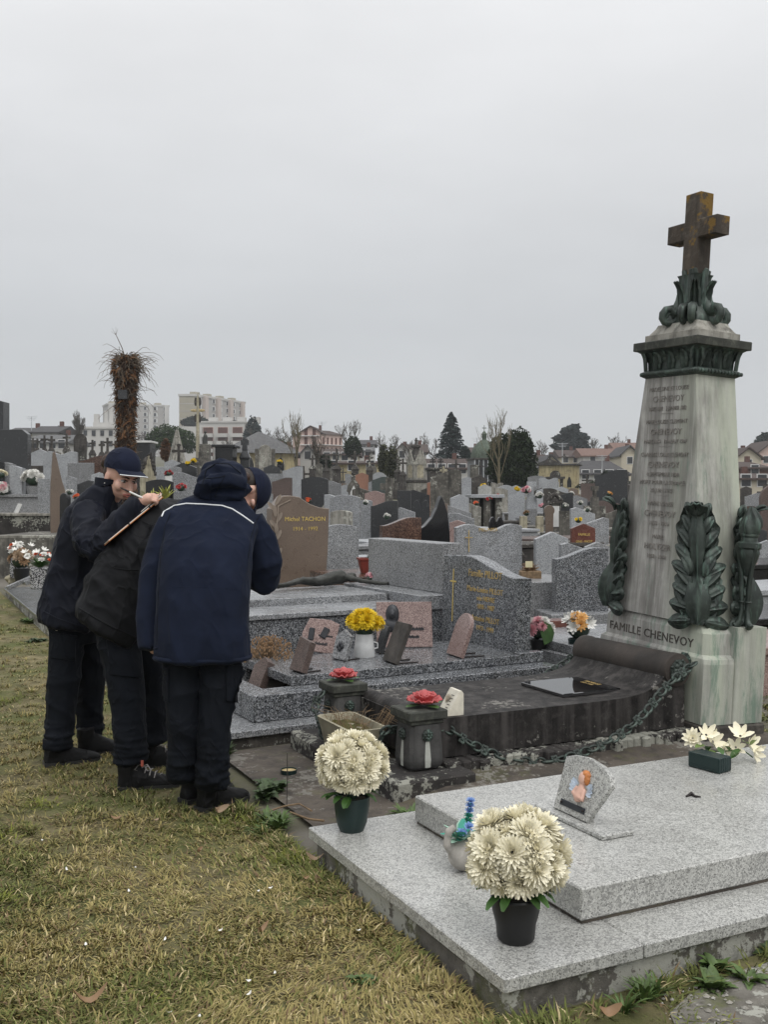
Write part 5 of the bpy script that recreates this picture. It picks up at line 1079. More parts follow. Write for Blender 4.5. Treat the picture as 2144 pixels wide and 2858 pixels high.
# ---------------------------------------------------------------- graves along the left
t = thing('granite_grave', 'grey marble topped grave with flower vases beside the lawn', 'grave', WG(140, 1790, .0), TH)
gl = WG(140, 1790, 0)
c0 = WG(105, 1718, .16); c1 = WG(10, 1640, .16)
t.location = (c0.x, c0.y, 0); t.rotation_euler = (0, 0, math.atan2(c1.y - c0.y, c1.x - c0.x) - R(90))
L_ = (c1 - c0).length; m = M(); m.box(.02, 2.3, .02, L_ - .02, -.05, .118, .01); obj('base', m, MATS['concrete'], t)
granite('marble_grey', [(0, (.07, .075, .08)), (.5, (.14, .15, .16)), (1, (.24, .25, .26))], 14, .18, .4); m = M(); m.box(0, 2.35, 0, L_, .12, .16, .005); obj('slab', m, MATS['marble_grey'], t)
t = thing('granite_grave', 'concrete grave kerb at the foot of the bent figures', 'grave', GP(.0, 4.75), TH)
m = M(); m.box(.0, .28, .0, 4.6, -.05, .12, .01); obj('kerb', m, MATS['concrete'], t)
m = M(); m.box(.285, 2.2, .05, 4.6, -.05, .09, .01); obj('bed', m, MATS['old_stone'], t)
def vase(label, px, py, Y, vmat):
    p = W(px, py, Y); t = thing('stone_vase', label, 'vase', p, .3); m = M(); rs = []
    for a, z in ((.088, 0), (.098, .02), (.100, .12), (.105, .22), (.100, .235), (.085, .235)): rs.append(rect(a, a * .8, z, .02))
    m.rings(rs); obj('vase', m, MATS[vmat], t); m = M(); leaf_fan(m, 70, .13, rf, .35, .2, .8); obj('leaves', m, MATS['leaf_green'], t, loc=(0, 0, .22), smooth=80)
    for i in range(15):
        a = rf.random() * 6.28; r_ = rf.uniform(.03, .15); z = .36 + rf.uniform(-.04, .08) - r_ * .2; head(t, (ROSE, LILY, DAISY[0])[i % 3], ('orange_petal', 'white_petal', 'white_petal')[i % 3], (math.cos(a) * r_ * 1.1, math.sin(a) * r_, z), (math.cos(a) * .5, -.6, 1), (.042, .05, .04)[i % 3])
    m = M()
    for i in range(12): a = rf.random() * 6.28; m.tube([(0, 0, .2), (math.cos(a) * .07, math.sin(a) * .07, .34)], .003, 4)
    obj('stems', m, MATS['leaf_green'], t)
vase('black and white mottled vase of orange roses and white lilies, in front', 112, 1643, 11.2, 'granite_vase'); vase('black and white mottled vase of orange roses standing behind the black pot', 52, 1612, 12.6, 'granite_vase')
posy('black pot of withered brown leaves beside the mottled vase', 60, 1628, 11.9, ['dry_leaf', 'dry_leaf_pale'], 12, .17, DAISY, 'black_pot', ph=.17)
m = M(); m.tube([(0, 0, 0), (.05, .02, .05), (.02, 0, .1)], [.08, .07, .03], 8); me = fused(m, .02, 2); displace(me, lambda p: .03 * noise.noise(p * 22)); tag(obj('stone_flower', me, MATS['old_stone_cream'], loc=W(22, 1625, 12.6)), 'cream ceramic flower lying at the corner of the marble slab', 'ornament')
t = thing('fallen_cross', 'small grey stone cross lying tilted before the mottled vase', 'cross', W(60, 1642, 11.6), .6); m = M(); m.box(-.16, .16, -.03, .03, .01, .055, .005, xf=T(0, 0, .04, 0, R(-22))); m.box(-.03, .03, -.11, .11, .0, .05, .005, xf=T(.05, 0, .05, 0, R(-22))); obj('cross', m, MATS['granite_grey'], t)
# old stone tomb and terrace kerbs beyond the path
def boxthing(name, label, cat, px0, px1, Y0, Y1, ytop, ybot, mat, b=.01, at=None):
    X0 = (px0 - CX) / FPX * Y0; X1 = (px1 - CX) / FPX * Y0; zt = CAMH - (ytop - HY) / FPX * Y0; zb = CAMH - (ybot - HY) / FPX * Y0 if ybot else gz((X0 + X1) / 2, Y0) - .2
    t = thing(name, label, cat, ((X0 + X1) / 2, Y0, 0), 0); m = M(); m.box(-(X1 - X0) / 2, (X1 - X0) / 2, 0, Y1 - Y0, zb, zt, b); obj('block', m, MATS[mat], t); return t, X0, X1, zt
t, X0, X1, zt = boxthing('stone_tomb', 'low old stone tomb with flaking layered top beyond the lawn', 'tomb', -90, 192, 16.0, 19.2, 1502, None, 'old_stone')
m = M(); m.box(-.85, .79, .0, .18, zt, zt + .045, .005); obj('rim', m, MATS['old_stone_pale'], t)
t, X0, X1, zt = boxthing('terrace_kerb', 'dark lichened terrace wall with a pale coping along the path', 'wall', -120, 190, 19.5, 24, 1440, None, 'lichen_rock'); m = M(); m.box(-1.12, 1.08, -.04, 4.5, zt, zt + .05, .006); obj('coping', m, MATS['old_stone_pale'], t)
t, X0, X1, zt = boxthing('granite_grave', 'dark polished grave ledge under the three wave topped stones', 'grave', -120, 107, 20.4, 23, 1388, 1436, 'granite_grey')
m = M(); m.box(-.85, .84, -.05, 2.5, zt + .001, zt + .06, .006); obj('ledge', m, MATS['granite_grey'], t); zl = zt + .06
for i, (x0, x1, yt, Y, mt, lab) in enumerate(((-14, 15, 1285, 20.9, 'granite_black', 'black wave topped stone, first of the three on the ledge'), (15, 40, 1291, 21.0, 'granite_grey', 'grey wave topped stone between the black and the light one'), (32, 66, 1300, 20.6, 'granite_light', 'light grey wave topped stone at the end of the ledge'))):
    wv = (x1 - x0) / FPX * Y; X = ((x0 + x1) / 2 - CX) / FPX * Y; zz = CAMH - (yt - HY) / FPX * Y; t = thing('headstone', lab, 'headstone', (X, Y, zl + .001), R(5)); m = M(); m.prism(outline('waveL', wv, zz - zl), -.14, .14, .006); obj('stone', m, MATS[mt], t)
posy('white flowers in a grey cube pot on the dark ledge', 92, 1385, 20.5, ['white_petal'], 14, .24, MUM, 'granite_grey', ph=.2); posy('pink silk flowers before the black wave topped stone', 8, 1384, 20.4, ['pink_petal', 'white_petal'], 14, .2, MUM); posy('cream flowers high beside the black wave topped stone', 3, 1336, 20.4, ['cream_petal'], 9, .13, MUM)
leaning('memorial_plaque', 'slim white marble plaque tilted on the terrace coping', 44, 1433, [(-.1, 0), (.1, 0), (.1, .2), (-.1, .2)], .05, 'white_marble', R(-60), 24, z=W(44, 1433, 20).z)
headstone('cut', 3, 82, 1200, 22.5, 'granite_dark', 'tall charcoal slab headstone with cut corner behind the ledge', rz=R(4), slab=False, depth=.3)
t = headstone('arch', -40, 18, 1118, 24, 'granite_dark', 'very tall dark stele with a pale rounded cap', rz=0, slab=False, depth=.4)
t = headstone('hollow', 136, 190, 1262, 18.6, 'granite_brown', 'tall brown granite stele with a hollow curved top edge', rz=R(20), slab=False, depth=.30)
headstone('rect', 106, 139, 1336, 19.6, 'granite_blue', 'speckled grey block stele beside the brown hollow topped stele', rz=R(8), slab=False)
headstone('slantL', 186, 216, 1328, 21, 'granite_blue', 'speckled grey slanted stele just past the brown stele', rz=R(8), slab=False)
t = headstone('round', 166, 198, 1376, 17.6, 'granite_black', 'black rounded memorial with small ornaments by the brown stele', rz=R(-30), slab=False)
# round black stone with ornaments behind the notebook
t = headstone('arch', 408, 484, 1338, 15.5, 'granite_black', 'round topped black stone decorated with white ornaments and yellow agaves', rz=R(4), slab=False)
for i in range(16): a = rf.uniform(-.17, .17); z = .25 + rf.uniform(.35, 1.15); m = M(); m.ball((a, -.075, z), (rf.uniform(.012, .03), .01, rf.uniform(.012, .035)), 8, 6); obj('ornament', m, MATS[('white_petal', 'white_marble', 'white_petal', 'orange_petal')[i % 4 if i % 5 else 0]], t, smooth=70)
for k, (px, py) in enumerate(((425, 1405), (462, 1395))):
    m = M(); leaf_fan(m, 30, .22, rf, .15, .10, .95); tag(obj('agave', m, plain('agave%d' % k, (.32, .33, .06), .5, .35, 25), loc=W(px, py, 15.1), rot=(0, 0, k)), ('yellow green agave by the black ornamented stone', 'yellow green agave between the black stone and the notebook')[k], 'plant')
headstone('waveL', 482, 556, 1318, 17.5, 'granite_blue', 'speckled grey wave topped headstone beside the white plaque', rz=R(8), slab=False)
t = thing('marble_plaque', 'narrow white marble plaque standing by the speckled headstone', 'plaque', (W(471, 1380, 17).x, 17, gz(-3.6, 17)), 0); m = M(); m.box(-.055, .055, -.03, .03, -.1, W(471, 1328, 17).z - gz(-3.6, 17), .005); obj('slab', m, MATS['white_marble'], t)
posy('red flowers on top of the narrow marble plaque', 471, 1330, 17, ['red_petal', 'ceramic_red'], 9, .08, MUM)
posy('dark red flowers by the speckled grey headstone', 505, 1372, 16.4, ['red_petal'], 8, .10, DAISY)
# ---------------------------------------------------------------- three people
def cloth(name, col, rough=.85, sheen=.3, crease=7.0):
    m, nt, p = newmat(name); v = coords(nt, rnd=False)
    nt.links.new(ramp(nt, nzn(nt, v, 7, 5), [(.3, tuple(c * .8 for c in col)), (.7, tuple(c * 1.25 for c in col))]), p.inputs['Base Color']); p.inputs['Roughness'].default_value = rough
    p.inputs['Specular IOR Level'].default_value = .18; p.inputs['Sheen Weight'].default_value = sheen; p.inputs['Sheen Roughness'].default_value = .4
    mp = N(nt, 'ShaderNodeMapping'); mp.inputs['Scale'].default_value = (1, 1, .7); mp.inputs['Rotation'].default_value = (.5, .6, .3); nt.links.new(v, mp.inputs[0])
    a_ = N(nt, 'ShaderNodeMath', operation='SUBTRACT', i_1=.5); nt.links.new(nzn(nt, mp.outputs[0], crease, 2.5, .5, .6), a_.inputs[0]); b_ = N(nt, 'ShaderNodeMath', operation='ABSOLUTE'); nt.links.new(a_.outputs[0], b_.inputs[0])
    bump(nt, p, ramp(nt, b_.outputs[0], [(0, G3(1)), (.05, G3(.55)), (.22, G3(0))]), .55, .012); return m
cloth('navy_fleece', (.0080, .0118, .0255), .95, .02, 4.0); cloth('navy_shell', (.0062, .0078, .0150), .6, .0); cloth('black_shell', (.0052, .0056, .0070), .65, .0); cloth('navy_trousers', (.0036, .0052, .0088), .8, .0, 9.0); cloth('navy_cap', (.011, .0145, .031), .9, .02); cloth('black_shoe', (.0055, .0055, .006), .55, .0)
plain('shoe_sole', (.018, .018, .019), .6, .2); plain('lace_grey', (.30, .28, .27), .8); plain('reflective', (.80, .82, .83), .4, .03); plain('brown_hair', (.045, .022, .013), .55, .4, 60, .4, 150); plain('hair_dark', (.022, .014, .010), .6, .4, 60, .4, 150)
ms, ns_, ps_ = newmat('skin'); vs_ = coords(ns_, rnd=False); ns_.links.new(ramp(ns_, nzn(ns_, vs_, 14, 4), [(.35, (.60, .35, .27)), (.65, (.70, .44, .35))]), ps_.inputs['Base Color']); ps_.inputs['Roughness'].default_value = .5; ps_.inputs['Subsurface Weight'].default_value = .12; ps_.inputs['Subsurface Radius'].default_value = (.01, .004, .002); ps_.inputs['Subsurface Scale'].default_value = .3
plain('lips', (.42, .13, .11), .45, .1); plain('brow', (.035, .018, .012), .8, .2); plain('eye_white', (.62, .60, .57), .3, .03); plain('iris', (.02, .012, .008), .2, .1); plain('pearl', (.8, .78, .74), .2, .03); plain('orange_cover', (.55, .17, .025), .5, .1); plain('paper', (.72, .71, .66), .8, .05)
def ring(c, a, b, n=22, p=2.4):
    out = []
    for j in range(n):
        q = 2 * math.pi * j / n; x, y = math.cos(q), math.sin(q); out.append(Vector(c) + Vector(a) * (abs(x) ** (2 / p) * (1 if x > 0 else -1)) + Vector(b) * (abs(y) ** (2 / p) * (1 if y > 0 else -1)))
    return out
def torso(m, rows, tilt=(1, 0, 0), bdir=None, p=2.4):      # rows: px, py, half width px, Y, half depth m, optional width direction (px)
    rs = []
    for r_ in rows:
        px, py, hw, Y, d = r_[:5]; wx, wz = r_[5] if len(r_) > 5 else (1, 0); k = Y / FPX * hw
        a = Vector((wx, 0, -wz)).normalized() * k; yaw = r_[6] if len(r_) > 6 else 0.0
        a = Matrix.Rotation(yaw, 3, 'Z') @ a; b = Matrix.Rotation(yaw, 3, 'Z') @ Vector((0, d, 0)); rs.append(ring(W(px, py, Y), a, b, p=p))
    m.rings(rs)
def limb(m, rows, n=14): m.tube([W(px, py, Y) for px, py, Y, r_ in rows], [r_ for *_, r_ in rows], n)
def ridge(q): v_ = 1 - abs(noise.noise(q)) * 2; return v_ * abs(v_)
def folds(sx, sy, sz, A, seed=0.0, fine=.0):
    def f(p):
        q = Vector((p.x * sx + seed, p.y * sy, p.z * sz + seed)); r_ = A * ridge(q) + A * .5 * ridge(q * 2.1)
        return r_ + (fine * noise.noise(p * 60) if fine else 0)
    return f
def bvh_of(me): return BVHTree.FromPolygons([v_.co.copy() for v_ in me.vertices], [list(p.vertices) for p in me.polygons])
EYE = Vector((0, 0, CAMH))
def hit(bv, px, py):
    d = (W(px, py, 5.0) - EYE).normalized(); h_ = bv.ray_cast(EYE, d); return (h_[0], h_[1]) if h_[0] is not None else (None, None)
def on_cloth(name, bv, pts, r_, mat, parent, off=.0015, dense=6):
    P = []
    for (a, b) in zip(pts, pts[1:]):
        for k in range(dense): t = k / dense; P.append((a[0] + (b[0] - a[0]) * t, a[1] + (b[1] - a[1]) * t))
    P.append(pts[-1]); Q = []
    for x, y in P:
        c, n_ = hit(bv, x, y)
        if c is not None: Q.append(c + n_ * off)
    if len(Q) < 2: return None
    m = M(); m.tube(Q, r_, 6); return obj(name, m, MATS[mat], parent, smooth=70)
def patch(name, bv, quad, mat, parent, off=.007, n=9):      # a sewn-on piece that follows the cloth below it
    vs = []; ok = True
    for j in range(n + 2):
        for i in range(n + 2):
            u = min(1, max(0, (i - .5 + .5 * (i == 0) - .0) / n)) if 0 < i < n + 1 else (0 if i == 0 else 1)
            v = min(1, max(0, (j - .5) / n)) if 0 < j < n + 1 else (0 if j == 0 else 1)
            x = (quad[0][0] * (1 - u) + quad[1][0] * u) * (1 - v) + (quad[3][0] * (1 - u) + quad[2][0] * u) * v
            y = (quad[0][1] * (1 - u) + quad[1][1] * u) * (1 - v) + (quad[3][1] * (1 - u) + quad[2][1] * u) * v
            c, nn = hit(bv, x, y)
            if c is None: c, nn = (Vector(vs[-1]) if vs else W(x, y, 5.0)), Vector((0, -1, 0))
            edge = i in (0, n + 1) or j in (0, n + 1); vs.append(c + nn * (-.003 if edge else off + .002 * noise.noise(c * 40)))
    k = n + 2; m = M(); m.add(vs, [(j * k + i, (j + 1) * k + i, (j + 1) * k + i + 1, j * k + i + 1) for j in range(k - 1) for i in range(k - 1)]); return obj(name, m, MATS[mat], parent, smooth=50)
def shoe(parent, heel, toe, lace=False, wid=.056):
    d = (toe - heel); d.z = 0; L_ = .285; a = math.atan2(d.y, d.x); X = Matrix.Translation((heel.x, heel.y, 0)) @ T(rz=a)
    sole = [(-.012, .034), (.0, .038), (.08, .034), (.14, .040), (.20, .047), (.245, .040), (.275, .022), (.282, 0)]
    o2 = sole + [(x, -y) for x, y in reversed(sole[:-1])]; m = M(); m.rings([[(x, y * wid / .05, z) for x, y in o2] for z in (.010, .014, .030)], xf=X); so_ = obj('sole', m, MATS['shoe_sole'], parent, smooth=40)
    m = M(); rs = []
    for x, hw, z1 in ((-.008, .026, .085), (.01, .034, .110), (.05, .036, .128), (.095, .036, .120), (.13, .038, .098), (.17, .041, .080), (.21, .043, .068), (.25, .037, .056), (.272, .022, .044)):
        rs.append([(x, (hw * wid / .05) * math.cos(q) , .026 + (z1 - .026) * max(-.05, math.sin(q)) * (1.0)) for q in [2 * math.pi * j / 20 for j in range(20)]])
    m.rings(rs, xf=X); m.tube([X @ Vector((.035, 0, .06)), X @ Vector((.03, 0, .155))], [.042, .046], 14); me = fused(m, .006, 2); displace(me, folds(30, 30, 60, .0015)); up = obj('shoe_upper', me, MATS['black_shoe'], parent)
    if lace:
        for k in range(5):
            x = .115 + k * .022; z = .112 - k * .0125
            m = M(); m.tube([X @ Vector((x, -.034, z - .022)), X @ Vector((x + .006, -.008, z)), X @ Vector((x + .014, .022, z - .004))], .0030, 6); obj('lace', m, MATS['lace_grey'], parent, smooth=70)
        for s_ in (-1, 1):
            m = M(); c = X @ Vector((.112, -.006, .118)); m.tube([c, c + Vector((.02 * s_, -.025, .012)), c + Vector((.038 * s_, -.03, -.012)), c + Vector((.02 * s_, -.02, -.02)), c], .0026, 6); obj('lace', m, MATS['lace_grey'], parent, smooth=70)
    return up
def person(name, label): return thing(name, label, 'person', (0, 0, 0))
def cap_dome(X, sx=.088, sy=.108, sz=.100):
    m = M(); rs = []
    for i in range(9):
        e = R(-8 + i * 11.6); rs.append([(sx * math.cos(e) * math.cos(q), sy * math.cos(e) * math.sin(q), sz * math.sin(e)) for q in [2 * math.pi * j / 28 for j in range(28)]])
    m.rings(rs, c0=False, xf=X); m.ball((0, 0, sz), (.008, .008, .005), 8, 5, xf=X); return m
def cap_brim(X, sx=.088, sy=.108, L_=.075):
    m = M(); top = []; edge = []
    for i in range(15):
        q = R(-90 - 62 + i * 124 / 14); x0, y0 = sx * .99 * math.cos(q), sy * .99 * math.sin(q); f = math.cos(R(-62 + i * 124 / 14)) ** .6
        z0 = -.010; top.append([(x0, y0, z0), (x0 * 1.02, y0 - L_ * .5 * f, z0 - .004 - .05 * x0 * x0 / .088), (x0 * 1.0, y0 - L_ * f, z0 - .014 - 1.6 * x0 * x0)])
        edge.append(top[-1][2])
    vs = [p for r_ in top for p in r_] + [(p[0], p[1], p[2] - .004) for r_ in top for p in r_]; n = 15; o = n * 3
    fs = [(i * 3 + k, (i + 1) * 3 + k, (i + 1) * 3 + k + 1, i * 3 + k + 1) for i in range(n - 1) for k in range(2)]; fs += [tuple(j + o for j in reversed(f)) for f in fs] + [(i * 3 + 2, (i + 1) * 3 + 2, (i + 1) * 3 + 2 + o, i * 3 + 2 + o) for i in range(n - 1)]
    m.add(vs, fs, xf=X); return m, [X @ Vector(p) for p in edge]
def head_lumps(m, X):
    m.ball((0, .012, .040), (.074, .094, .098), 20, 14, xf=X); m.ball((0, -.030, -.030), (.056, .062, .075), 18, 12, xf=X); m.ball((0, -.055, -.078), (.027, .026, .020), 12, 9, xf=X)
    for s_ in (-1, 1):
        m.ball((s_ * .038, -.062, -.022), (.026, .026, .030), 12, 9, xf=X); m.ball((s_ * .074, .012, -.004), (.010, .020, .032), 10, 8, xf=X); m.ball((s_ * .013, -.094, -.036), (.010, .011, .008), 8, 6, xf=X)
    m.tube([X @ Vector((0, -.082, .022)), X @ Vector((0, -.098, -.005)), X @ Vector((0, -.112, -.030)), X @ Vector((0, -.092, -.040))], [.010, .011, .013, .008], 10); m.ball((0, -.078, .036), (.050, .018, .014), 12, 8, xf=X)
    m.ball((0, -.088, -.056), (.024, .012, .009), 10, 7, xf=X); m.ball((0, -.084, -.066), (.021, .012, .009), 10, 7, xf=X)
def hand_lumps(m, wr, f, up, lat, curl=1.0, s_=1.0, grip=False):
    # f: towards the fingers, up: back of the hand, lat: towards the thumb side
    P = lambda a, b, c: wr + (f * a + up * b + lat * c) * s_
    m.tube([P(-.03, 0, 0), P(.0, 0, 0), P(.03, .002, 0), P(.060, .003, 0), P(.085, .0, 0)], [.026 * s_, .026 * s_, .030 * s_, .034 * s_, .026 * s_], 12)
    for k, (l_, c) in enumerate(((.070, .030), (.078, .010), (.072, -.010), (.056, -.029))):
        q = [P(.080, .004, c)]; a = -.2
        pos = Vector(q[0])
        for seg, dl in ((0, .40), (1, .32), (2, .28)):
            a -= curl * (.75 if seg else .55); pos = pos + (f * math.cos(a) + up * math.sin(a)) * l_ * dl * s_; q.append(Vector(pos))
        m.tube(q, [.0095 * s_, .009 * s_, .0085 * s_, .0070 * s_], 9)
    m.tube([P(.015, -.004, .022), P(.040, -.010, .045), P(.065, -.018, .046), P(.085, -.026, .034)] if grip else [P(.015, -.004, .022), P(.035, -.008, .044), P(.062, -.010, .052), P(.085, -.012, .050)], [.013 * s_, .012 * s_, .010 * s_, .008 * s_], 9)

# ---- boy seen from behind, navy hooded jacket
pb = person('person', 'person in a navy hooded jacket with white piping, back turned, head bowed')
HB = W(683, 1372, 5.04)
XB = Matrix.Translation(HB) @ T(rz=R(122)) @ T(rx=R(84))
m = M(); head_lumps(m, XB); m.tube([HB, W(635, 1420, 4.98), W(605, 1470, 4.86)], [.056, .05, .05], 12)
m.tube([W(600, 1500, 4.78), W(575, 1650, 4.60), W(565, 1790, 4.52)], [.08, .09, .09], 14)
limb(m, [(520, 1480, 4.76, .045), (425, 1630, 4.62, .042), (420, 1800, 4.52, .034)]); limb(m, [(680, 1485, 4.82, .045), (735, 1605, 4.82, .045), (690, 1520, 5.02, .034)])
hand_lumps(m, W(424, 1786, 4.54), Vector((.12, .55, -.8)).normalized(), Vector((-1, 0, 0)), Vector((0, 1, 0)), .7, .8); hand_lumps(m, W(688, 1515, 5.03), Vector((-.3, .5, .9)).normalized(), Vector((0, 1, 0)), Vector((1, 0, 0)), .6)
limb(m, [(530, 1790, 4.52, .08), (510, 2000, 4.5, .055), (508, 2145, 4.53, .04)]); limb(m, [(608, 1790, 4.52, .08), (600, 1990, 4.48, .055), (590, 2160, 4.5, .04)])
obj('body', fused(m, .006, 2), MATS['skin'], pb)
m = M(); torso(m, [(566, 1838, 129, 4.50, .135), (566, 1820, 131, 4.50, .138), (566, 1760, 128, 4.50, .134), (566, 1690, 124, 4.52, .130), (571, 1600, 122, 4.57, .130), (579, 1525, 124, 4.64, .135), (590, 1470, 128, 4.72, .130, (1, .06)), (598, 1432, 118, 4.78, .115, (1, .10)), (605, 1405, 88, 4.84, .10, (1, .12)), (612, 1385, 55, 4.88, .085)])
limb(m, [(500, 1452, 4.74, .074), (468, 1500, 4.70, .072), (436, 1580, 4.64, .064), (421, 1650, 4.60, .058), (418, 1730, 4.55, .053), (421, 1806, 4.52, .049)])
limb(m, [(690, 1462, 4.80, .080), (722, 1510, 4.80, .082), (735, 1570, 4.80, .080), (734, 1612, 4.82, .075), (715, 1600, 4.93, .068), (694, 1540, 5.03, .055)])
me = fused(m, .008, 4); fB = folds(5.0, 5.0, 1.6, .011, 3.1, .0006)
def boy_f(p):
    d = fB(p); x = p.x / p.y * FPX + CX; z = p.z
    d += .005 * math.exp(-((x - 735) / 50) ** 2) * ridge(Vector((p.x * 9, p.y * 9, p.z * 16)))
    return d
displace(me, boy_f); jb = obj('jacket', me, MATS['navy_fleece'], pb); bvj = bvh_of(me)
on_cloth('piping', bvj, [(452, 1442), (461, 1422), (480, 1413), (520, 1406), (570, 1408), (620, 1412), (648, 1421), (678, 1440), (707, 1461)], .0036, 'reflective', jb)
m = M(); rr = ring(W(566, 1832, 4.50), Vector((131 / FPX * 4.5, 0, 0)), Vector((0, .138, 0)), 30); m.tube(rr + [rr[0]], .0115, 8); obj('hem', m, MATS['navy_fleece'], jb, smooth=70)
on_cloth('seam', bvj, [(484, 1414), (460, 1470), (448, 1560), (441, 1680), (438, 1800)], .0022, 'navy_trousers', jb, 0); on_cloth('seam', bvj, [(735, 1425), (716, 1452), (700, 1500), (692, 1560)], .0022, 'navy_trousers', jb, 0); on_cloth('seam', bvj, [(414, 1806), (425, 1812), (440, 1808)], .004, 'navy_fleece', jb, 0); on_cloth('seam', bvj, [(470, 1640), (540, 1637), (600, 1640), (680, 1646)], .0012, 'navy_fleece', jb, 0)
m = M(); m.ball(W(616, 1348, 4.83), (.108, .100, .088), 20, 14); m.ball(W(640, 1335, 4.90), (.085, .11, .085), 18, 12); m.tube([W(552, 1374, 4.82), W(575, 1382, 4.78), W(620, 1384, 4.76), W(665, 1378, 4.79), W(690, 1362, 4.86)], [.026, .028, .029, .028, .026], 12); m.tube([W(566, 1350, 4.80), W(580, 1310, 4.84), W(614, 1292, 4.90), W(655, 1304, 4.96), (W(680, 1340, 5.0))], [.028, .026, .024, .024, .026], 12)
m.tube([W(556, 1370, 4.78), W(590, 1345, 4.72), W(640, 1340, 4.73), W(680, 1352, 4.80)], [.03, .032, .032, .03], 10); m.tube([W(572, 1330, 4.80), W(610, 1312, 4.77), W(660, 1325, 4.84)], [.03, .032, .03], 10)
me = fused(m, .007, 3); displace(me, lambda p: .006 * ridge(Vector((p.x * 6 + p.z * 9, p.y * 7, p.z * 22))) + .003 * ridge(p * 17)); hd = obj('hood', me, MATS['navy_fleece'], pb); bvh_h = bvh_of(me)
patch('hood_tab', bvh_h, [(572, 1336), (590, 1338), (588, 1398), (556, 1390)], 'navy_fleece', hd, .006); on_cloth('hood_seam', bvh_h, [(566, 1352), (576, 1312), (604, 1294), (640, 1296), (672, 1322)], .0025, 'navy_trousers', hd); on_cloth('hood_seam', bvh_h, [(575, 1336), (612, 1333), (628, 1328), (610, 1360), (600, 1388)], .0018, 'navy_trousers', hd)
obj('cap', cap_dome(XB @ T(0, .01, .040)), MATS['navy_cap'], pb, smooth=60); m, eg = cap_brim(XB @ T(0, .01, .040)); obj('cap_brim', m, MATS['navy_cap'], pb, smooth=40)
m = M(); m.ball((0, .045, .01), (.078, .070, .075), 16, 12, xf=XB); obj('hair', m, MATS['hair_dark'], pb, smooth=80)
m = M(); m.ball(W(705, 1402, 4.965), (.012, .014, .018), 10, 8); obj('ear', m, MATS['skin'], pb, smooth=80); m = M(); m.ball(W(685, 1332, 4.98), (.026, .03, .026), 12, 9); me = fused(m, .006, 1); displace(me, lambda p: .004 * noise.noise(p * 120)); obj('hair_lock', me, MATS['brown_hair'], pb)
def trousers(rowsL, rowsR, seat, parent, seed):
    slim = lambda rows: [(a, b - (4 if i > len(rows) - 3 else 0), c_, r_ * (1 - .13 * min(1, i / 3))) for i, (a, b, c_, r_) in enumerate(rows)]; rowsL, rowsR = slim(rowsL), slim(rowsR)
    m = M(); limb(m, rowsL, 18); limb(m, rowsR, 18); torso(m, seat); me = fused(m, .008, 3)
    zb = min(v_.co.z for v_ in me.vertices)
    def f(p):
        low = math.exp(-max(0, p.z - zb - .02) / .10); return .010 * ridge(Vector((p.x * 4 + seed, p.y * 4, p.z * 7 + p.x * 5))) + .018 * low * ridge(Vector((p.x * 4, p.y * 5 + seed, p.z * 30))) + .003 * ridge(Vector((p.x * 16, p.y * 16, p.z * 3 + seed)))
    displace(me, f); o = obj('trousers', me, MATS['navy_trousers'], parent); return o, bvh_of(me)
tb, bvt = trousers([(520, 1790, 4.52, .094), (512, 1860, 4.51, .088), (511, 1940, 4.50, .080), (510, 2020, 4.49, .074), (509, 2110, 4.50, .070), (508, 2150, 4.52, .070), (510, 2172, 4.53, .066)], [(615, 1790, 4.52, .098), (617, 1870, 4.51, .096), (607, 1950, 4.49, .085), (598, 2030, 4.47, .078), (594, 2110, 4.47, .075), (591, 2165, 4.48, .074), (592, 2192, 4.50, .070)], [(566, 1740, 112, 4.52, .115), (566, 1800, 118, 4.52, .12), (566, 1845, 110, 4.52, .11)], pb, 1.7)
for qd in ([(628, 1858), (688, 1866), (682, 1966), (628, 1958)], [(630, 1852), (690, 1860), (688, 1888), (630, 1884)], [(457, 1858), (474, 1858), (474, 1964), (459, 1958)]): patch('cargo_pocket', bvt, qd, 'navy_trousers', tb, .010)
on_cloth('seam', bvt, [(652, 1890), (655, 1930), (656, 1960)], .003, 'navy_trousers', tb, .010)
shoe(pb, WG(562, 2270, 0), WG(680, 2232, 0)); shoe(pb, WG(515, 2246, 0), WG(640, 2212, 0))

# ---- girl writing
pg = person('person', 'young person in navy jacket and cap writing in an orange notebook')
HG = W(337, 1334, 5.30); XG = Matrix.Translation(HG) @ T(rz=R(47)) @ T(rx=R(20)) @ T(ry=R(4))
m = M(); head_lumps(m, XG); m.tube([HG + Vector((-.01, .0, -.05)), W(305, 1390, 5.34), W(285, 1430, 5.36)], [.050, .052, .07], 12); m.tube([W(285, 1430, 5.36), W(240, 1560, 5.38), W(205, 1710, 5.40)], [.10, .10, .11], 14)
limb(m, [(248, 1425, 5.22, .045), (262, 1535, 5.08, .042), (330, 1470, 5.02, .034), (388, 1406, 5.00, .027)]); limb(m, [(305, 1420, 5.5, .045), (330, 1520, 5.45, .04), (420, 1430, 5.25, .028)])
limb(m, [(190, 1740, 5.36, .08), (175, 1930, 5.34, .055), (155, 2055, 5.30, .04)]); limb(m, [(245, 1740, 5.50, .08), (250, 1930, 5.56, .055), (245, 2045, 5.56, .04)])
wr = W(390, 1404, 5.00); f_ = (W(436, 1384, 4.99) - wr).normalized(); up_ = Vector((0, -.62, .78)); up_ = (up_ - f_ * up_.dot(f_)).normalized(); lat_ = Vector((0, .78, .62)); lat_ = (lat_ - f_ * lat_.dot(f_) - up_ * lat_.dot(up_)).normalized()
hand_lumps(m, wr, f_, up_, lat_, 1.25, .86, True)
hand_lumps(m, W(424, 1428, 5.24), (W(445, 1400, 5.2) - W(424, 1428, 5.24)).normalized(), Vector((0, 1, 0)), Vector((0, 0, 1)), .5, .85)
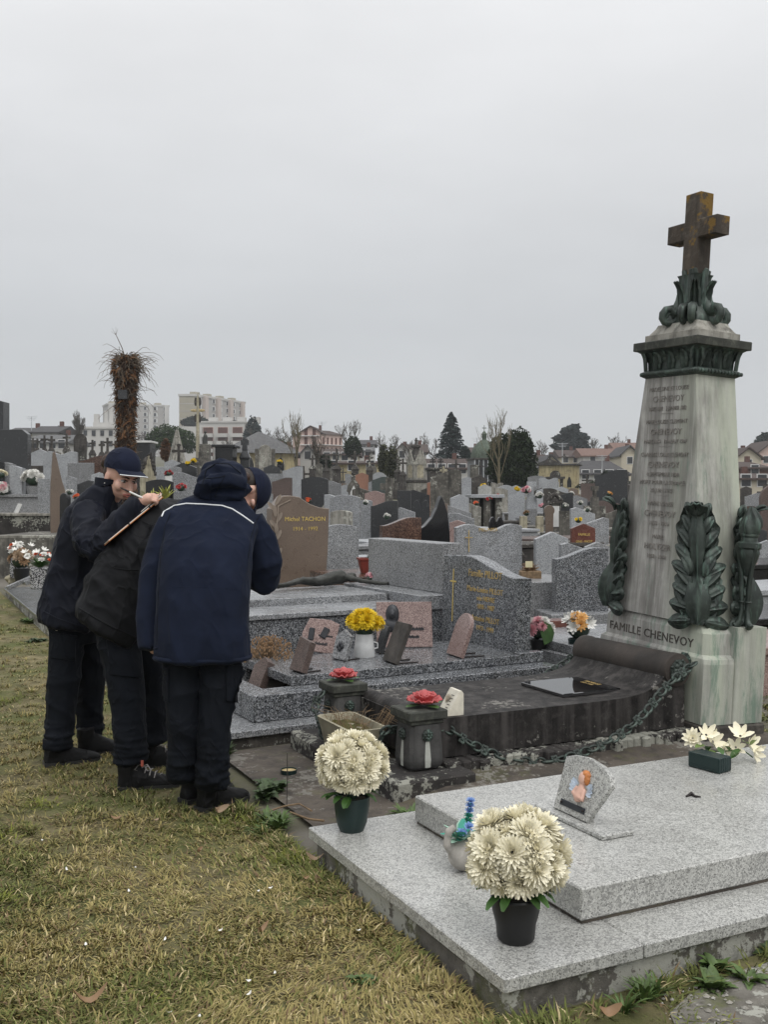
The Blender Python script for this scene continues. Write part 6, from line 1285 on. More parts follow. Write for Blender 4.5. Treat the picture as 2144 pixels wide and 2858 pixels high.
obj('body', fused(m, .0052, 2), MATS['skin'], pg)
for s_ in (-1, 1):
    m = M(); m.ball((s_ * .031, -.0735, .006), (.0135, .012, .0075), 12, 8, xf=XG); e_ = obj('eye', m, MATS['eye_white'], pg, smooth=80); m = M(); m.ball((s_ * .031, -.0835, .0045), (.0065, .004, .0058), 10, 7, xf=XG); obj('iris', m, MATS['iris'], e_, smooth=80)
    m = M(); m.tube([XG @ Vector((s_ * x, y, z)) for x, y, z in ((.014, -.0865, .0105), (.030, -.0855, .0145), (.047, -.072, .010))], [.0022, .0028, .0018], 6); obj('eyelash', m, MATS['brow'], pg, smooth=70)
    m = M(); m.tube([XG @ Vector((s_ * x, y, z)) for x, y, z in ((.013, -.093, .025), (.030, -.091, .032), (.050, -.074, .028))], [.0035, .0042, .002], 6); obj('eyebrow', m, MATS['brow'], pg, smooth=70)
m = M(); m.tube([XG @ Vector((x, y, z)) for x, y, z in ((-.022, -.088, -.061), (-.008, -.0985, -.0565), (.0, -.0985, -.058), (.008, -.0985, -.0565), (.022, -.088, -.061))], [.0022, .0040, .0036, .0040, .0022], 7); m.tube([XG @ Vector((x, y, z)) for x, y, z in ((-.018, -.088, -.066), (0, -.0965, -.0695), (.018, -.088, -.066))], [.0022, .0048, .0022], 7); obj('lips', m, MATS['lips'], pg, smooth=70)
XC = XG @ T(0, .012, .060) @ T(rx=R(-10)); gc = obj('cap', cap_dome(XC), MATS['navy_cap'], pg, smooth=60); m, eg = cap_brim(XC, L_=.085); gbm = obj('cap_brim', m, MATS['navy_cap'], pg, smooth=40); m = M(); m.tube(eg, .0028, 6); obj('edging', m, MATS['reflective'], gbm, smooth=70)
m = M(); m.ball((0, .050, .020), (.073, .058, .075), 16, 12, xf=XG); m.ball((0, .142, .040), (.042, .036, .046), 14, 10, xf=XG); me = fused(m, .006, 2); displace(me, lambda p: .003 * noise.noise(Vector((p.x * 40, p.y * 40, p.z * 120)))); obj('hair', me, MATS['brown_hair'], pg)
for z in (-.036, -.046):
    m = M(); m.ball((-.083, .004, z), .0065, 10, 8, xf=XG); obj('earring', m, MATS['pearl'], pg, smooth=80)
m = M(); torso(m, [(196, 1742, 76, 5.38, .15, (1, .22)), (196, 1722, 82, 5.38, .155, (1, .22)), (202, 1650, 74, 5.38, .15, (1, .12)), (216, 1570, 66, 5.38, .14, (1, .08)), (238, 1490, 66, 5.37, .14), (256, 1430, 64, 5.36, .135), (274, 1392, 56, 5.35, .12), (292, 1370, 46, 5.34, .10), (302, 1358, 42, 5.33, .085)])
limb(m, [(246, 1424, 5.24, .072), (246, 1470, 5.17, .074), (256, 1515, 5.10, .070), (272, 1535, 5.06, .066), (300, 1510, 5.04, .062), (345, 1452, 5.02, .053), (376, 1416, 5.00, .047), (388, 1403, 5.0, .044)])
limb(m, [(300, 1420, 5.48, .07), (322, 1500, 5.46, .062), (360, 1490, 5.38, .055), (415, 1436, 5.26, .045)])
me = fused(m, .0078, 3); fG = folds(7, 7, 3.6, .013, 8.7, .0006)
def girl_f(p):
    d = fG(p); el = W(268, 1530, 5.08); r_ = (p - el).length; d += .018 * math.exp(-(r_ / .14) ** 2) * ridge(Vector((p.x * 20 + p.z * 16, p.y * 6, p.z * 22 - p.x * 14))); hem = W(196, 1735, 5.38).z
    d += .006 * math.exp(-abs(p.z - hem) / .05) * ridge(Vector((p.x * 28, p.y * 28, p.z * 8))); return d
displace(me, girl_f); jg = obj('jacket', me, MATS['navy_shell'], pg); bvg = bvh_of(me)
on_cloth('seam', bvg, [(205, 1500), (222, 1530), (252, 1545)], .004, 'navy_shell', jg); on_cloth('hem_cord', bvg, [(122, 1706), (160, 1726), (215, 1745), (262, 1752)], .004, 'navy_shell', jg)
m = M(); rr = ring(W(306, 1356, 5.33), Vector((.080, 0, .016)), Vector((0, .088, 0)), 26); m.rings([rr, [p + Vector((.012, -.0, .045)) for p in ring(W(308, 1362, 5.33), Vector((.086, 0, -.012)), Vector((0, .090, 0)), 26)], [p + Vector((.012, 0, .040)) for p in ring(W(308, 1362, 5.33), Vector((.070, 0, -.012)), Vector((0, .074, 0)), 26)], [p + Vector((0, 0, -.02)) for p in ring(W(306, 1348, 5.33), Vector((.066, 0, .016)), Vector((0, .07, 0)), 26)]], False, False); me = m.mesh('collar', 60); obj('collar', me, MATS['navy_shell'], jg)
tg, bvgt = trousers([(188, 1740, 5.36, .094), (182, 1830, 5.35, .088), (176, 1930, 5.34, .084), (168, 2020, 5.32, .080), (161, 2070, 5.30, .074), (160, 2086, 5.30, .070)], [(245, 1740, 5.52, .094), (254, 1830, 5.54, .085), (252, 1940, 5.56, .078), (248, 2030, 5.57, .074), (247, 2060, 5.57, .072)], [(205, 1690, 66, 5.40, .13), (210, 1750, 70, 5.42, .14), (214, 1790, 64, 5.44, .13)], pg, 4.4)
for qd in ([(140, 1775), (214, 1784), (212, 1846), (140, 1836)], [(140, 1762), (216, 1774), (214, 1792), (140, 1780)]): patch('cargo_pocket', bvgt, qd, 'navy_trousers', tg, .010)
for x, y, w_, h_ in ((165, 1739, .026, .010), (159, 1757, .010, .010)):
    c, n_ = hit(bvgt, x, y)
    if c is None: c = W(x, y, 5.25)
    m = M(); m.box(-w_ / 2, w_ / 2, -.004, .004, -h_ / 2, h_ / 2, .002); obj('toggle', m, MATS['reflective'], tg, loc=c + Vector((0, -.006, 0)))
shoe(pg, WG(128, 2142, 0), WG(258, 2128, 0)); shoe(pg, WG(222, 2112, 0), WG(330, 2104, 0))
# pen and notebook
m = M(); pa, pt = W(336, 1361, 4.965), W(424, 1402, 4.985); m.tube([pa, pa.lerp(pt, .28)], [.0032, .0052], 8); pn = thing('pen', 'black and white ballpoint pen held in the writing hand', 'pen', (0, 0, 0)); obj('cap', m, MATS['letter_black'], pn, smooth=60); m = M(); m.tube([pa.lerp(pt, .28), pa.lerp(pt, .92), pt], [.0048, .0045, .001], 8); obj('barrel', m, MATS['white_plastic'], pn, smooth=60)
na, nb = W(303, 1510, 4.86), W(455, 1386, 5.02); ax = (nb - na); Ln = ax.length; ax.normalize(); dep = Vector((-.12, 1, .06)); dep = (dep - ax * dep.dot(ax)).normalized(); nn_ = ax.cross(dep); 
if nn_.z < 0: nn_ = -nn_
NX = Matrix((ax, dep, nn_)).transposed().to_4x4(); NX.translation = na
nbk = thing('notebook', 'orange notebook resting on the bent back and seen almost edge on', 'notebook', (0, 0, 0)); m = M(); m.box(0, Ln, 0, .21, -.004, .0, .001, xf=NX); obj('cover', m, MATS['orange_cover'], nbk); m = M(); m.box(.004, Ln - .004, .003, .205, .0005, .0045, .0, xf=NX); m.box(Ln * .62, Ln + .006, .0, .207, .0048, .0075, .0, xf=NX @ T(0, 0, 0, 0, R(-1.2))); obj('pages', m, MATS['paper'], nbk)
for a in (.36, .74):
    m = M(); m.box(Ln * a, Ln * a + .008, -.002, .212, -.0055, .0055, .0, xf=NX); obj('elastic', m, MATS['letter_black'], nbk)

# ---- person bent over between them
pc = person('person', 'person in a black jacket bent double, notebook resting on the back')
HC = W(590, 1440, 5.36); XH = Matrix.Translation(HC) @ T(rz=R(110)) @ T(rx=R(55))
m = M(); head_lumps(m, XH); m.tube([HC + Vector((-.02, -.02, 0)), W(520, 1440, 5.2), W(470, 1480, 5.1)], [.055, .055, .07], 12); m.tube([W(470, 1480, 5.1), W(385, 1590, 5.03), W(320, 1720, 5.0)], [.11, .11, .11], 14)
limb(m, [(460, 1490, 5.0, .05), (450, 1620, 4.92, .044), (520, 1660, 5.05, .034)]); limb(m, [(500, 1460, 5.25, .05), (520, 1600, 5.3, .044), (580, 1560, 5.35, .034)]); hand_lumps(m, W(522, 1658, 5.06), Vector((1, .2, .2)).normalized(), Vector((0, 0, 1)), Vector((0, -1, 0)), .5); hand_lumps(m, W(582, 1558, 5.35), Vector((1, .2, .2)).normalized(), Vector((0, 0, 1)), Vector((0, -1, 0)), .5)
limb(m, [(325, 1740, 4.98, .08), (355, 1940, 4.92, .055), (368, 2105, 4.88, .04)]); limb(m, [(390, 1740, 5.15, .08), (425, 1920, 5.18, .055), (432, 2045, 5.18, .04)]); obj('body', fused(m, .006, 2), MATS['skin'], pc)
dv = (.86, .51)
m = M(); torso(m, [(304, 1752, 92, 4.98, .165, dv), (312, 1728, 98, 4.98, .165, dv), (340, 1660, 100, 5.0, .155, dv), (380, 1590, 100, 5.02, .150, dv), (425, 1520, 98, 5.06, .150, dv), (470, 1470, 88, 5.12, .14, (.75, .66)), (505, 1445, 64, 5.18, .115, (.7, .7)), (535, 1435, 44, 5.24, .085, (.6, .8))])
limb(m, [(462, 1490, 4.99, .078), (440, 1540, 4.92, .075), (432, 1590, 4.89, .068), (460, 1640, 4.93, .062), (520, 1660, 5.05, .05)]); limb(m, [(500, 1460, 5.24, .07), (520, 1590, 5.3, .06), (580, 1560, 5.35, .05)])
me = fused(m, .0078, 3); fP = folds(6.0, 5, 2.6, .015, 15.2, .0005)
def bent_f(p):
    d = fP(Vector((p.x * .8 + p.z * .6, p.y, p.z * .8 - p.x * .6))); return d + .004 * ridge(Vector((p.x * 10, p.y * 8, p.z * 12)))
displace(me, bent_f); jc = obj('jacket', me, MATS['black_shell'], pc); bvc = bvh_of(me)
on_cloth('hem_cord', bvc, [(222, 1698), (262, 1722), (306, 1746), (352, 1768), (392, 1784)], .005, 'black_shell', jc); on_cloth('seam', bvc, [(318, 1586), (350, 1590), (388, 1592)], .003, 'black_shell', jc)
obj('cap', cap_dome(XH @ T(0, .01, .040)), MATS['navy_cap'], pc, smooth=60); m, eg = cap_brim(XH @ T(0, .01, .040)); obj('cap_brim', m, MATS['navy_cap'], pc, smooth=40)
tcs, bvct = trousers([(322, 1745, 4.98, .100), (336, 1820, 4.96, .098), (352, 1910, 4.93, .090), (361, 2000, 4.90, .088), (365, 2080, 4.88, .086), (366, 2115, 4.88, .082), (368, 2132, 4.88, .078)], [(385, 1745, 5.14, .10), (410, 1830, 5.16, .09), (424, 1930, 5.18, .078), (430, 2030, 5.18, .072), (434, 2070, 5.18, .070)], [(325, 1700, 66, 5.02, .13, dv), (345, 1760, 74, 5.03, .14, dv), (358, 1800, 66, 5.04, .12)], pc, 9.2)
for qd in ([(297, 1796), (392, 1812), (394, 1896), (306, 1886)], [(295, 1784), (394, 1798), (392, 1824), (298, 1812)]): patch('cargo_pocket', bvct, qd, 'navy_trousers', tcs, .010)
c, n_ = hit(bvct, 307, 1769)
if c is not None:
    m = M(); m.box(-.014, .014, -.004, .004, -.007, .007, .002); obj('toggle', m, MATS['reflective'], tcs, loc=c + Vector((0, -.006, 0)))
shoe(pc, WG(335, 2208, 0), WG(480, 2200, 0), lace=True); shoe(pc, WG(395, 2150, 0), WG(480, 2140, 0), lace=True)
m = M(); m.box(-.006, .006, -.003, .003, -.014, .014, .001); obj('pull_tab', m, plain('tab_red', (.4, .09, .06), .6), pc, loc=W(397, 2130, 4.79))
# ---------------------------------------------------------------- rows of stones behind (kind, left, right, top row, distance, stone)
ROWS = [
 ('arch', 921, 1007, 1381, 20, 'granite_blue'), ('waveL', 905, 950, 1380, 21.5, 'granite_light'), ('arch', 921, 985, 1424, 17.2, 'old_stone_pale'), ('waveR', 1035, 1112, 1397, 19, 'granite_dark'),
 ('heart', 1150, 1201, 1381, 22, 'granite_dark'), ('rect', 1109, 1148, 1369, 26, 'granite_dark'), ('arch', 1192, 1234, 1344, 34, 'granite_orange'), ('gable', 1256, 1309, 1380, 25, 'granite_light'),
 ('slantR', 1267, 1316, 1331, 38, 'granite_light'), ('gable', 1247, 1289, 1360, 32, 'granite_dark'), ('waveR', 759, 816, 1333, 34, 'granite_brown_rough'), ('waveR', 788, 846, 1302, 42, 'granite_light'),
 ('arch', 841, 917, 1331, 30, 'granite_dark'), ('waveL', 907, 953, 1341, 31, 'granite_grey'), ('gable', 992, 1029, 1319, 44, 'granite_orange'), ('waveR', 1038, 1082, 1331, 36, 'granite_green'),
 ('hump', 1018, 1075, 1370, 26, 'granite_pink'), ('double', 1370, 1405, 1347, 38, 'old_stone_pale'), ('gable', 1419, 1461, 1354, 40, 'granite_light'), ('slantR', 1419, 1465, 1374, 30, 'granite_light'),
 ('slantR', 1497, 1535, 1360, 34, 'granite_light'), ('gable', 1549, 1587, 1358, 38, 'granite_light'), ('slantR', 1558, 1600, 1374, 27, 'granite_dark'), ('disc', 1518, 1548, 1410, 20, 'granite_brown'),
 ('heart', 1363, 1407, 1430, 19, 'granite_black'), ('rect', 1560, 1591, 1426, 19.5, 'old_stone'), ('gable', 1670, 1702, 1370, 32, 'granite_grey'), ('slantR', 1710, 1748, 1366, 36, 'granite_dark'),
 ('arch', 2080, 2128, 1440, 19, 'granite_grey'), ('gable', 2112, 2170, 1507, 14.5, 'granite_light'), ('round', 2120, 2200, 1353, 18, 'granite_brown_rough'),
 ('gable', 86, 140, 1254, 30, 'granite_light'), ('double', 123, 216, 1260, 28, 'granite_light'), ('round', 206, 242, 1210, 45, 'old_stone_dark'), ('waveR', 222, 300, 1272, 26, 'granite_red_brown'), ('rect', 190, 262, 1292, 25, 'granite_grey'),
 ('gable', 459, 503, 1283, 30, 'granite_light'), ('slantR', 431, 507, 1302, 26, 'granite_grey'), ('gable', 476, 551, 1291, 27, 'granite_dark'), ('rect', 431, 470, 1303, 25, 'granite_light'),
 ('gable', 736, 782, 1297, 44, 'granite_dark'), ('rect', 737, 790, 1322, 38, 'granite_blue'), ('gable', 1315, 1350, 1345, 42, 'granite_grey'), ('waveR', 1210, 1250, 1405, 24, 'granite_brown'), ('waveL', 1252, 1325, 1432, 18.5, 'granite_blue'), ('hump', 1255, 1300, 1452, 16.5, 'granite_pink'),
 ('arch', 1003, 1040, 1395, 22, 'granite_blue'), ('slantL', 1106, 1160, 1416, 19.5, 'granite_blue'), ('rect', 700, 745, 1345, 31, 'granite_grey'), ('rect', 716, 762, 1378, 24, 'granite_grey'), ('hump', 1028, 1060, 1342, 40, 'granite_blue'), ('gable', 1335, 1372, 1352, 36, 'granite_pale'),
 ('slantL', 1600, 1640, 1382, 33, 'granite_grey'), ('gable', 1640, 1672, 1395, 29, 'granite_dark'), ('arch', 1466, 1500, 1392, 28, 'granite_grey'), ('slantR', 560, 600, 1318, 25, 'granite_grey'),
 ('waveL', 605, 640, 1300, 30, 'granite_dark'), ('arch', 2078, 2110, 1412, 30, 'granite_red_brown'), ('gable', 2100, 2140, 1475, 17, 'granite_dark'), ('rect', 86, 120, 1300, 26, 'old_stone_dark'), ('arch', 300, 330, 1290, 30, 'granite_grey'), ('gable', 255, 300, 1318, 22, 'granite_light'), ('slantR', 215, 262, 1340, 20, 'granite_dark'),
]
for k, x0, x1, yt, Y, mt in ROWS: headstone(k, x0, x1, yt, Y, mt)
def cross_stone(x, yt, yb, Y, mat, label, arms=.30, th=.09, ped=True, group=None, iron=False, rz=None, cat='cross'):
    X = (x - CX) / FPX * Y; g = gz(X, Y); zt = CAMH - (yt - HY) / FPX * Y - g; zb = CAMH - (yb - HY) / FPX * Y - g if yb else zt * .35
    t = thing('grave_cross', label, cat, (X, Y, g), R(rs_.uniform(-22, 22)) if rz is None else rz, group); h = zt - zb; a = h * arms; w = th * .5
    m = M(); za = zb + h * .66
    m.prism([(-w * 1.15, zb), (w * 1.15, zb), (w, za - w), (a, za - w), (a, za + w), (w, za + w), (w, zt), (-w, zt), (-w, za + w), (-a, za + w), (-a, za - w), (-w, za - w)], -w, w, 0); obj('cross', m, MATS[mat], t)
    if iron:
        for cx_, cz_ in ((a, za), (-a, za), (0, zt)): m = M(); m.ball((cx_, 0, cz_), (w * 1.8, w * .8, w * 1.8), 6, 4); obj('finial', m, MATS[mat], t)
    if ped:
        pw = max(.16, h * .24); m = M(); m.rings([rect(pw * 1.25, pw * 1.1, z) for z in (-.2, zb * .35)] + [rect(pw, pw * .8, zb * .36), rect(pw * .9, pw * .75, zb * .86), rect(pw * 1.1, pw * .9, zb * .9), rect(pw * .5, pw * .45, zb)]); obj('pedestal', m, MATS[mat if ped is True else ped], t)
    return t
G_ = 'dark stone crosses on pedestals'
for x, yt, yb, Y, mt in ((940, 1253, 1300, 54, 'old_stone_dark'), (991, 1258, 1300, 53, 'old_stone_dark'), (1032, 1265, 1303, 50, 'old_stone_dark'), (910, 1267, 1305, 52, 'old_stone_dark'), (872, 1271, 1300, 55, 'old_stone_dark'), (186, 1210, 1245, 50, 'old_stone_dark'), (124, 1215, 1250, 48, 'old_stone_dark'), (144, 1217, 1250, 47, 'old_stone_dark'), (300, 1222, 1260, 48, 'old_stone_dark'), (284, 1232, 1262, 44, 'old_stone_dark'), (1273, 1283, 1322, 60, 'old_stone_dark'), (1110, 1272, 1310, 58, 'old_stone_dark'), (1125, 1280, 1318, 52, 'old_stone_dark'), (92, 1222, 1250, 52, 'old_stone_dark'), (104, 1224, 1250, 53, 'old_stone_dark'), (322, 1230, 1262, 50, 'old_stone_dark'), (1340, 1290, 1325, 62, 'old_stone_dark'), (258, 1228, 1256, 54, 'old_stone_dark')):
    cross_stone(x, yt, yb, Y, mt, 'blackened stone cross on a pedestal in the old quarter', group=G_)
cross_stone(684, 1224, 1258, 34, 'granite_dark', 'large charcoal granite cross on a stepped pedestal behind the hood', .32, .16, rz=0)
cross_stone(499, 1243, 1290, 34, 'old_stone_dark', 'rusty iron crucifix with knobbed ends near the pyramid', .30, .08, iron=True)
cross_stone(559, 1262, 1322, 31, 'old_stone', 'plain grey stone cross without pedestal beside the black tomb', .34, .10, ped=False)
cross_stone(1086, 1334, 1405, 27, 'old_stone', 'broad plain grey stone cross among the headstones', .34, .17, ped=False, rz=R(-8))
cross_stone(1238, 1301, 1335, 44, 'old_stone_cream', 'cream stone cross with figure on a tapered base', .30, .10, ped='old_stone_pale')
t = cross_stone(1484, 1344, 1420, 25, 'granite_light', 'grey granite cross standing between two cream stone pillars', .05, .21, ped=False, rz=0)
for s_ in (-1, 1):
    m = M(); m.box(s_ * .20 - .085, s_ * .20 + .085, -.10, .12, -.1, .62, .01); obj('pillar', m, MATS['old_stone_cream'], t)
m = M(); m.box(-.42, .42, -.22, .2, -.2, .16, .01); obj('base', m, MATS['old_stone_cream'], t)
posy('pink flowers on the cream pillar of the granite cross', 1470, 1378, 24.8, ['pink_petal', 'white_petal'], 9, .14, MUM); posy('white flowers on the cream pillar beside the granite cross', 1506, 1392, 24.8, ['white_petal'], 9, .12, MUM)
cross_stone(1660, 1357, 1420, 26, 'old_stone', 'mossy truncated stone pillar on a wide block', .05, .16, ped=False); headstone('rect', 1630, 1690, 1412, 25.6, 'old_stone', 'wide mossy stone block under the truncated pillar', rz=0)
# far filling rows
rz_ = random.Random(77); used = []
FK = ['waveR', 'waveL', 'arch', 'gable', 'slantR', 'slantL', 'hump', 'round', 'rect', 'double']; FM = ['granite_light', 'granite_grey', 'old_stone', 'granite_blue', 'granite_dark', 'granite_brown', 'granite_brown_rough', 'old_stone', 'old_stone_pale', 'granite_grey', 'old_stone_dark', 'old_stone_dark', 'granite_dark']
cnt = 0
while cnt < 168:
    Y = rz_.uniform(24, 92); px = rz_.uniform(-330, 2400); X = (px - CX) / FPX * Y
    if any((X - a) ** 2 + (Y - b) ** 2 < 1.9 for a, b in used): continue
    used.append((X, Y)); cnt += 1
    hh = rz_.uniform(.75, 1.25) if rz_.random() < .8 else rz_.uniform(1.3, 1.8); ww = rz_.uniform(.6, 1.0); zt = gz(X, Y) + hh; yt = HY - (zt - CAMH) / Y * FPX; hw = ww / 2 / Y * FPX
    if Y > 46 and rz_.random() < .3: headstone(rz_.choice(['round', 'gable', 'rect', 'arch']), px - hw * .7, px + hw * .7, yt - rz_.uniform(.3, .9) / Y * FPX, Y, 'old_stone_dark' if rz_.random() < .7 else 'old_stone', slab=False)
    elif rz_.random() < .30 and Y > 40: cross_stone(px, yt - .6 / Y * FPX, yt + .45 / Y * FPX, Y, 'old_stone_dark', 'blackened stone cross on a pedestal in the old quarter', group=G_)
    else: headstone(rz_.choice(FK), px - hw, px + hw, yt, Y, rz_.choice(FM), slab=rz_.random() < .8)
# low slabs between the near rows
SL = 'flat granite grave slab without headstone in the middle rows'
for px, py, Y, L_, wd, mt in ((860, 1440, 15.6, 1.9, .9, 'granite_grey'), (1010, 1520, 13.4, 1.9, .9, 'granite_light'), (1240, 1420, 21, 2.0, .9, 'granite_light'), (1340, 1470, 17.5, 1.9, .9, 'granite_grey'), (1420, 1480, 17.8, 1.9, .8, 'old_stone_dark'), (1500, 1500, 16.5, 1.9, .9, 'old_stone_dark'), (1560, 1470, 18, 1.9, .9, 'granite_brown_rough'), (1720, 1450, 21, 2, .9, 'old_stone'), (1350, 1440, 20.5, 2, .9, 'granite_light'), (780, 1400, 19.5, 2, 1, 'granite_grey'), (790, 1380, 22.5, 2, 1, 'granite_light'), (250, 1370, 19, 2, 1, 'granite_grey'), (300, 1340, 22, 2, 1, 'granite_dark'), (2110, 1560, 12.8, 1.8, .9, 'granite_black'), (2120, 1632, 10.6, 1.6, .8, 'granite_light'), (2125, 1705, 8.8, 1.5, .8, 'granite_black'), (2125, 1780, 7.6, 1.2, .7, 'granite_pink'), (740, 1430, 17, 1.9, .9, 'granite_light'), (1130, 1470, 17.2, 1.9, .9, 'granite_light'), (1200, 1490, 16.2, 1.9, .9, 'granite_grey')):
    X = (px - CX) / FPX * Y; g = gz(X, Y); zt = max(g + .10, CAMH - (py - HY) / FPX * Y); zt = min(zt, g + .55)
    t = thing('grave_slab', COLS[mt] + ' grave slab lying flat between the rows', 'grave', (X, Y, g), TH + R(rs_.uniform(-4, 4)), COLS[mt] + ' flat slabs'); m = M(); m.box(-L_ / 2, L_ / 2, -wd / 2, wd / 2, -.2, zt - g - .06, .01); obj('kerb', m, MATS[mt], t); m = M(); m.box(-L_ / 2 - .03, L_ / 2 + .03, -wd / 2 - .03, wd / 2 + .03, zt - g - .059, zt - g, .008); obj('slab', m, MATS[mt], t)
MS = ['granite_dark', 'old_stone_dark', 'granite_grey', 'old_stone', 'granite_light', 'concrete_dark', 'granite_black', 'granite_brown_rough', 'old_stone_pale']; COLS['concrete_dark'] = 'dark concrete'; cnt = 0; us = []
while cnt < 46:
    Y = rz_.uniform(14.5, 36); px = rz_.uniform(1000, 1790) if rz_.random() < .7 else rz_.uniform(80, 1000); X = (px - CX) / FPX * Y
    if any(abs(X - a) < 1.3 and abs(Y - b) < 1.3 for a, b in us): continue
    us.append((X, Y)); cnt += 1; g = gz(X, Y); mt = rz_.choice(MS); L_ = rz_.uniform(1.7, 2.2); wd = rz_.uniform(.8, 1.1); h_ = rz_.uniform(.15, .45)
    t = thing('grave_slab', COLS[mt] + ' grave slab lying flat between the rows', 'grave', (X, Y, g), TH + R(rz_.uniform(-6, 6)), COLS[mt] + ' flat slabs'); m = M(); m.box(-L_ / 2, L_ / 2, -wd / 2, wd / 2, -.2, h_ - .06, .01); obj('kerb', m, MATS[rz_.choice(MS)], t); m = M(); m.box(-L_ / 2 - .03, L_ / 2 + .03, -wd / 2 - .03, wd / 2 + .03, h_ - .059, h_, .008); obj('slab', m, MATS[mt], t)
# special tombs -----------------------------------------------------------
def spot(px, Y): X = (px - CX) / FPX * Y; return (X, Y, gz(X, Y))
def zpx(py, Y, g): return CAMH - (py - HY) / FPX * Y - g
# stele, tall pale
p = spot(740, 50); H = zpx(1242, 50, p[2]); t = thing('stele', 'tall pale weathered stele with rounded top and side pilasters', 'monument', p, R(6)); m = M(); m.prism(outline('round', .62, H), -.2, .2, .02); obj('stele', m, MATS['old_stone_pale'], t)
for s_ in (-1, 1): m = M(); m.box(s_ * .40 - .09, s_ * .40 + .09, -.22, .2, -.1, H * .93, .02); obj('pilaster', m, MATS['old_stone'], t)
# gothic shrine
p = spot(1162, 58); H = zpx(1232, 58, p[2]); t = thing('gothic_shrine', 'pale gothic shrine tomb with four gables and a cross finial', 'tomb', p, R(32)); s_ = .42
m = M(); m.box(-s_ * 1.15, s_ * 1.15, -s_ * 1.15, s_ * 1.15, -.2, H * .30, .02); obj('base', m, MATS['old_stone_pale'], t); m = M(); m.box(-s_ * 1.3, s_ * 1.3, -s_ * 1.3, s_ * 1.3, H * .30, H * .34, .02); obj('cornice', m, MATS['old_stone_dark'], t)
m = M(); m.box(-s_, s_, -s_, s_, H * .34, H * .64, .02); obj('body', m, MATS['old_stone_pale'], t)
for k in range(4):
    X = T(rz=k * math.pi / 2); m = M(); m.prism([(-s_ * 1.05, H * .6), (s_ * 1.05, H * .6), (0, H * .86)], -s_ * 1.06, -s_ * .9, 0, xf=X); obj('gable', m, MATS['old_stone_pale'], t); m = M(); m.prism([(-s_ * .5, H * .38), (s_ * .5, H * .38), (s_ * .5, H * .56), (0, H * .66), (-s_ * .5, H * .56)], -s_ * 1.01, -s_ * .99, 0, xf=X); obj('niche', m, MATS['old_stone_cream'], t)
m = M(); m.rings([rect(s_ * .95, s_ * .95, H * .64), rect(.12, .12, H * .88), rect(.2, .2, H * .90), rect(.2, .2, H * .93), rect(.05, .05, H * .94)]); m.box(-.035, .035, -.035, .035, H * .94, H * 1.06); m.box(-.10, .10, -.03, .03, H, H * 1.025); obj('spire', m, MATS['old_stone_dark'], t)
# dark tomb with two iron crosses
p = spot(1218, 52); H = zpx(1312, 52, p[2]); t = thing('stone_tomb', 'dark box tomb topped with two iron cross finials', 'tomb', p, R(8)); m = M(); m.box(-.42, .42, -.4, .4, -.1, H, .02); obj('body', m, MATS['old_stone_dark'], t); m = M(); m.box(-.5, .5, -.5, .5, H, H + .12, .02); obj('cornice', m, MATS['old_stone_dark'], t)
for s_ in (-.17, .22):
    m = M(); m.box(s_ - .025, s_ + .025, -.02, .02, H + .12, H + .62); m.box(s_ - .13, s_ + .13, -.02, .02, H + .42, H + .47); [m.ball((s_ + a, 0, H + b), .045, 6, 4) for a, b in ((.13, .445), (-.13, .445), (0, .62), (.08, .53), (-.08, .53), (.08, .36), (-.08, .36))]; obj('iron_cross', m, MATS['granite_black'], t)
# black tombs with caps
for px0, px1, yt, Y, capm, lab in ((598, 662, 1243, 33, 'granite_black', 'black granite chapel tomb with a wide flat cornice'), (381, 431, 1232, 42, 'white_marble', 'black granite tomb capped with a white slab')):
    p = spot((px0 + px1) / 2, Y); H = zpx(yt, Y, p[2]); wv = (px1 - px0) / FPX * Y / 2; t = thing('chapel_tomb', lab, 'tomb', p, 0); m = M(); m.box(-wv * .75, wv * .75, -.4, .6, -.1, H - .08, .01); obj('body', m, MATS['granite_black'], t); m = M(); m.box(-wv, wv, -.55, .7, H - .08, H, .01); obj('cornice', m, MATS[capm], t)
# broken cream monument with moss
p = spot(414, 24); H = zpx(1258, 24, p[2]); t = thing('broken_monument', 'cream broken monument with a mossy shattered top', 'monument', p, R(14)); m = M(); m.prism([(-.20, 0), (.18, 0), (.17, H * .72), (.10, H * .86), (.02, H * .97), (-.06, H * .90), (-.15, H * .80), (-.19, H * .70)], -.16, .16, .02); me = fused(m, .03, 1); displace(me, lambda p_: .02 * noise.noise(p_ * 9)); obj('shaft', me, MATS['old_stone_cream'], t); m = M(); m.tube([(-.17, -.16, H * .76), (-.06, -.15, H * .90), (.02, -.1, H * .98), (.11, -.15, H * .85), (.17, -.15, H * .72)], [.04, .05, .06, .05, .03], 7); me = fused(m, .02, 0); displace(me, lambda p_: .03 * noise.noise(p_ * 20)); obj('moss_crust', me, MATS['old_stone_dark'], t)
# white pinnacle
p = spot(987, 33); H = zpx(1322, 33, p[2]); t = thing('gothic_stele', 'small pale pointed stele with a white marble niche and mossy crest', 'monument', p, R(4)); m = M(); m.prism([(-.18, 0), (.18, 0), (.17, H * .62), (.22, H * .64), (.19, H * .76), (0, H * .92), (-.19, H * .76), (-.22, H * .64), (-.17, H * .62)], -.12, .12, .01); obj('body', m, MATS['old_stone'], t); m = M(); m.prism([(-.11, H * .15), (.11, H * .15), (.11, H * .62), (0, H * .76), (-.11, H * .62)], -.125, -.11, 0); obj('niche', m, MATS['white_marble'], t); m = M(); m.box(-.02, .02, -.02, .02, H * .9, H * 1.06); m.box(-.07, .07, -.02, .02, H * .97, H); obj('finial', m, MATS['old_stone_dark'], t)
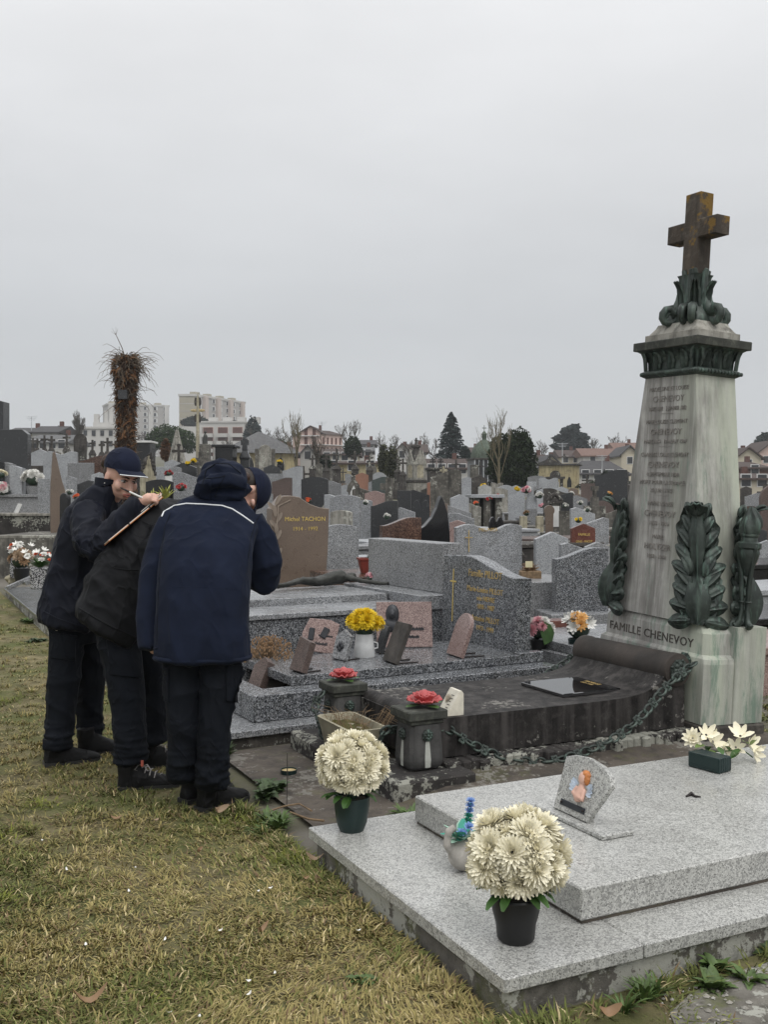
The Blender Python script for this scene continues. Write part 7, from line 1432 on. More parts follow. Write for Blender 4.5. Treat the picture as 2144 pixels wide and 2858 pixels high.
# pyramid of blocks
p = spot(494, 48); H = zpx(1199, 48, p[2]); t = thing('stone_pyramid', 'slender weathered stone pyramid tomb built in courses', 'tomb', p, R(28)); nC = 9
for k in range(nC):
    a0 = .62 * (1 - k / nC) + .05; a1 = .62 * (1 - (k + 1) / nC) + .055; z0 = H * (k / nC) ** .98; z1 = H * ((k + 1) / nC) ** .98 - .012
    for q in range(2):
        m = M(); xo = a0 * (.16 if k % 2 else -.12)
        def cl(v_, s_): return min(v_, xo - .006) if q == 0 else max(v_, xo + .006)
        m.rings([[(cl(x, 0), y, z0) for x, y in ((-a0, -a0), (a0, -a0), (a0, a0), (-a0, a0))], [(cl(x, 0), y, z1) for x, y in ((-a1, -a1), (a1, -a1), (a1, a1), (-a1, a1))]]); obj('block', m, MATS['old_stone_pale'], t)
# old ornate stone with plaque
p = spot(1549, 26.5); H = zpx(1378, 26.5, p[2]); t = thing('ornate_stele', 'old brown stele with a scrolled crest and a white marble tablet', 'monument', p, R(6)); m = M(); m.box(-.14, .14, -.1, .1, 0, H * .8, .01); obj('body', m, MATS['old_stone'], t); m = M(); m.tube([(-.19, 0, H * .84), (-.08, 0, H * .94), (0, 0, H * .99), (.08, 0, H * .94), (.19, 0, H * .84)], [.05, .06, .07, .06, .05], 8); m.box(-.2, .2, -.13, .13, H * .78, H * .84); obj('crest', m, MATS['old_stone_dark'], t); m = M(); m.box(-.09, .09, -.115, -.10, H * .25, H * .72); obj('tablet', m, MATS['white_marble'], t)
# table tomb
p = spot(1354, 26); zt = zpx(1380, 26, p[2]); t = thing('table_tomb', 'grey table tomb with a thick overhanging slab on stone supports', 'tomb', p, R(4)); m = M(); m.box(-.43, .43, -.4, .5, zt - .09, zt, .01); obj('table_slab', m, MATS['granite_light'], t)
for a in (-.28, .0, .30): m = M(); m.box(a - .09, a + .09, -.3, .4, -.1, zt - .091, .01); obj('support', m, MATS['old_stone'], t)
# mausoleum of yellow stone
p = spot(1562, 95); g = p[2]; t = thing('mausoleum', 'yellow stone mausoleum with a low pediment, arched door and window', 'mausoleum', p, R(-14)); H = 2.75
m = M(); m.box(-1.75, 1.75, -1.5, 1.5, -.3, H, .03); obj('wall', m, MATS['old_stone_yellow'], t); m = M(); m.box(-2.0, 2.0, -1.75, 1.75, H, H + .14, .02); m.prism([(-2.0, H + .14), (.4, H + .14), (-.8, H + .62)], -1.75, 1.7); obj('roof', m, MATS['old_stone_dark'], t)
def arch_o(w, h): return [(-w, 0), (w, 0), (w, h * .6)] + [(w * math.cos(R(a)) if False else w * (1 - k / 6), h * .6 + h * .4 * (1 - (1 - k / 6) ** 2)) for k, a in enumerate(range(0, 7))][1:] + [(-w * (1 - k / 6), h * .6 + h * .4 * (1 - (1 - k / 6) ** 2)) for k in range(5, -1, -1)]
m = M(); m.prism([(x - .8, z + .02) for x, z in arch_o(.34, 1.55)], -1.53, -1.45); obj('door', m, MATS['granite_black'], t); m = M(); m.prism([(x - .8, z) for x, z in arch_o(.48, 1.75)], -1.52, -1.46); obj('door_frame', m, MATS['old_stone_cream'], t); m = M(); m.prism([(x + 1.0, z + .75) for x, z in arch_o(.18, .95)], -1.53, -1.45); obj('window', m, MATS['granite_black'], t)
for a in (-.75, .55): m = M(); m.box(a - .07, a + .07, -1.6, -1.5, H + .3, H + 1.05); m.box(a - .2, a + .2, -1.6, -1.5, H + .72, H + .84); obj('cross_finial', m, MATS['old_stone_dark'], t)
p = spot(1550, 70); t = thing('aedicule_tomb', 'dark columned tomb with arched top before the yellow mausoleum', 'tomb', p, R(-6)); H = zpx(1322, 70, p[2]); m = M(); m.box(-.22, .22, -.1, .3, 0, H * .9, .01); obj('slab', m, MATS['old_stone_pale'], t)
for s_ in (-1, 1): m = M(); m.lathe([(.17, 0), (.13, .1), (.11, H * .75), (.15, H * .8)], 10, xf=T(s_ * .42, -.1)); obj('column', m, MATS['old_stone_dark'], t, smooth=40)
m = M(); m.box(-.65, .65, -.35, .35, H * .8, H * .88); m.prism([(x, z + H * .88) for x, z in outline('round', .7, .42)], -.3, .3); obj('entablature', m, MATS['old_stone_dark'], t)
# glazed pavilion with a green dome
p = spot(1352, 80); t = thing('domed_pavilion', 'dark glazed grave pavilion under a ribbed green copper dome', 'pavilion', p, R(10)); zr = zpx(1285, 80, p[2]); zd = zpx(1240, 80, p[2]); rr = 1.05
stone('verdigris', (.05, .07, .05), (.12, .155, .11), (.03, .035, .028), 3, .7, streak=.8, scol=(.04, .05, .035)); m = M(); m.box(-rr, rr, -rr, rr, -.2, .9, .02); obj('base_wall', m, MATS['old_stone_dark'], t); m = M(); m.box(-rr * .94, rr * .94, -rr * .94, rr * .94, .9, zr); obj('glass', m, MATS['granite_dark'], t)
for k in range(7):
    for q in range(2): m = M(); a = -rr + 2 * rr * k / 6; m.box(a - .03, a + .03, -rr - .02, -rr + .05, .9, zr) if q == 0 else m.box(-rr - .02, -rr + .05, a - .03, a + .03, .9, zr); obj('glazing_bar', m, MATS['zinc'], t)
m = M(); m.box(-rr * 1.12, rr * 1.12, -rr * 1.12, rr * 1.12, zr, zr + .15, .02); obj('cornice', m, MATS['old_stone_dark'], t); m = M(); hd_ = 1.75; m.lathe([(rr * 1.0, zr + .15), (rr * .99, zr + .45), (rr * .88, zr + .85), (rr * .66, zr + 1.2), (rr * .38, zr + 1.48), (rr * .16, zr + 1.62), (.16, zr + 1.75), (.19, zr + 1.8), (.19, zr + 2.0), (.22, zr + 2.05), (.12, zr + 2.2), (.03, zr + 2.3), (.02, zr + 2.75)], 32, fl=.03, nf=16); m.box(-.16, .16, -.02, .02, zr + 2.5, zr + 2.56); obj('dome', m, MATS['verdigris'], t, smooth=50)
# tall processional cross
p = spot(552, 64); zc = zpx(1108, 64, p[2]); t = thing('calvary_cross', 'tall thin gilded calvary cross on a slender mast with small statues', 'cross', p, 0); m = M(); m.tube([(0, 0, -.2), (0, 0, zc - .2), (0, 0, zc + .15)], [.14, .09, .03], 8); obj('mast', m, MATS['old_stone_cream'], t, smooth=60)
m = M(); za = zc - .85; [m.ball((a, 0, za + b), (c_, .05, d_), 8, 6) for a, b, c_, d_ in ((.25, 0, .14, .10), (-.25, 0, .14, .10), (0, 0, .16, .16), (.38, .0, .07, .07), (-.38, 0, .07, .07))]; obj('gilt_arms', m, plain('gilt_old', (.42, .33, .17), .5, .2), t, smooth=60); m = M(); [m.ball((a * .13, 0, za + b), (.09, .04, .30), 8, 6) for a in (-1, 1) for b in (.55, -.5)]; obj('lobes', m, MATS['old_stone_dark'], t, smooth=60)
m = M(); m.tube([(0, 0, zc), (.0, 0, zc + .2), (.08, 0, zc + .28), (.12, 0, zc + .15)], .03, 6); obj('hook', m, MATS['old_stone_cream'], t); m = M(); m.rings([rect(.55, .55, -.2), rect(.55, .55, .5), rect(.4, .4, .55), rect(.38, .38, 1.6), rect(.5, .5, 1.7), rect(.5, .5, 1.8)]); obj('pedestal', m, MATS['old_stone'], t)
p = spot(572, 60); t = thing('statue', 'small dark bronze statue of a robed figure by the calvary cross', 'statue', (p[0], p[1], zpx(1240, 60, 0)), 0); m = M(); m.tube([(0, 0, 0), (0, 0, .25), (.03, 0, .5), (0, 0, .62)], [.17, .15, .12, .05], 10); m.ball((.02, 0, .70), .08, 8, 6); obj('figure', fused(m, .025, 1), MATS['bronze_dark'], t); m = M(); m.box(-.3, .3, -.3, .3, gz(p[0], 60) - zpx(1240, 60, 0) - .2, 0, .02); obj('plinth', m, MATS['old_stone'], t)
# domed chapel with slate roof, left of centre
p = spot(722, 88); t = thing('mortuary_chapel', 'pale mortuary chapel with a grey pyramidal slate roof and arched windows', 'chapel', p, R(20)); zr = zpx(1268, 88, p[2]); zt = zpx(1205, 88, p[2]); a = 2.5; m = M(); m.box(-a, a, -a, a, -.3, zr, .03); obj('wall', m, MATS['old_stone_yellow'], t); stone('slate', (.075, .075, .078), (.16, .16, .16), (.05, .05, .05), 6, .8, streak=.4); m = M(); m.rings([rect(a * 1.2, a * 1.2, zr), rect(a * .62, a * .62, zr + (zt - zr) * .55), rect(.05, .05, zt)]); obj('roof', m, MATS['slate'], t)
for q in (-1.3, .0, 1.3): m = M(); m.prism([(x + q, z + .5) for x, z in arch_o(.3, 1.6)], -a - .03, -a + .02); obj('window', m, MATS['granite_black'], t); m = M(); m.prism([(x + q, z + .4) for x, z in arch_o(.42, 1.85)], -a - .02, -a + .02); obj('window_frame', m, MATS['old_stone_cream'], t)
# flowers among the rows
rq = random.Random(5)
FL = 'small potted grave flowers among the distant headstones'
for px, py, Y, mt in ((860, 1405, 18, 'orange_petal'), (1330, 1412, 24, 'orange_petal'), (540, 1293, 26.5, 'yellow_petal'), (525, 1300, 26.5, 'yellow_petal'), (780, 1296, 48, 'yellow_petal'), (1350, 1362, 38, 'yellow_petal'), (1445, 1372, 36, 'yellow_petal'), (1578, 1418, 19.4, 'white_petal'), (1512, 1418, 22, 'pink_petal'), (1700, 1385, 28, 'peach_petal'), (1620, 1410, 24, 'white_petal'), (1615, 1460, 16.4, 'yellow_petal'), (1595, 1385, 30, 'white_petal'), (1390, 1392, 27, 'red_petal'), (1080, 1450, 17, 'white_petal'), (2108, 1540, 14, 'orange_petal'), (2115, 1478, 18, 'dry_leaf'), (740, 1400, 18, 'white_petal'), (725, 1420, 16.5, 'white_petal'), (215, 1395, 17, 'orange_petal'), (195, 1382, 17.2, 'white_petal'), (1020, 1410, 20, 'white_petal'), (1640, 1430, 20, 'white_petal'), (1470, 1440, 19, 'dry_leaf'), (1365, 1400, 25, 'red_petal')):
    nm = {'orange_petal': 'orange', 'yellow_petal': 'yellow', 'white_petal': 'white', 'pink_petal': 'pink', 'peach_petal': 'peach', 'red_petal': 'red', 'dry_leaf': 'withered brown'}[mt]
    X = (px - CX) / FPX * Y; zz = CAMH - (py - HY) / FPX * Y; g = gz(X, Y)
    posy('small ' + nm + ' grave flowers among the rows of headstones', px, py, Y, [mt], 7, max(.075, .0036 * Y), [MUM[0], DAISY[0]], None, nm + ' flowers among the rows')
# ---------------------------------------------------------------- beyond the cemetery: buildings
plain('render_white', (.50, .49, .47), .9, .1, .3); plain('render_cream', (.52, .47, .37), .9, .12, .3); plain('render_pink', (.56, .42, .37), .9, .1, .3); plain('panel_beige', (.36, .33, .26), .9, .1, .2); plain('panel_grey', (.40, .385, .37), .9, .12, .2); plain('glass_dark', (.03, .032, .036), .25, .3); plain('shutter_brown', (.10, .045, .035), .7, .2); plain('window_white', (.62, .62, .61), .7, .06)
stone('roof_tile', (.042, .030, .026), (.088, .060, .050), (.035, .026, .024), 4, .9); stone('roof_slate', (.035, .034, .036), (.075, .072, .074), (.05, .048, .048), 3, .85); stone('roof_orange', (.13, .075, .058), (.20, .125, .10), None, 3, .9); stone('brick_red', (.085, .04, .032), (.14, .07, .055), None, 5, .9)
def bpos(px, Y): X = (px - CX) / FPX * Y; return X, Y
UNIT = {}
def unit_box(key, w, d, h, mat):
    if key not in UNIT: m = M(); m.box(-w / 2, w / 2, -d, d, 0, h); me = m.mesh(key); me.materials.append(MATS[mat]); UNIT[key] = me
    return UNIT[key]
def put(name, me, parent, loc, rz=0.0): o = bpy.data.objects.new(name, me); C.objects.link(o); o.parent = parent; o.location = loc; o.rotation_euler = (0, 0, rz); return o
def house(label, px0, px1, yeave, yridge, ybase, Y, wall, roof, gable='side', rz=0.0, D=8.0, wins=3, storeys=1, chim=1, name='house', hip=False, shut=None):
    X0, X1 = (px0 - CX) / FPX * Y, (px1 - CX) / FPX * Y; w = (X1 - X0) / 2; zb = CAMH - (ybase - HY) / FPX * Y; ze = CAMH - (yeave - HY) / FPX * Y - zb; zr = CAMH - (yridge - HY) / FPX * Y - zb
    t = thing(name, label, 'house', ((X0 + X1) / 2, Y, zb), rz); m = M(); m.box(-w, w, 0, D, -3, ze); obj('wall', m, MATS[wall], t)
    o = .35
    if gable == 'front':
        m = M(); m.prism([(-w, ze), (w, ze), (0, zr)], 0, D); obj('gable_wall', m, MATS[wall], t)
        for s_ in (-1, 1): m = M(); m.prism([(s_ * (w + o), ze - o * (zr - ze) / w), (s_ * (w + o), ze - o * (zr - ze) / w + .18), (0, zr + .2), (0, zr + .02)][::s_], -.4, D + .4); obj('roof', m, MATS[roof], t)
    else:
        k = .55 * w if hip else 0; m = M(); m.add([(-w - o, -o, ze), (w + o, -o, ze), (w + o, D + o, ze), (-w - o, D + o, ze), (-w - o + k, D / 2, zr), (w + o - k, D / 2, zr), (-w - o, -o, ze - .15), (w + o, -o, ze - .15), (w + o, D + o, ze - .15), (-w - o, D + o, ze - .15)], [(0, 1, 5, 4), (1, 2, 5), (2, 3, 4, 5), (3, 0, 4), (6, 7, 1, 0), (7, 8, 2, 1), (8, 9, 3, 2), (9, 6, 0, 3), (9, 8, 7, 6)]); obj('roof', m, MATS[roof], t)
    sh_ = ze / storeys
    for s_ in range(storeys):
        for i in range(wins):
            x = -w + 2 * w * (i + .5) / wins; wb = unit_box('hw', .7, .06, .9, 'glass_dark'); f = put('window', wb, t, (x, -.0, s_ * sh_ + sh_ * .38)); fr = unit_box('hwf', .85, .04, 1.05, 'window_white'); put('window_frame', fr, t, (x, -.0, s_ * sh_ + sh_ * .38 - .08))
    for c in range(chim): m = M(); xx = w * (.5 - c * .9); m.box(xx - .22, xx + .22, D / 2 - .2, D / 2 + .2, ze, zr + .55); obj('chimney', m, MATS['brick_red'], t)
    return t
def block(label, px0, px1, yt, ybase, Y, wall, rz, D, floors, bays, front='windows', wallside=None, name='apartment_block'):
    X0, X1 = (px0 - CX) / FPX * Y, (px1 - CX) / FPX * Y; w = (X1 - X0) / 2; zb = CAMH - (ybase - HY) / FPX * Y; H = CAMH - (yt - HY) / FPX * Y - zb
    t = thing(name, label, 'building', ((X0 + X1) / 2, Y, zb), rz); m = M(); m.box(-w, w, 0, D, -6, H, 0); obj('wall', m, MATS[wall], t); m = M(); m.box(-w - .2, w + .2, -.2, D + .2, H, H + .35); obj('parapet', m, MATS['render_white'], t); fh = H / floors
    return t, w, H, fh
# slab tower, beige blind end and windowed long side seen at an angle
Yt = 330; X0 = (500 - CX) / FPX * Yt; X1 = (546 - CX) / FPX * Yt; zb = gz(X0, Yt) - 4; H = CAMH - (1106 - HY) / FPX * Yt - zb
t = thing('tower_block', 'tall beige slab tower block with a blind end wall', 'building', (X0, Yt, zb), 0); we = (X1 - X0)
ang = R(66); Ls = 30.0
m = M(); m.box(0, we, 0, .3, 0, H); obj('end_wall', m, MATS['panel_beige'], t)
for k in range(1, 10): m = M(); m.box(-.02, we + .02, -.06, .0, H * k / 10 - .12, H * k / 10 + .12); obj('joint', m, MATS['panel_grey'], t)
SX = T(we, 0, 0, 0, 0, ang); m = M(); m.box(0, Ls, 0, 4.2, 0, H, xf=SX); obj('side_wall', m, MATS['panel_grey'], t); m = M(); m.box(-.3, we + .3, -.3, .6, H, H + .7); m.box(-.2, Ls + .2, -.3, 4.2, H, H + .7, xf=SX); obj('parapet', m, MATS['render_white'], t)
wt = unit_box('tw', 1.7, .12, 1.5, 'window_white'); wg = unit_box('twg', .9, .16, 1.2, 'glass_dark')
for bay in range(7):
    xx = 2.2 + bay * 4.1
    for fl_ in range(10):
        c = SX @ Vector((xx, -.02, H * (fl_ + .35) / 10)); o = put('window', wt, t, c, ang); put('pane', wg, o, (-.2, -.04, .12))
for k in (5.0, 12.5, 20, 27.5): m = M(); m.box(k - .9, k + .9, -1.1, 0, 0, H + .4, xf=SX); obj('stair_shaft', m, plain('shaft_pink', (.50, .43, .39), .9, .06), t)
for k in range(4): m = M(); m.box(k * 7.5 + 1, k * 7.5 + 3.2, 1, 3, H, H + 1.6, xf=SX); obj('roof_vent', m, MATS['panel_beige'], t)
# second tower, further left
Yt = 400; X0 = (386 - CX) / FPX * Yt; zb = gz(X0, Yt) - 4; H = CAMH - (1130 - HY) / FPX * Yt - zb; t = thing('tower_block', 'pale grey tower block half hidden behind the dead palm', 'building', (X0 - 12, Yt, zb), R(24)); m = M(); m.box(0, 24, 0, 12, 0, H); obj('wall', m, MATS['panel_grey'], t); m = M(); m.box(-.3, 24.3, -.3, 12, H, H + .7); obj('parapet', m, MATS['render_white'], t)
for bay in range(6):
    for fl_ in range(10): o = put('window', wt, t, (3 + bay * 3.9, -.02, H * (fl_ + .35) / 10)); put('pane', wg, o, (-.2, -.04, .12))
for k in (1.0, 8.8, 16.6, 23): m = M(); m.box(k - .9, k + .9, -1.0, 0, 0, H + .4); obj('stair_shaft', m, MATS['render_white'], t)
for k in range(4): m = M(); m.box(k * 6 + 1, k * 6 + 3.4, 2, 5, H, H + 1.6); obj('roof_vent', m, MATS['panel_beige'], t)
# white apartment block with balconies
t, w_, H, fh = block('white apartment block with rows of pink backed balconies', 548, 682, 1180, 1262, 210, 'render_white', R(-4), 12, 4, 8)
bx = unit_box('balc', w_ * .46, .7, .75, 'render_white'); rec = unit_box('rec', w_ * .44, .1, 1.35, 'render_pink'); dr = unit_box('bdoor', .75, .14, 1.25, 'shutter_brown')
for fl_ in range(5):
    for q in range(3 if fl_ < 4 else 2):
        x = -w_ * .55 + q * w_ * .62 + .2; z = fl_ * 1.55 - 1.2
        if z + 1.4 > H: continue
        o = put('balcony_recess', rec, t, (x, -.0, z + .35)); put('balcony', bx, t, (x, -.5, z - .42))
        for s_ in (-.28, .0, .28): put('balcony_door', dr, o, (s_ * w_ * .44, -.05, .02))
m = M(); m.box(-w_ - 4.3, -w_ + 1.2, -.6, 10, -6, H - .8); obj('end_wing', m, MATS['render_white'], t)
for k in range(4): m = M(); m.box(-w_ + 2.0 + k * 3, -w_ + 3.6 + k * 3, 2, 4, H, H + 1.3); obj('roof_vent', m, MATS['render_white'], t)
# low white modern building on the left
t, w_, H, fh = block('low white modern apartment house with stepped roof chimneys', 222, 352, 1197, 1262, 170, 'render_white', R(3), 10, 2, 5); dr2 = unit_box('lw', .6, .1, .9, 'glass_dark')
for fl_ in range(2):
    for q in range(6): put('window', dr2, t, (-w_ + 1 + q * w_ * .36, -.02, H * (.25 + .45 * fl_)))
m = M(); m.box(-w_ * .45, w_, .6, 9, H, H + 1.1); obj('penthouse', m, MATS['render_white'], t)
for x, h_ in ((-.4, 2.6), (.05, 3.2), (.22, 3.2), (.5, 2.2), (.72, 2.0)): m = M(); m.box(w_ * x - .4, w_ * x + .4, 2, 3, H + .2, H + h_); obj('chimney', m, MATS['render_white'], t)
# pink house block with brown shutters
t = house('pink three storey apartment house with balconies and brown shutters', 838, 896, 1208, 1191, 1262, 165, 'render_pink', 'roof_tile', 'front', R(-6), 9, 0, 3, 1, 'apartment_house')
X0 = (896 - CX) / FPX * 165; t.children[0]; wv = ((896 - 838) / FPX * 165) / 2
for ch in list(t.children):
    if ch.name.startswith(('window',)): bpy.data.objects.remove(ch)
sb = unit_box('shut', .5, .06, 1.15, 'shutter_brown')
for fl_ in range(3):
    for q in (-.45, .35): put('shutter', sb, t, (wv * q, -.05, .4 + fl_ * 1.45 - .6))
    m = M(); m.box(-wv * 1.1, wv * .9, -.6, 0, fl_ * 1.45 - .35, fl_ * 1.45 - .22); obj('balcony_slab', m, MATS['window_white'], t)
zb = CAMH - (1262 - HY) / FPX * 165; t2 = thing('apartment_house', 'long pink side wing with brown shuttered windows and tiled roof', 'building', (X0, 165, zb), R(40)); He = CAMH - (1212 - HY) / FPX * 165 - zb; Hr = CAMH - (1196 - HY) / FPX * 165 - zb; m = M(); m.box(0, 4.4, 0.02, 8, -3, He); obj('wall', m, MATS['render_pink'], t2); m = M(); m.prism([(-.3, 0), (4.8, 0), (4.8, .1), (-.3, .1)], 0, 0.1) ; m = M(); m.add([(-.2, -.3, He), (4.7, -.3, He), (4.7, 4, Hr), (-.2, 4, Hr), (4.7, 8.3, He), (-.2, 8.3, He)], [(0, 1, 2, 3), (3, 2, 4, 5), (1, 4, 2), (0, 3, 5)]); obj('roof', m, MATS['roof_tile'], t2)
for fl_ in range(2):
    for q in range(5): put('shutter', unit_box('shut2', .26, .06, 1.1, 'shutter_brown'), t2, (.5 + q * .85, -.02, He - 1.6 - fl_ * 1.6))
    m = M(); m.box(0, 4.4, -.5, 0, He - 1.75 - fl_ * 1.6, He - 1.65 - fl_ * 1.6); obj('balcony_slab', m, MATS['window_white'], t2)
# houses (label, px0, px1, eave, ridge, base, Y, wall, roof, gable)
HS = [
 ('long dark slate roofed house with dormer and aerial on the left', 18, 92, 1208, 1188, 1262, 120, 'render_cream', 'roof_slate', 'side', 0, 3), ('steep dark roofed house with a brick chimney on the left', 90, 160, 1206, 1183, 1262, 118, 'render_white', 'roof_slate', 'side', 0, 2), ('low wide grey roofed hall behind the old crosses', 82, 185, 1234, 1208, 1262, 110, 'render_white', 'slate', 'side', 0, 4),
 ('white gabled house with a dark roof below the pink apartments', 838, 880, 1268, 1246, 1290, 118, 'render_white', 'roof_slate', 'front', 0, 1), ('low tiled roof house in front of the pink apartments', 900, 1000, 1268, 1248, 1295, 116, 'render_cream', 'roof_tile', 'side', 0, 4), ('white chalet style house with dark bargeboards', 1003, 1046, 1240, 1224, 1275, 150, 'render_white', 'roof_slate', 'side', 0, 2), ('blue grey roofed house by the dark shrubs', 998, 1038, 1258, 1243, 1285, 125, 'render_white', 'slate', 'side', 0, 2),
 ('brown roofed house with two white gables behind the shrine', 1105, 1140, 1258, 1240, 1290, 135, 'render_white', 'roof_tile', 'front', 0, 1), ('broad brown tiled house behind the gothic shrine', 1130, 1190, 1262, 1236, 1292, 138, 'render_cream', 'roof_tile', 'side', 0, 3), ('low white bungalow with a long brown roof', 1190, 1305, 1307, 1276, 1330, 100, 'render_white', 'roof_tile', 'side', 0, 4), ('red brown tiled roof house behind the spruce', 1300, 1345, 1262, 1245, 1290, 150, 'render_cream', 'roof_tile', 'side', 0, 2),
 ('brown tiled house just behind the dark yew', 1480, 1530, 1300, 1265, 1330, 118, 'render_cream', 'roof_tile', 'side', 0, 2), ('white gabled house behind the yellow mausoleum', 1508, 1570, 1302, 1272, 1335, 112, 'render_cream', 'roof_slate', 'front', 0, 1), ('dark hipped roof house with white walls and small windows', 1618, 1752, 1322, 1282, 1345, 105, 'render_white', 'roof_slate', 'hip', 0, 4), ('pink roofed white house with two wide dormer windows', 1628, 1735, 1272, 1248, 1300, 150, 'render_white', 'roof_orange', 'side', 0, 2), ('brown roofed house left of the pink roofed one', 1565, 1622, 1275, 1253, 1300, 155, 'render_cream', 'roof_tile', 'side', 0, 2), ('grey gabled house with a bright orange roof behind', 1722, 1790, 1258, 1232, 1300, 160, 'render_cream', 'roof_orange', 'side', 0, 2), ('small grey gabled house beside the orange roof', 1735, 1782, 1268, 1246, 1310, 140, 'render_cream', 'roof_slate', 'front', 0, 1),
 ('white gabled house with dark roof right of the monument', 2055, 2125, 1278, 1252, 1320, 120, 'render_cream', 'roof_tile', 'front', 0, 1), ('brick house with a hipped brown roof right of the monument', 2070, 2145, 1305, 1285, 1335, 100, 'brick_red', 'roof_tile', 'hip', 0, 1), ('large pale gabled house under the dark tree at the right', 2118, 2200, 1262, 1232, 1310, 140, 'render_pink', 'roof_tile', 'front', 0, 2), ('low brown roofed garage before the brick house', 2060, 2150, 1335, 1318, 1370, 80, 'render_cream', 'roof_tile', 'side', 0, 2),
 ('long low yellow walled outbuilding behind the stone crosses', 905, 1060, 1292, 1283, 1325, 96, 'old_stone_yellow', 'roof_tile', 'side', 0, 3), ('yellow walled small house beside the pale stele', 755, 812, 1268, 1243, 1300, 112, 'old_stone_yellow', 'roof_tile', 'side', 0, 2), ('orange roofed house far above the cemetery wall', 745, 790, 1248, 1238, 1270, 150, 'render_white', 'roof_orange', 'side', 0, 2)]
for lab, a, b, ye, yr, yb, Y, wl, rf_, gb, rz, nw in HS: house(lab, a, b, ye, yr, yb, Y, wl, rf_, 'front' if gb == 'front' else 'side', 0, 8, nw, 1, 1, hip=(gb == 'hip'))
# ---------------------------------------------------------------- trees
rt = random.Random(12)
def branches(m, p, d, L_, r_, lev, spread=.5, up=.25, kids=(3, 5), rmin=.008, bend=.15):
    if lev < 2: kids = (2, 3)
    n = 4; pts = [p]; q = Vector(d)
    for i in range(n):
        q = (q + Vector((rt.gauss(0, bend), rt.gauss(0, bend), rt.gauss(0, bend * .5) + up * .3))).normalized(); pts.append(pts[-1] + q * L_ / n)
    m.tube(pts, [max(rmin, r_ * (1 - .55 * i / n)) for i in range(n + 1)], 5 if lev > 1 else 3, caps=False)
    if lev <= 0: return
    for k in range(rt.randint(*kids)):
        t = rt.uniform(.3, 1.0); i = min(n - 1, int(t * n)); b = pts[i].lerp(pts[i + 1], t * n - i); ax = Vector((rt.gauss(0, 1), rt.gauss(0, 1), rt.gauss(0, .6)));
        dd = (q + ax.normalized() * spread * rt.uniform(.7, 1.4) + Vector((0, 0, up))).normalized(); branches(m, b, dd, L_ * rt.uniform(.50, .72), max(rmin, r_ * .5), lev - 1, spread, up, kids, rmin, bend)
plain('bark_grey', (.085, .075, .062), .95, .3, 6); plain('bark_brown', (.06, .045, .036), .95, .3, 6); plain('bark_olive', (.135, .115, .07), .95, .3, 6)
def bare_tree(label, px, yt, yb, Y, spread, up, lev=4, mat='bark_grey', trunk=.25, r_=.12, kids=(3, 5)):
    p = W(px, yb, Y); H = (yb - yt) / FPX * Y; t = thing('bare_tree', label, 'tree', p); rm = .00015 * Y
    m = M(); m.tube([(0, 0, -1), (.02, 0, H * trunk * .6), (0, .02, H * trunk)], [r_, r_ * .8, r_ * .65], 7); obj('trunk', m, MATS[mat], t, smooth=60)
    m = M(); base = Vector((0, .0, H * trunk * .9))
    for k in range(6): a = 6.28 * k / 6 + rt.random(); branches(m, base + Vector((0, 0, -H * .12 * (k % 3))), Vector((math.cos(a) * spread, math.sin(a) * spread, 1)).normalized(), H * rt.uniform(.42, .52), r_ * .5, lev - 1, spread * .75, up, kids, rm)
    branches(m, base, Vector((0, 0, 1)), H * .5, r_ * .6, lev - 1, spread * .7, up, kids, rm)
    zs = max(v_[2] for v_ in m.v); k = H / zs; m.v = [(v_[0] * k, v_[1] * k, v_[2] * k) if v_[2] > H * trunk * .5 else v_ for v_ in m.v]
    obj('crown', m, MATS[mat], t); return t
bare_tree('bare upright poplar before the pink apartments', 828, 1138, 1310, 70, .30, .6, 4, 'bark_olive', .3, .09, (3, 4)); bare_tree('fan shaped bare tree beside the chalet house', 982, 1170, 1275, 110, .7, .4, 4, 'bark_grey', .2, .11, (3, 4)); bare_tree('tall thin bare tree entwined with the dark yew', 1392, 1126, 1350, 60, .40, .55, 4, 'bark_olive', .32, .09, (3, 4))
bare_tree('small bare magnolia by the stone crosses', 888, 1205, 1310, 62, .5, .3, 4, 'bark_grey', .3, .09); bare_tree('bare tree behind the low white building', 215, 1143, 1250, 120, .55, .45, 5, 'bark_grey', .2, .14)
for px, yt, yb, Y, lab in ((720, 1180, 1262, 190, 'bare spreading tree left of the pink apartments'), (765, 1190, 1260, 195, 'bare rounded tree next to the pine'), (800, 1188, 1262, 190, 'thin bare tree just left of the poplar'), (1065, 1203, 1265, 190, 'bare birch behind the chalet house'), (1100, 1212, 1268, 200, 'bare wide tree between chalet and shrine'), (1175, 1205, 1265, 200, 'bare rounded tree above the gothic shrine'), (1215, 1222, 1290, 140, 'tangled bare tree left of the spruce'), (1513, 1226, 1275, 200, 'small bare tree above the brown tiled house'), (1655, 1222, 1262, 220, 'bare thicket tree above the pink roof'), (1722, 1207, 1262, 220, 'bare birch behind the orange roof'), (635, 1222, 1255, 200, 'bare bush like tree by the white apartments'), (405, 1200, 1258, 230, 'reddish bare tree before the second tower'), (375, 1205, 1258, 235, 'second reddish bare tree beside the palm'), (1140, 1225, 1290, 120, 'thin leafless tree beside the shrine gables')):
    bare_tree(lab, px, yt, yb, Y, .8, .2, 4, 'bark_brown' if 'reddish' in lab or 'tangled' in lab else 'bark_grey', .15, .0009 * Y, (2, 4))
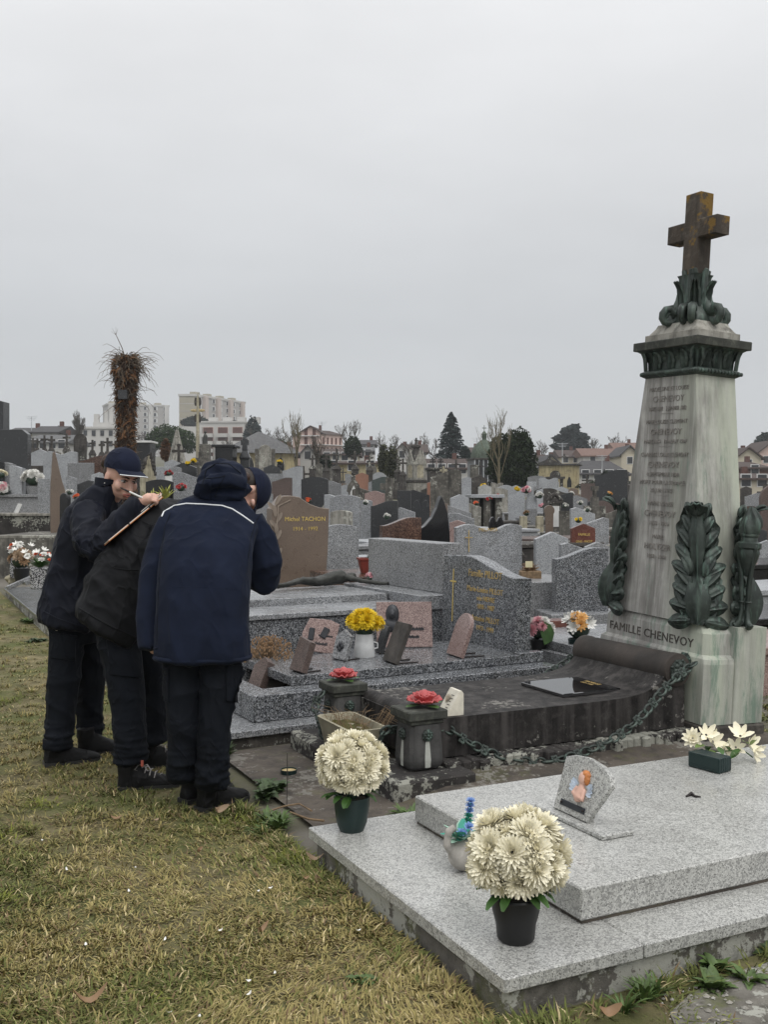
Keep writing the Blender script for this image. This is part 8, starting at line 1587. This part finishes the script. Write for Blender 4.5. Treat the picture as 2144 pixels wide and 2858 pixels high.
def leafy(label, px, Y, zb, trunkh, lumps, n, size, mat, trunk_r=.25, name='tree', flat=1.0, seed=0, bark='bark_brown', droop=0.0, limbs=True):
    rg = random.Random(seed); X = (px - CX) / FPX * Y; t = thing(name, label, 'tree', (X, Y, zb)); m = M(); top = max(l_[2] + l_[5] * .4 for l_ in lumps); m.tube([(0, 0, -1), (0, 0, trunkh), (0, 0, top)], [trunk_r, trunk_r * .8, trunk_r * .25], 7)
    if limbs:
        for l_ in lumps: m.tube([(0, 0, max(trunkh * .8, l_[2] * .5)), (l_[0] * .5, l_[1] * .5, l_[2] * .8), (l_[0], l_[1], l_[2])], [trunk_r * .4, trunk_r * .28, trunk_r * .12], 5)
    obj('trunk', m, MATS[bark], t, smooth=60); V = []; F = []; tot = sum(l_[3] * l_[4] * l_[5] for l_ in lumps) ** 1
    for l_ in lumps:
        k = int(n * (l_[3] * l_[4] * l_[5]) ** .67 / sum((q[3] * q[4] * q[5]) ** .67 for q in lumps))
        for _ in range(k):
            a = rg.random() * 6.28; cz = rg.uniform(-1, 1); r_ = rg.random() ** .28; sxy = math.sqrt(1 - cz * cz); nn = 1 + .35 * noise.noise((l_[0] + math.cos(a) * sxy * 2.2, l_[1] + math.sin(a) * sxy * 2.2, cz * 2.2 + seed))
            c = Vector((l_[0] + l_[3] * r_ * nn * sxy * math.cos(a), l_[1] + l_[4] * r_ * nn * sxy * math.sin(a), l_[2] + l_[5] * r_ * nn * cz)); s_ = size * rg.uniform(.5, 1.3)
            u = Vector((rg.gauss(0, 1), rg.gauss(0, 1), rg.gauss(0, .6 * flat) - droop)).normalized(); v = u.cross(Vector((rg.gauss(0, 1), rg.gauss(0, 1), rg.gauss(0, 1)))).normalized() * .45; o = len(V)
            V += [c - u * s_, c + v * s_, c + u * s_, c - v * s_]; F.append((o, o + 1, o + 2, o + 3))
    m = M(); m.v = [tuple(v_) for v_ in V]; m.f = F; cr_ = obj('crown', m, MATS[mat], t); return t
def fol(name, c): 
    m, nt, p = newmat(name); v = coords(nt, rnd=False); nt.links.new(ramp(nt, nzn(nt, v, 1.2, 4), [(.3, tuple(x * .6 for x in c)), (.7, tuple(x * 1.4 for x in c))]), p.inputs['Base Color']); p.inputs['Roughness'].default_value = .9; p.inputs['Specular IOR Level'].default_value = .15
fol('needles_dark', (.022, .034, .026)); fol('needles_blue', (.030, .042, .040)); fol('yew_dark', (.020, .030, .012)); fol('pine_green', (.040, .062, .024)); fol('bush_olive', (.055, .058, .030)); fol('hedge_dark', (.022, .030, .016))
# spruce: tiers of drooping boughs
Y = 120; zb = W(1260, 1300, Y).z; H = W(1260, 1152, Y).z - zb; Rw = 50 / FPX * Y; t = thing('spruce_tree', 'large dark blue green spruce with drooping boughs', 'tree', ((1260 - CX) / FPX * Y, Y, zb)); m = M(); m.tube([(0, 0, -1), (0, 0, H * .6), (0, 0, H)], [.3, .18, .03], 7); obj('trunk', m, MATS['bark_brown'], t); V = []; F = []; rg = random.Random(4)
for k in range(330):
    f = rg.random() ** .85; z = H * (.06 + .94 * f); rad = Rw * (1 - f) ** .72 * rg.uniform(.75, 1.15) + .12; a = rg.random() * 6.28; d = Vector((math.cos(a), math.sin(a), 0)); sd_ = Vector((-d.y, d.x, 0))
    for q in range(26):
        s_ = rg.random() ** .7; c = d * rad * s_ + Vector((0, 0, z - rad * .32 * s_ + rad * .14 * s_ ** 3)) + sd_ * rg.gauss(0, .10 * rad * (1.1 - s_ * .5)); u = (d * rg.uniform(.2, 1) + sd_ * rg.gauss(0, .6) + Vector((0, 0, -rg.uniform(.1, .8)))).normalized() * rg.uniform(.12, .26); v = u.cross(Vector((rg.gauss(0, 1), rg.gauss(0, 1), 1))).normalized() * .06; o = len(V); V += [c - u, c + v, c + u, c - v]; F.append((o, o + 1, o + 2, o + 3))
m = M(); m.v = [tuple(v_) for v_ in V]; m.f = F; obj('crown', m, MATS['needles_blue'], t)
pz = lambda px, py, Y: W(px, py, Y).z
# yew beside the pavilion
Y = 62; zb = gz((1440 - CX) / FPX * Y, Y); k = Y / FPX * 1.32; leafy('dense dark green yew beside the domed pavilion', 1428, Y, zb, .8, [(-12 * k, 0, pz(1440, 1300, Y) - zb, 42 * k, 42 * k, 52 * k), (12 * k, .1, pz(1440, 1270, Y) - zb, 40 * k, 38 * k, 56 * k), (20 * k, -.2, pz(1440, 1310, Y) - zb, 34 * k, 34 * k, 42 * k), (-20 * k, .2, pz(1440, 1262, Y) - zb, 26 * k, 26 * k, 40 * k), (26 * k, 0, pz(1440, 1250, Y) - zb, 20 * k, 20 * k, 34 * k)], 15000, .11, 'yew_dark', .14, 'yew_tree', seed=3, droop=-1.2)
# cedar on the right
Y = 200; zb = pz(1590, 1268, Y); k = Y / FPX; leafy('broad layered dark cedar above the rooftops', 1592, Y, zb, 2, [(0, 0, 62 * k, 26 * k, 26 * k, 16 * k), (-22 * k, 1, 44 * k, 24 * k, 20 * k, 12 * k), (24 * k, -1, 46 * k, 26 * k, 20 * k, 13 * k), (-32 * k, 0, 22 * k, 22 * k, 20 * k, 11 * k), (8 * k, -1, 30 * k, 34 * k, 24 * k, 12 * k), (32 * k, 1, 20 * k, 24 * k, 20 * k, 11 * k), (0, 0, 12 * k, 40 * k, 24 * k, 12 * k), (12 * k, 0, 76 * k, 14 * k, 14 * k, 9 * k)], 7000, .42, 'needles_blue', .5, 'cedar_tree', flat=.35, seed=5)
# umbrella pine by the apartments
Y = 120; zb = pz(470, 1275, Y); k = Y / FPX; leafy('rounded green umbrella pine before the white apartments', 470, Y, zb, 1.5, [(0, 0, 62 * k, 52 * k, 40 * k, 26 * k), (-34 * k, .5, 46 * k, 34 * k, 30 * k, 22 * k), (42 * k, 0, 48 * k, 38 * k, 30 * k, 26 * k), (58 * k, 0, 28 * k, 26 * k, 20 * k, 18 * k), (8 * k, -1, 40 * k, 44 * k, 30 * k, 22 * k)], 8000, .16, 'pine_green', .3, 'pine_tree', flat=.8, seed=6)
for lab, px, Y, yt, yb, wv, mt, n, sz, nm, sd_ in (('dark pine with open crown right of the apartments', 705, 190, 1166, 1255, 26, 'needles_blue', 2600, .32, 'pine_tree', 8), ('small dark conifer on the apartment roofline', 652, 240, 1172, 1205, 14, 'needles_dark', 900, .35, 'conifer_tree', 9), ('dark flat hedge tree below the slab tower', 545, 260, 1163, 1192, 42, 'needles_dark', 2400, .45, 'hedge_tree', 10), ('small pine left of the bare tree', 172, 170, 1186, 1232, 18, 'needles_blue', 1200, .28, 'pine_tree', 11), ('dark evergreen under the fan shaped bare tree', 985, 108, 1216, 1280, 26, 'yew_dark', 2400, .16, 'evergreen_tree', 12), ('rounded olive green bush behind the crosses', 1072, 72, 1238, 1330, 18, 'bush_olive', 2200, .12, 'bush', 13), ('grey green bush before the gothic shrine', 1095, 70, 1245, 1340, 20, 'bush_olive', 2200, .12, 'bush', 14), ('dark tree crown at the right edge above the houses', 2135, 190, 1208, 1262, 30, 'needles_dark', 2200, .36, 'tree', 15), ('small dark shrub by the pavilion', 1300, 110, 1245, 1290, 14, 'needles_dark', 1000, .18, 'shrub', 16), ('reddish brown bush next to the pyramid', 462, 60, 1222, 1290, 14, 'bush_rust', 1600, .10, 'bush', 17), ('dark shrub behind the black cross', 905, 80, 1268, 1315, 20, 'hedge_dark', 1500, .14, 'shrub', 18), ('dark clipped hedge in front of the hipped roof house', 1700, 92, 1338, 1372, 90, 'hedge_dark', 5200, .13, 'hedge', 19), ('small evergreen beside the white hipped house', 1690, 98, 1312, 1345, 12, 'hedge_dark', 800, .14, 'shrub', 20), ('dark bushes before the second tower', 400, 160, 1232, 1262, 50, 'hedge_dark', 2600, .26, 'bush', 21), ('brown thicket on the slope under the bare trees', 760, 175, 1225, 1262, 60, 'bush_olive', 3200, .26, 'thicket', 22)):
    if mt not in MATS: fol('bush_rust', (.12, .065, .035))
    zb = pz(px, yb, Y); k = Y / FPX; H = (yb - yt) * k; leafy(lab, px, Y, zb, H * .2, [(0, 0, H * .58, wv * k * .8, wv * k * .6, H * .42), (-wv * k * .45, 0, H * .42, wv * k * .55, wv * k * .5, H * .30), (wv * k * .45, 0, H * .45, wv * k * .55, wv * k * .5, H * .32), (0, 0, H * .3, wv * k * .8, wv * k * .6, H * .25)], n, sz, mt, .0012 * Y, nm, seed=sd_)
# dead palm: shaggy fibrous trunk and a burst of dry stalks
Y = 30; X = (352 - CX) / FPX * Y; g = gz(X, Y); t = thing('dead_palm', 'dead palm with a shaggy brown trunk and a burst of bare dry stalks', 'tree', (X, Y, g)); k = Y / FPX; zt = pz(352, 992, Y) - g; zc = lambda py: pz(352, py, Y) - g
m = M(); m.tube([(0, 0, -.3), (0, 0, zc(1250)), (0, 0, zc(1120)), (.02, 0, zc(1010)), (.05, 0, zt)], [.19, .21, .20, .25, .18], 12); fol('palm_fibre', (.050, .029, .018)); fol('palm_fibre_light', (.15, .075, .035)); fol('palm_stalk', (.12, .095, .07)); obj('trunk', m, MATS['palm_fibre'], t, smooth=60)
rg = random.Random(9)
for nm_, cnt_, mt, ln_ in (('bark_fibre', 2600, 'palm_fibre', .20), ('dead_frond_base', 420, 'palm_fibre_light', .17), ('dead_stalk', 650, 'palm_stalk', .22)):
    m = M()
    for _ in range(cnt_):
        f = rg.random(); z = .3 + (zt - .3) * f; bul = .21 + (.15 * math.exp(-((z - zc(1030)) / .45) ** 2)) + .05 * math.exp(-((z - zc(1110)) / .25) ** 2); a = rg.random() * 6.28; d = Vector((math.cos(a), math.sin(a), 0)); p = d * bul * rg.uniform(.82, 1.0) + Vector((0, 0, z)); L_ = ln_ * rg.uniform(.5, 1.5); up_ = rg.choice((-1, 1, -1)) * rg.uniform(.2, 1.2); q = (d * rg.uniform(.2, .8) + Vector((-d.y, d.x, 0)) * rg.gauss(0, .6) + Vector((0, 0, up_))).normalized(); wv = .012 if nm_ != 'dead_frond_base' else .045; m.tube([p, p + q * L_ * .5, p + (q + Vector((0, 0, -.4))).normalized() * L_], [wv, wv * .8, wv * .2], 3)
    o = obj(nm_, m, MATS[mt], t); o['kind'] = 'stuff'
m = M()
for _ in range(170):
    a = rg.random() * 6.28; d = Vector((math.cos(a), math.sin(a), 0)); z = zt - rg.uniform(0, .55) - (rg.random() < .25) * rg.uniform(.3, 1.0); p = d * .2 + Vector((.06, 0, z)); L_ = rg.uniform(.3, 1.0); pts_ = [p]; q = (d + Vector((.45, 0, rg.uniform(-.3, 1.0)))).normalized()
    for i in range(5): pts_.append(pts_[-1] + q * L_ / 5); q = (q + Vector((rg.gauss(0, .25), rg.gauss(0, .25), rg.gauss(-.34, .22)))).normalized()
    m.tube(pts_, [.010, .009, .008, .007, .006, .004], 3)
for sgn in ((-.12, 1.9), ):
    pts_ = [Vector((-.02, 0, zt - .1)), Vector((-.12, 0, zt + .22)), Vector((-.25, 0, zt + .5)), Vector((-.33, 0, zt + .66))]; m.tube(pts_, [.014, .012, .010, .005], 4)
    for e_ in ((-.42, .80), (-.30, .84), (-.24, .78), (-.44, .70)): m.tube([pts_[2].lerp(pts_[3], .6), Vector((e_[0], 0, zt + e_[1]))], [.006, .003], 3)
o = obj('dry_stalks', m, MATS['palm_stalk'], t); o['kind'] = 'stuff'
m = M(); m.box(-.13, .13, -.42, -.22, zc(1118), zc(1092), .01); obj('nest_box', m, MATS['granite_dark'], t)
# aerials and masts
for lab, px, y0, y1, Y in (('thin television aerial on the left roof', 88, 1162, 1190, 119), ('television aerial above the pink apartments', 898, 1177, 1200, 166), ('television aerial on the roof right of the spruce', 1332, 1222, 1250, 151), ('slim lamp post before the cedar', 1570, 1236, 1300, 110), ('grey lamp mast before the white hipped house', 1681, 1270, 1345, 100)):
    p0, p1 = W(px, y1, Y), W(px, y0, Y); t = thing('mast' if 'lamp' in lab else 'aerial', lab, 'mast' if 'lamp' in lab else 'aerial', p0); h_ = p1.z - p0.z; m = M(); m.tube([(0, 0, -.5 if 'aer' in lab else -2), (0, 0, h_)], .00035 * Y, 4); obj('pole', m, MATS['zinc'], t); m = M()
    for q in range(3): m.box(-.0055 * Y * (1 - q * .2), .0055 * Y * (1 - q * .2), -.02, .02, h_ - .1 - q * .0015 * Y, h_ - .06 - q * .0015 * Y)
    obj('arm', m, MATS['zinc'], t)
# cemetery fence beyond the yew
t = thing('railing', 'thin grey metal railing along the cemetery edge by the yew', 'fence', (0, 0, 0)); P = [W(x, y, Y) for x, y, Y in ((1320, 1322, 84), (1360, 1335, 84), (1420, 1342, 84), (1480, 1344, 84), (1560, 1346, 86))]
m = M(); m.tube([p + Vector((0, 0, 0)) for p in P], .03, 4); obj('rail', m, MATS['zinc'], t)
for p in P: m = M(); m.tube([(p.x, p.y, p.z - 1.1), tuple(p)], .03, 4); obj('post', m, MATS['zinc'], t)
# ---------------------------------------------------------------- damp winter air
hm = M(); hm.box(-640, 640, -12, 1230, -1.5, 52); ho = obj('haze', hm, None); mh = bpy.data.materials.new('haze_air'); mh.use_nodes = True; nh = mh.node_tree; nh.nodes.clear()
oh = N(nh, 'ShaderNodeOutputMaterial'); vh = N(nh, 'ShaderNodeVolumePrincipled'); vh.inputs['Color'].default_value = (.86, .89, .92, 1); vh.inputs['Density'].default_value = .0006; nh.links.new(vh.outputs[0], oh.inputs['Volume']); ho.data.materials.append(mh); tag(ho, 'thin even winter haze filling the air over the cemetery', 'haze', kind='stuff')
scene.cycles.volume_bounces = 0
# look-alikes: say what each stands near
lm = [(n, o.matrix_world.translation.copy() if o.parent else o.location.copy()) for n, o in ((o.name.split('.')[0], o) for o in bpy.data.objects) if n in ('gothic_shrine', 'domed_pavilion', 'mausoleum', 'stone_pyramid', 'dead_palm', 'table_tomb', 'calvary_cross', 'mortuary_chapel', 'broken_monument', 'yew_tree', 'gothic_stele', 'ornate_stele', 'aedicule_tomb', 'family_monument', 'window_box', 'dried_basket', 'terrace_kerb', 'chapel_tomb')]
labs = {}
for o in bpy.data.objects:
    if o.get('group') and o.get('label') and o.name.split('.')[0] in ('headstone', 'grave_cross', 'grave_slab', 'flower_posy'): labs.setdefault(o['label'], []).append(o)
for l_, os_ in labs.items():
    if len(os_) < 2: continue
    for o in os_:
        p = o.location; n = min(lm, key=lambda q: 40 * abs(q[1].x / q[1].y - p.x / p.y) + abs(math.log(q[1].y / p.y)) * 6)[0]; s_ = l_
        for cut in (' in the distant rows', ' in the middle rows', ' in the old quarter', ' lying flat between the rows', ' among the rows of headstones'): s_ = s_.replace(cut, '')
        o['label'] = s_ + ' near the ' + n.replace('_', ' '); o['group'] = o['group'] + ' near the ' + n.replace('_', ' ')
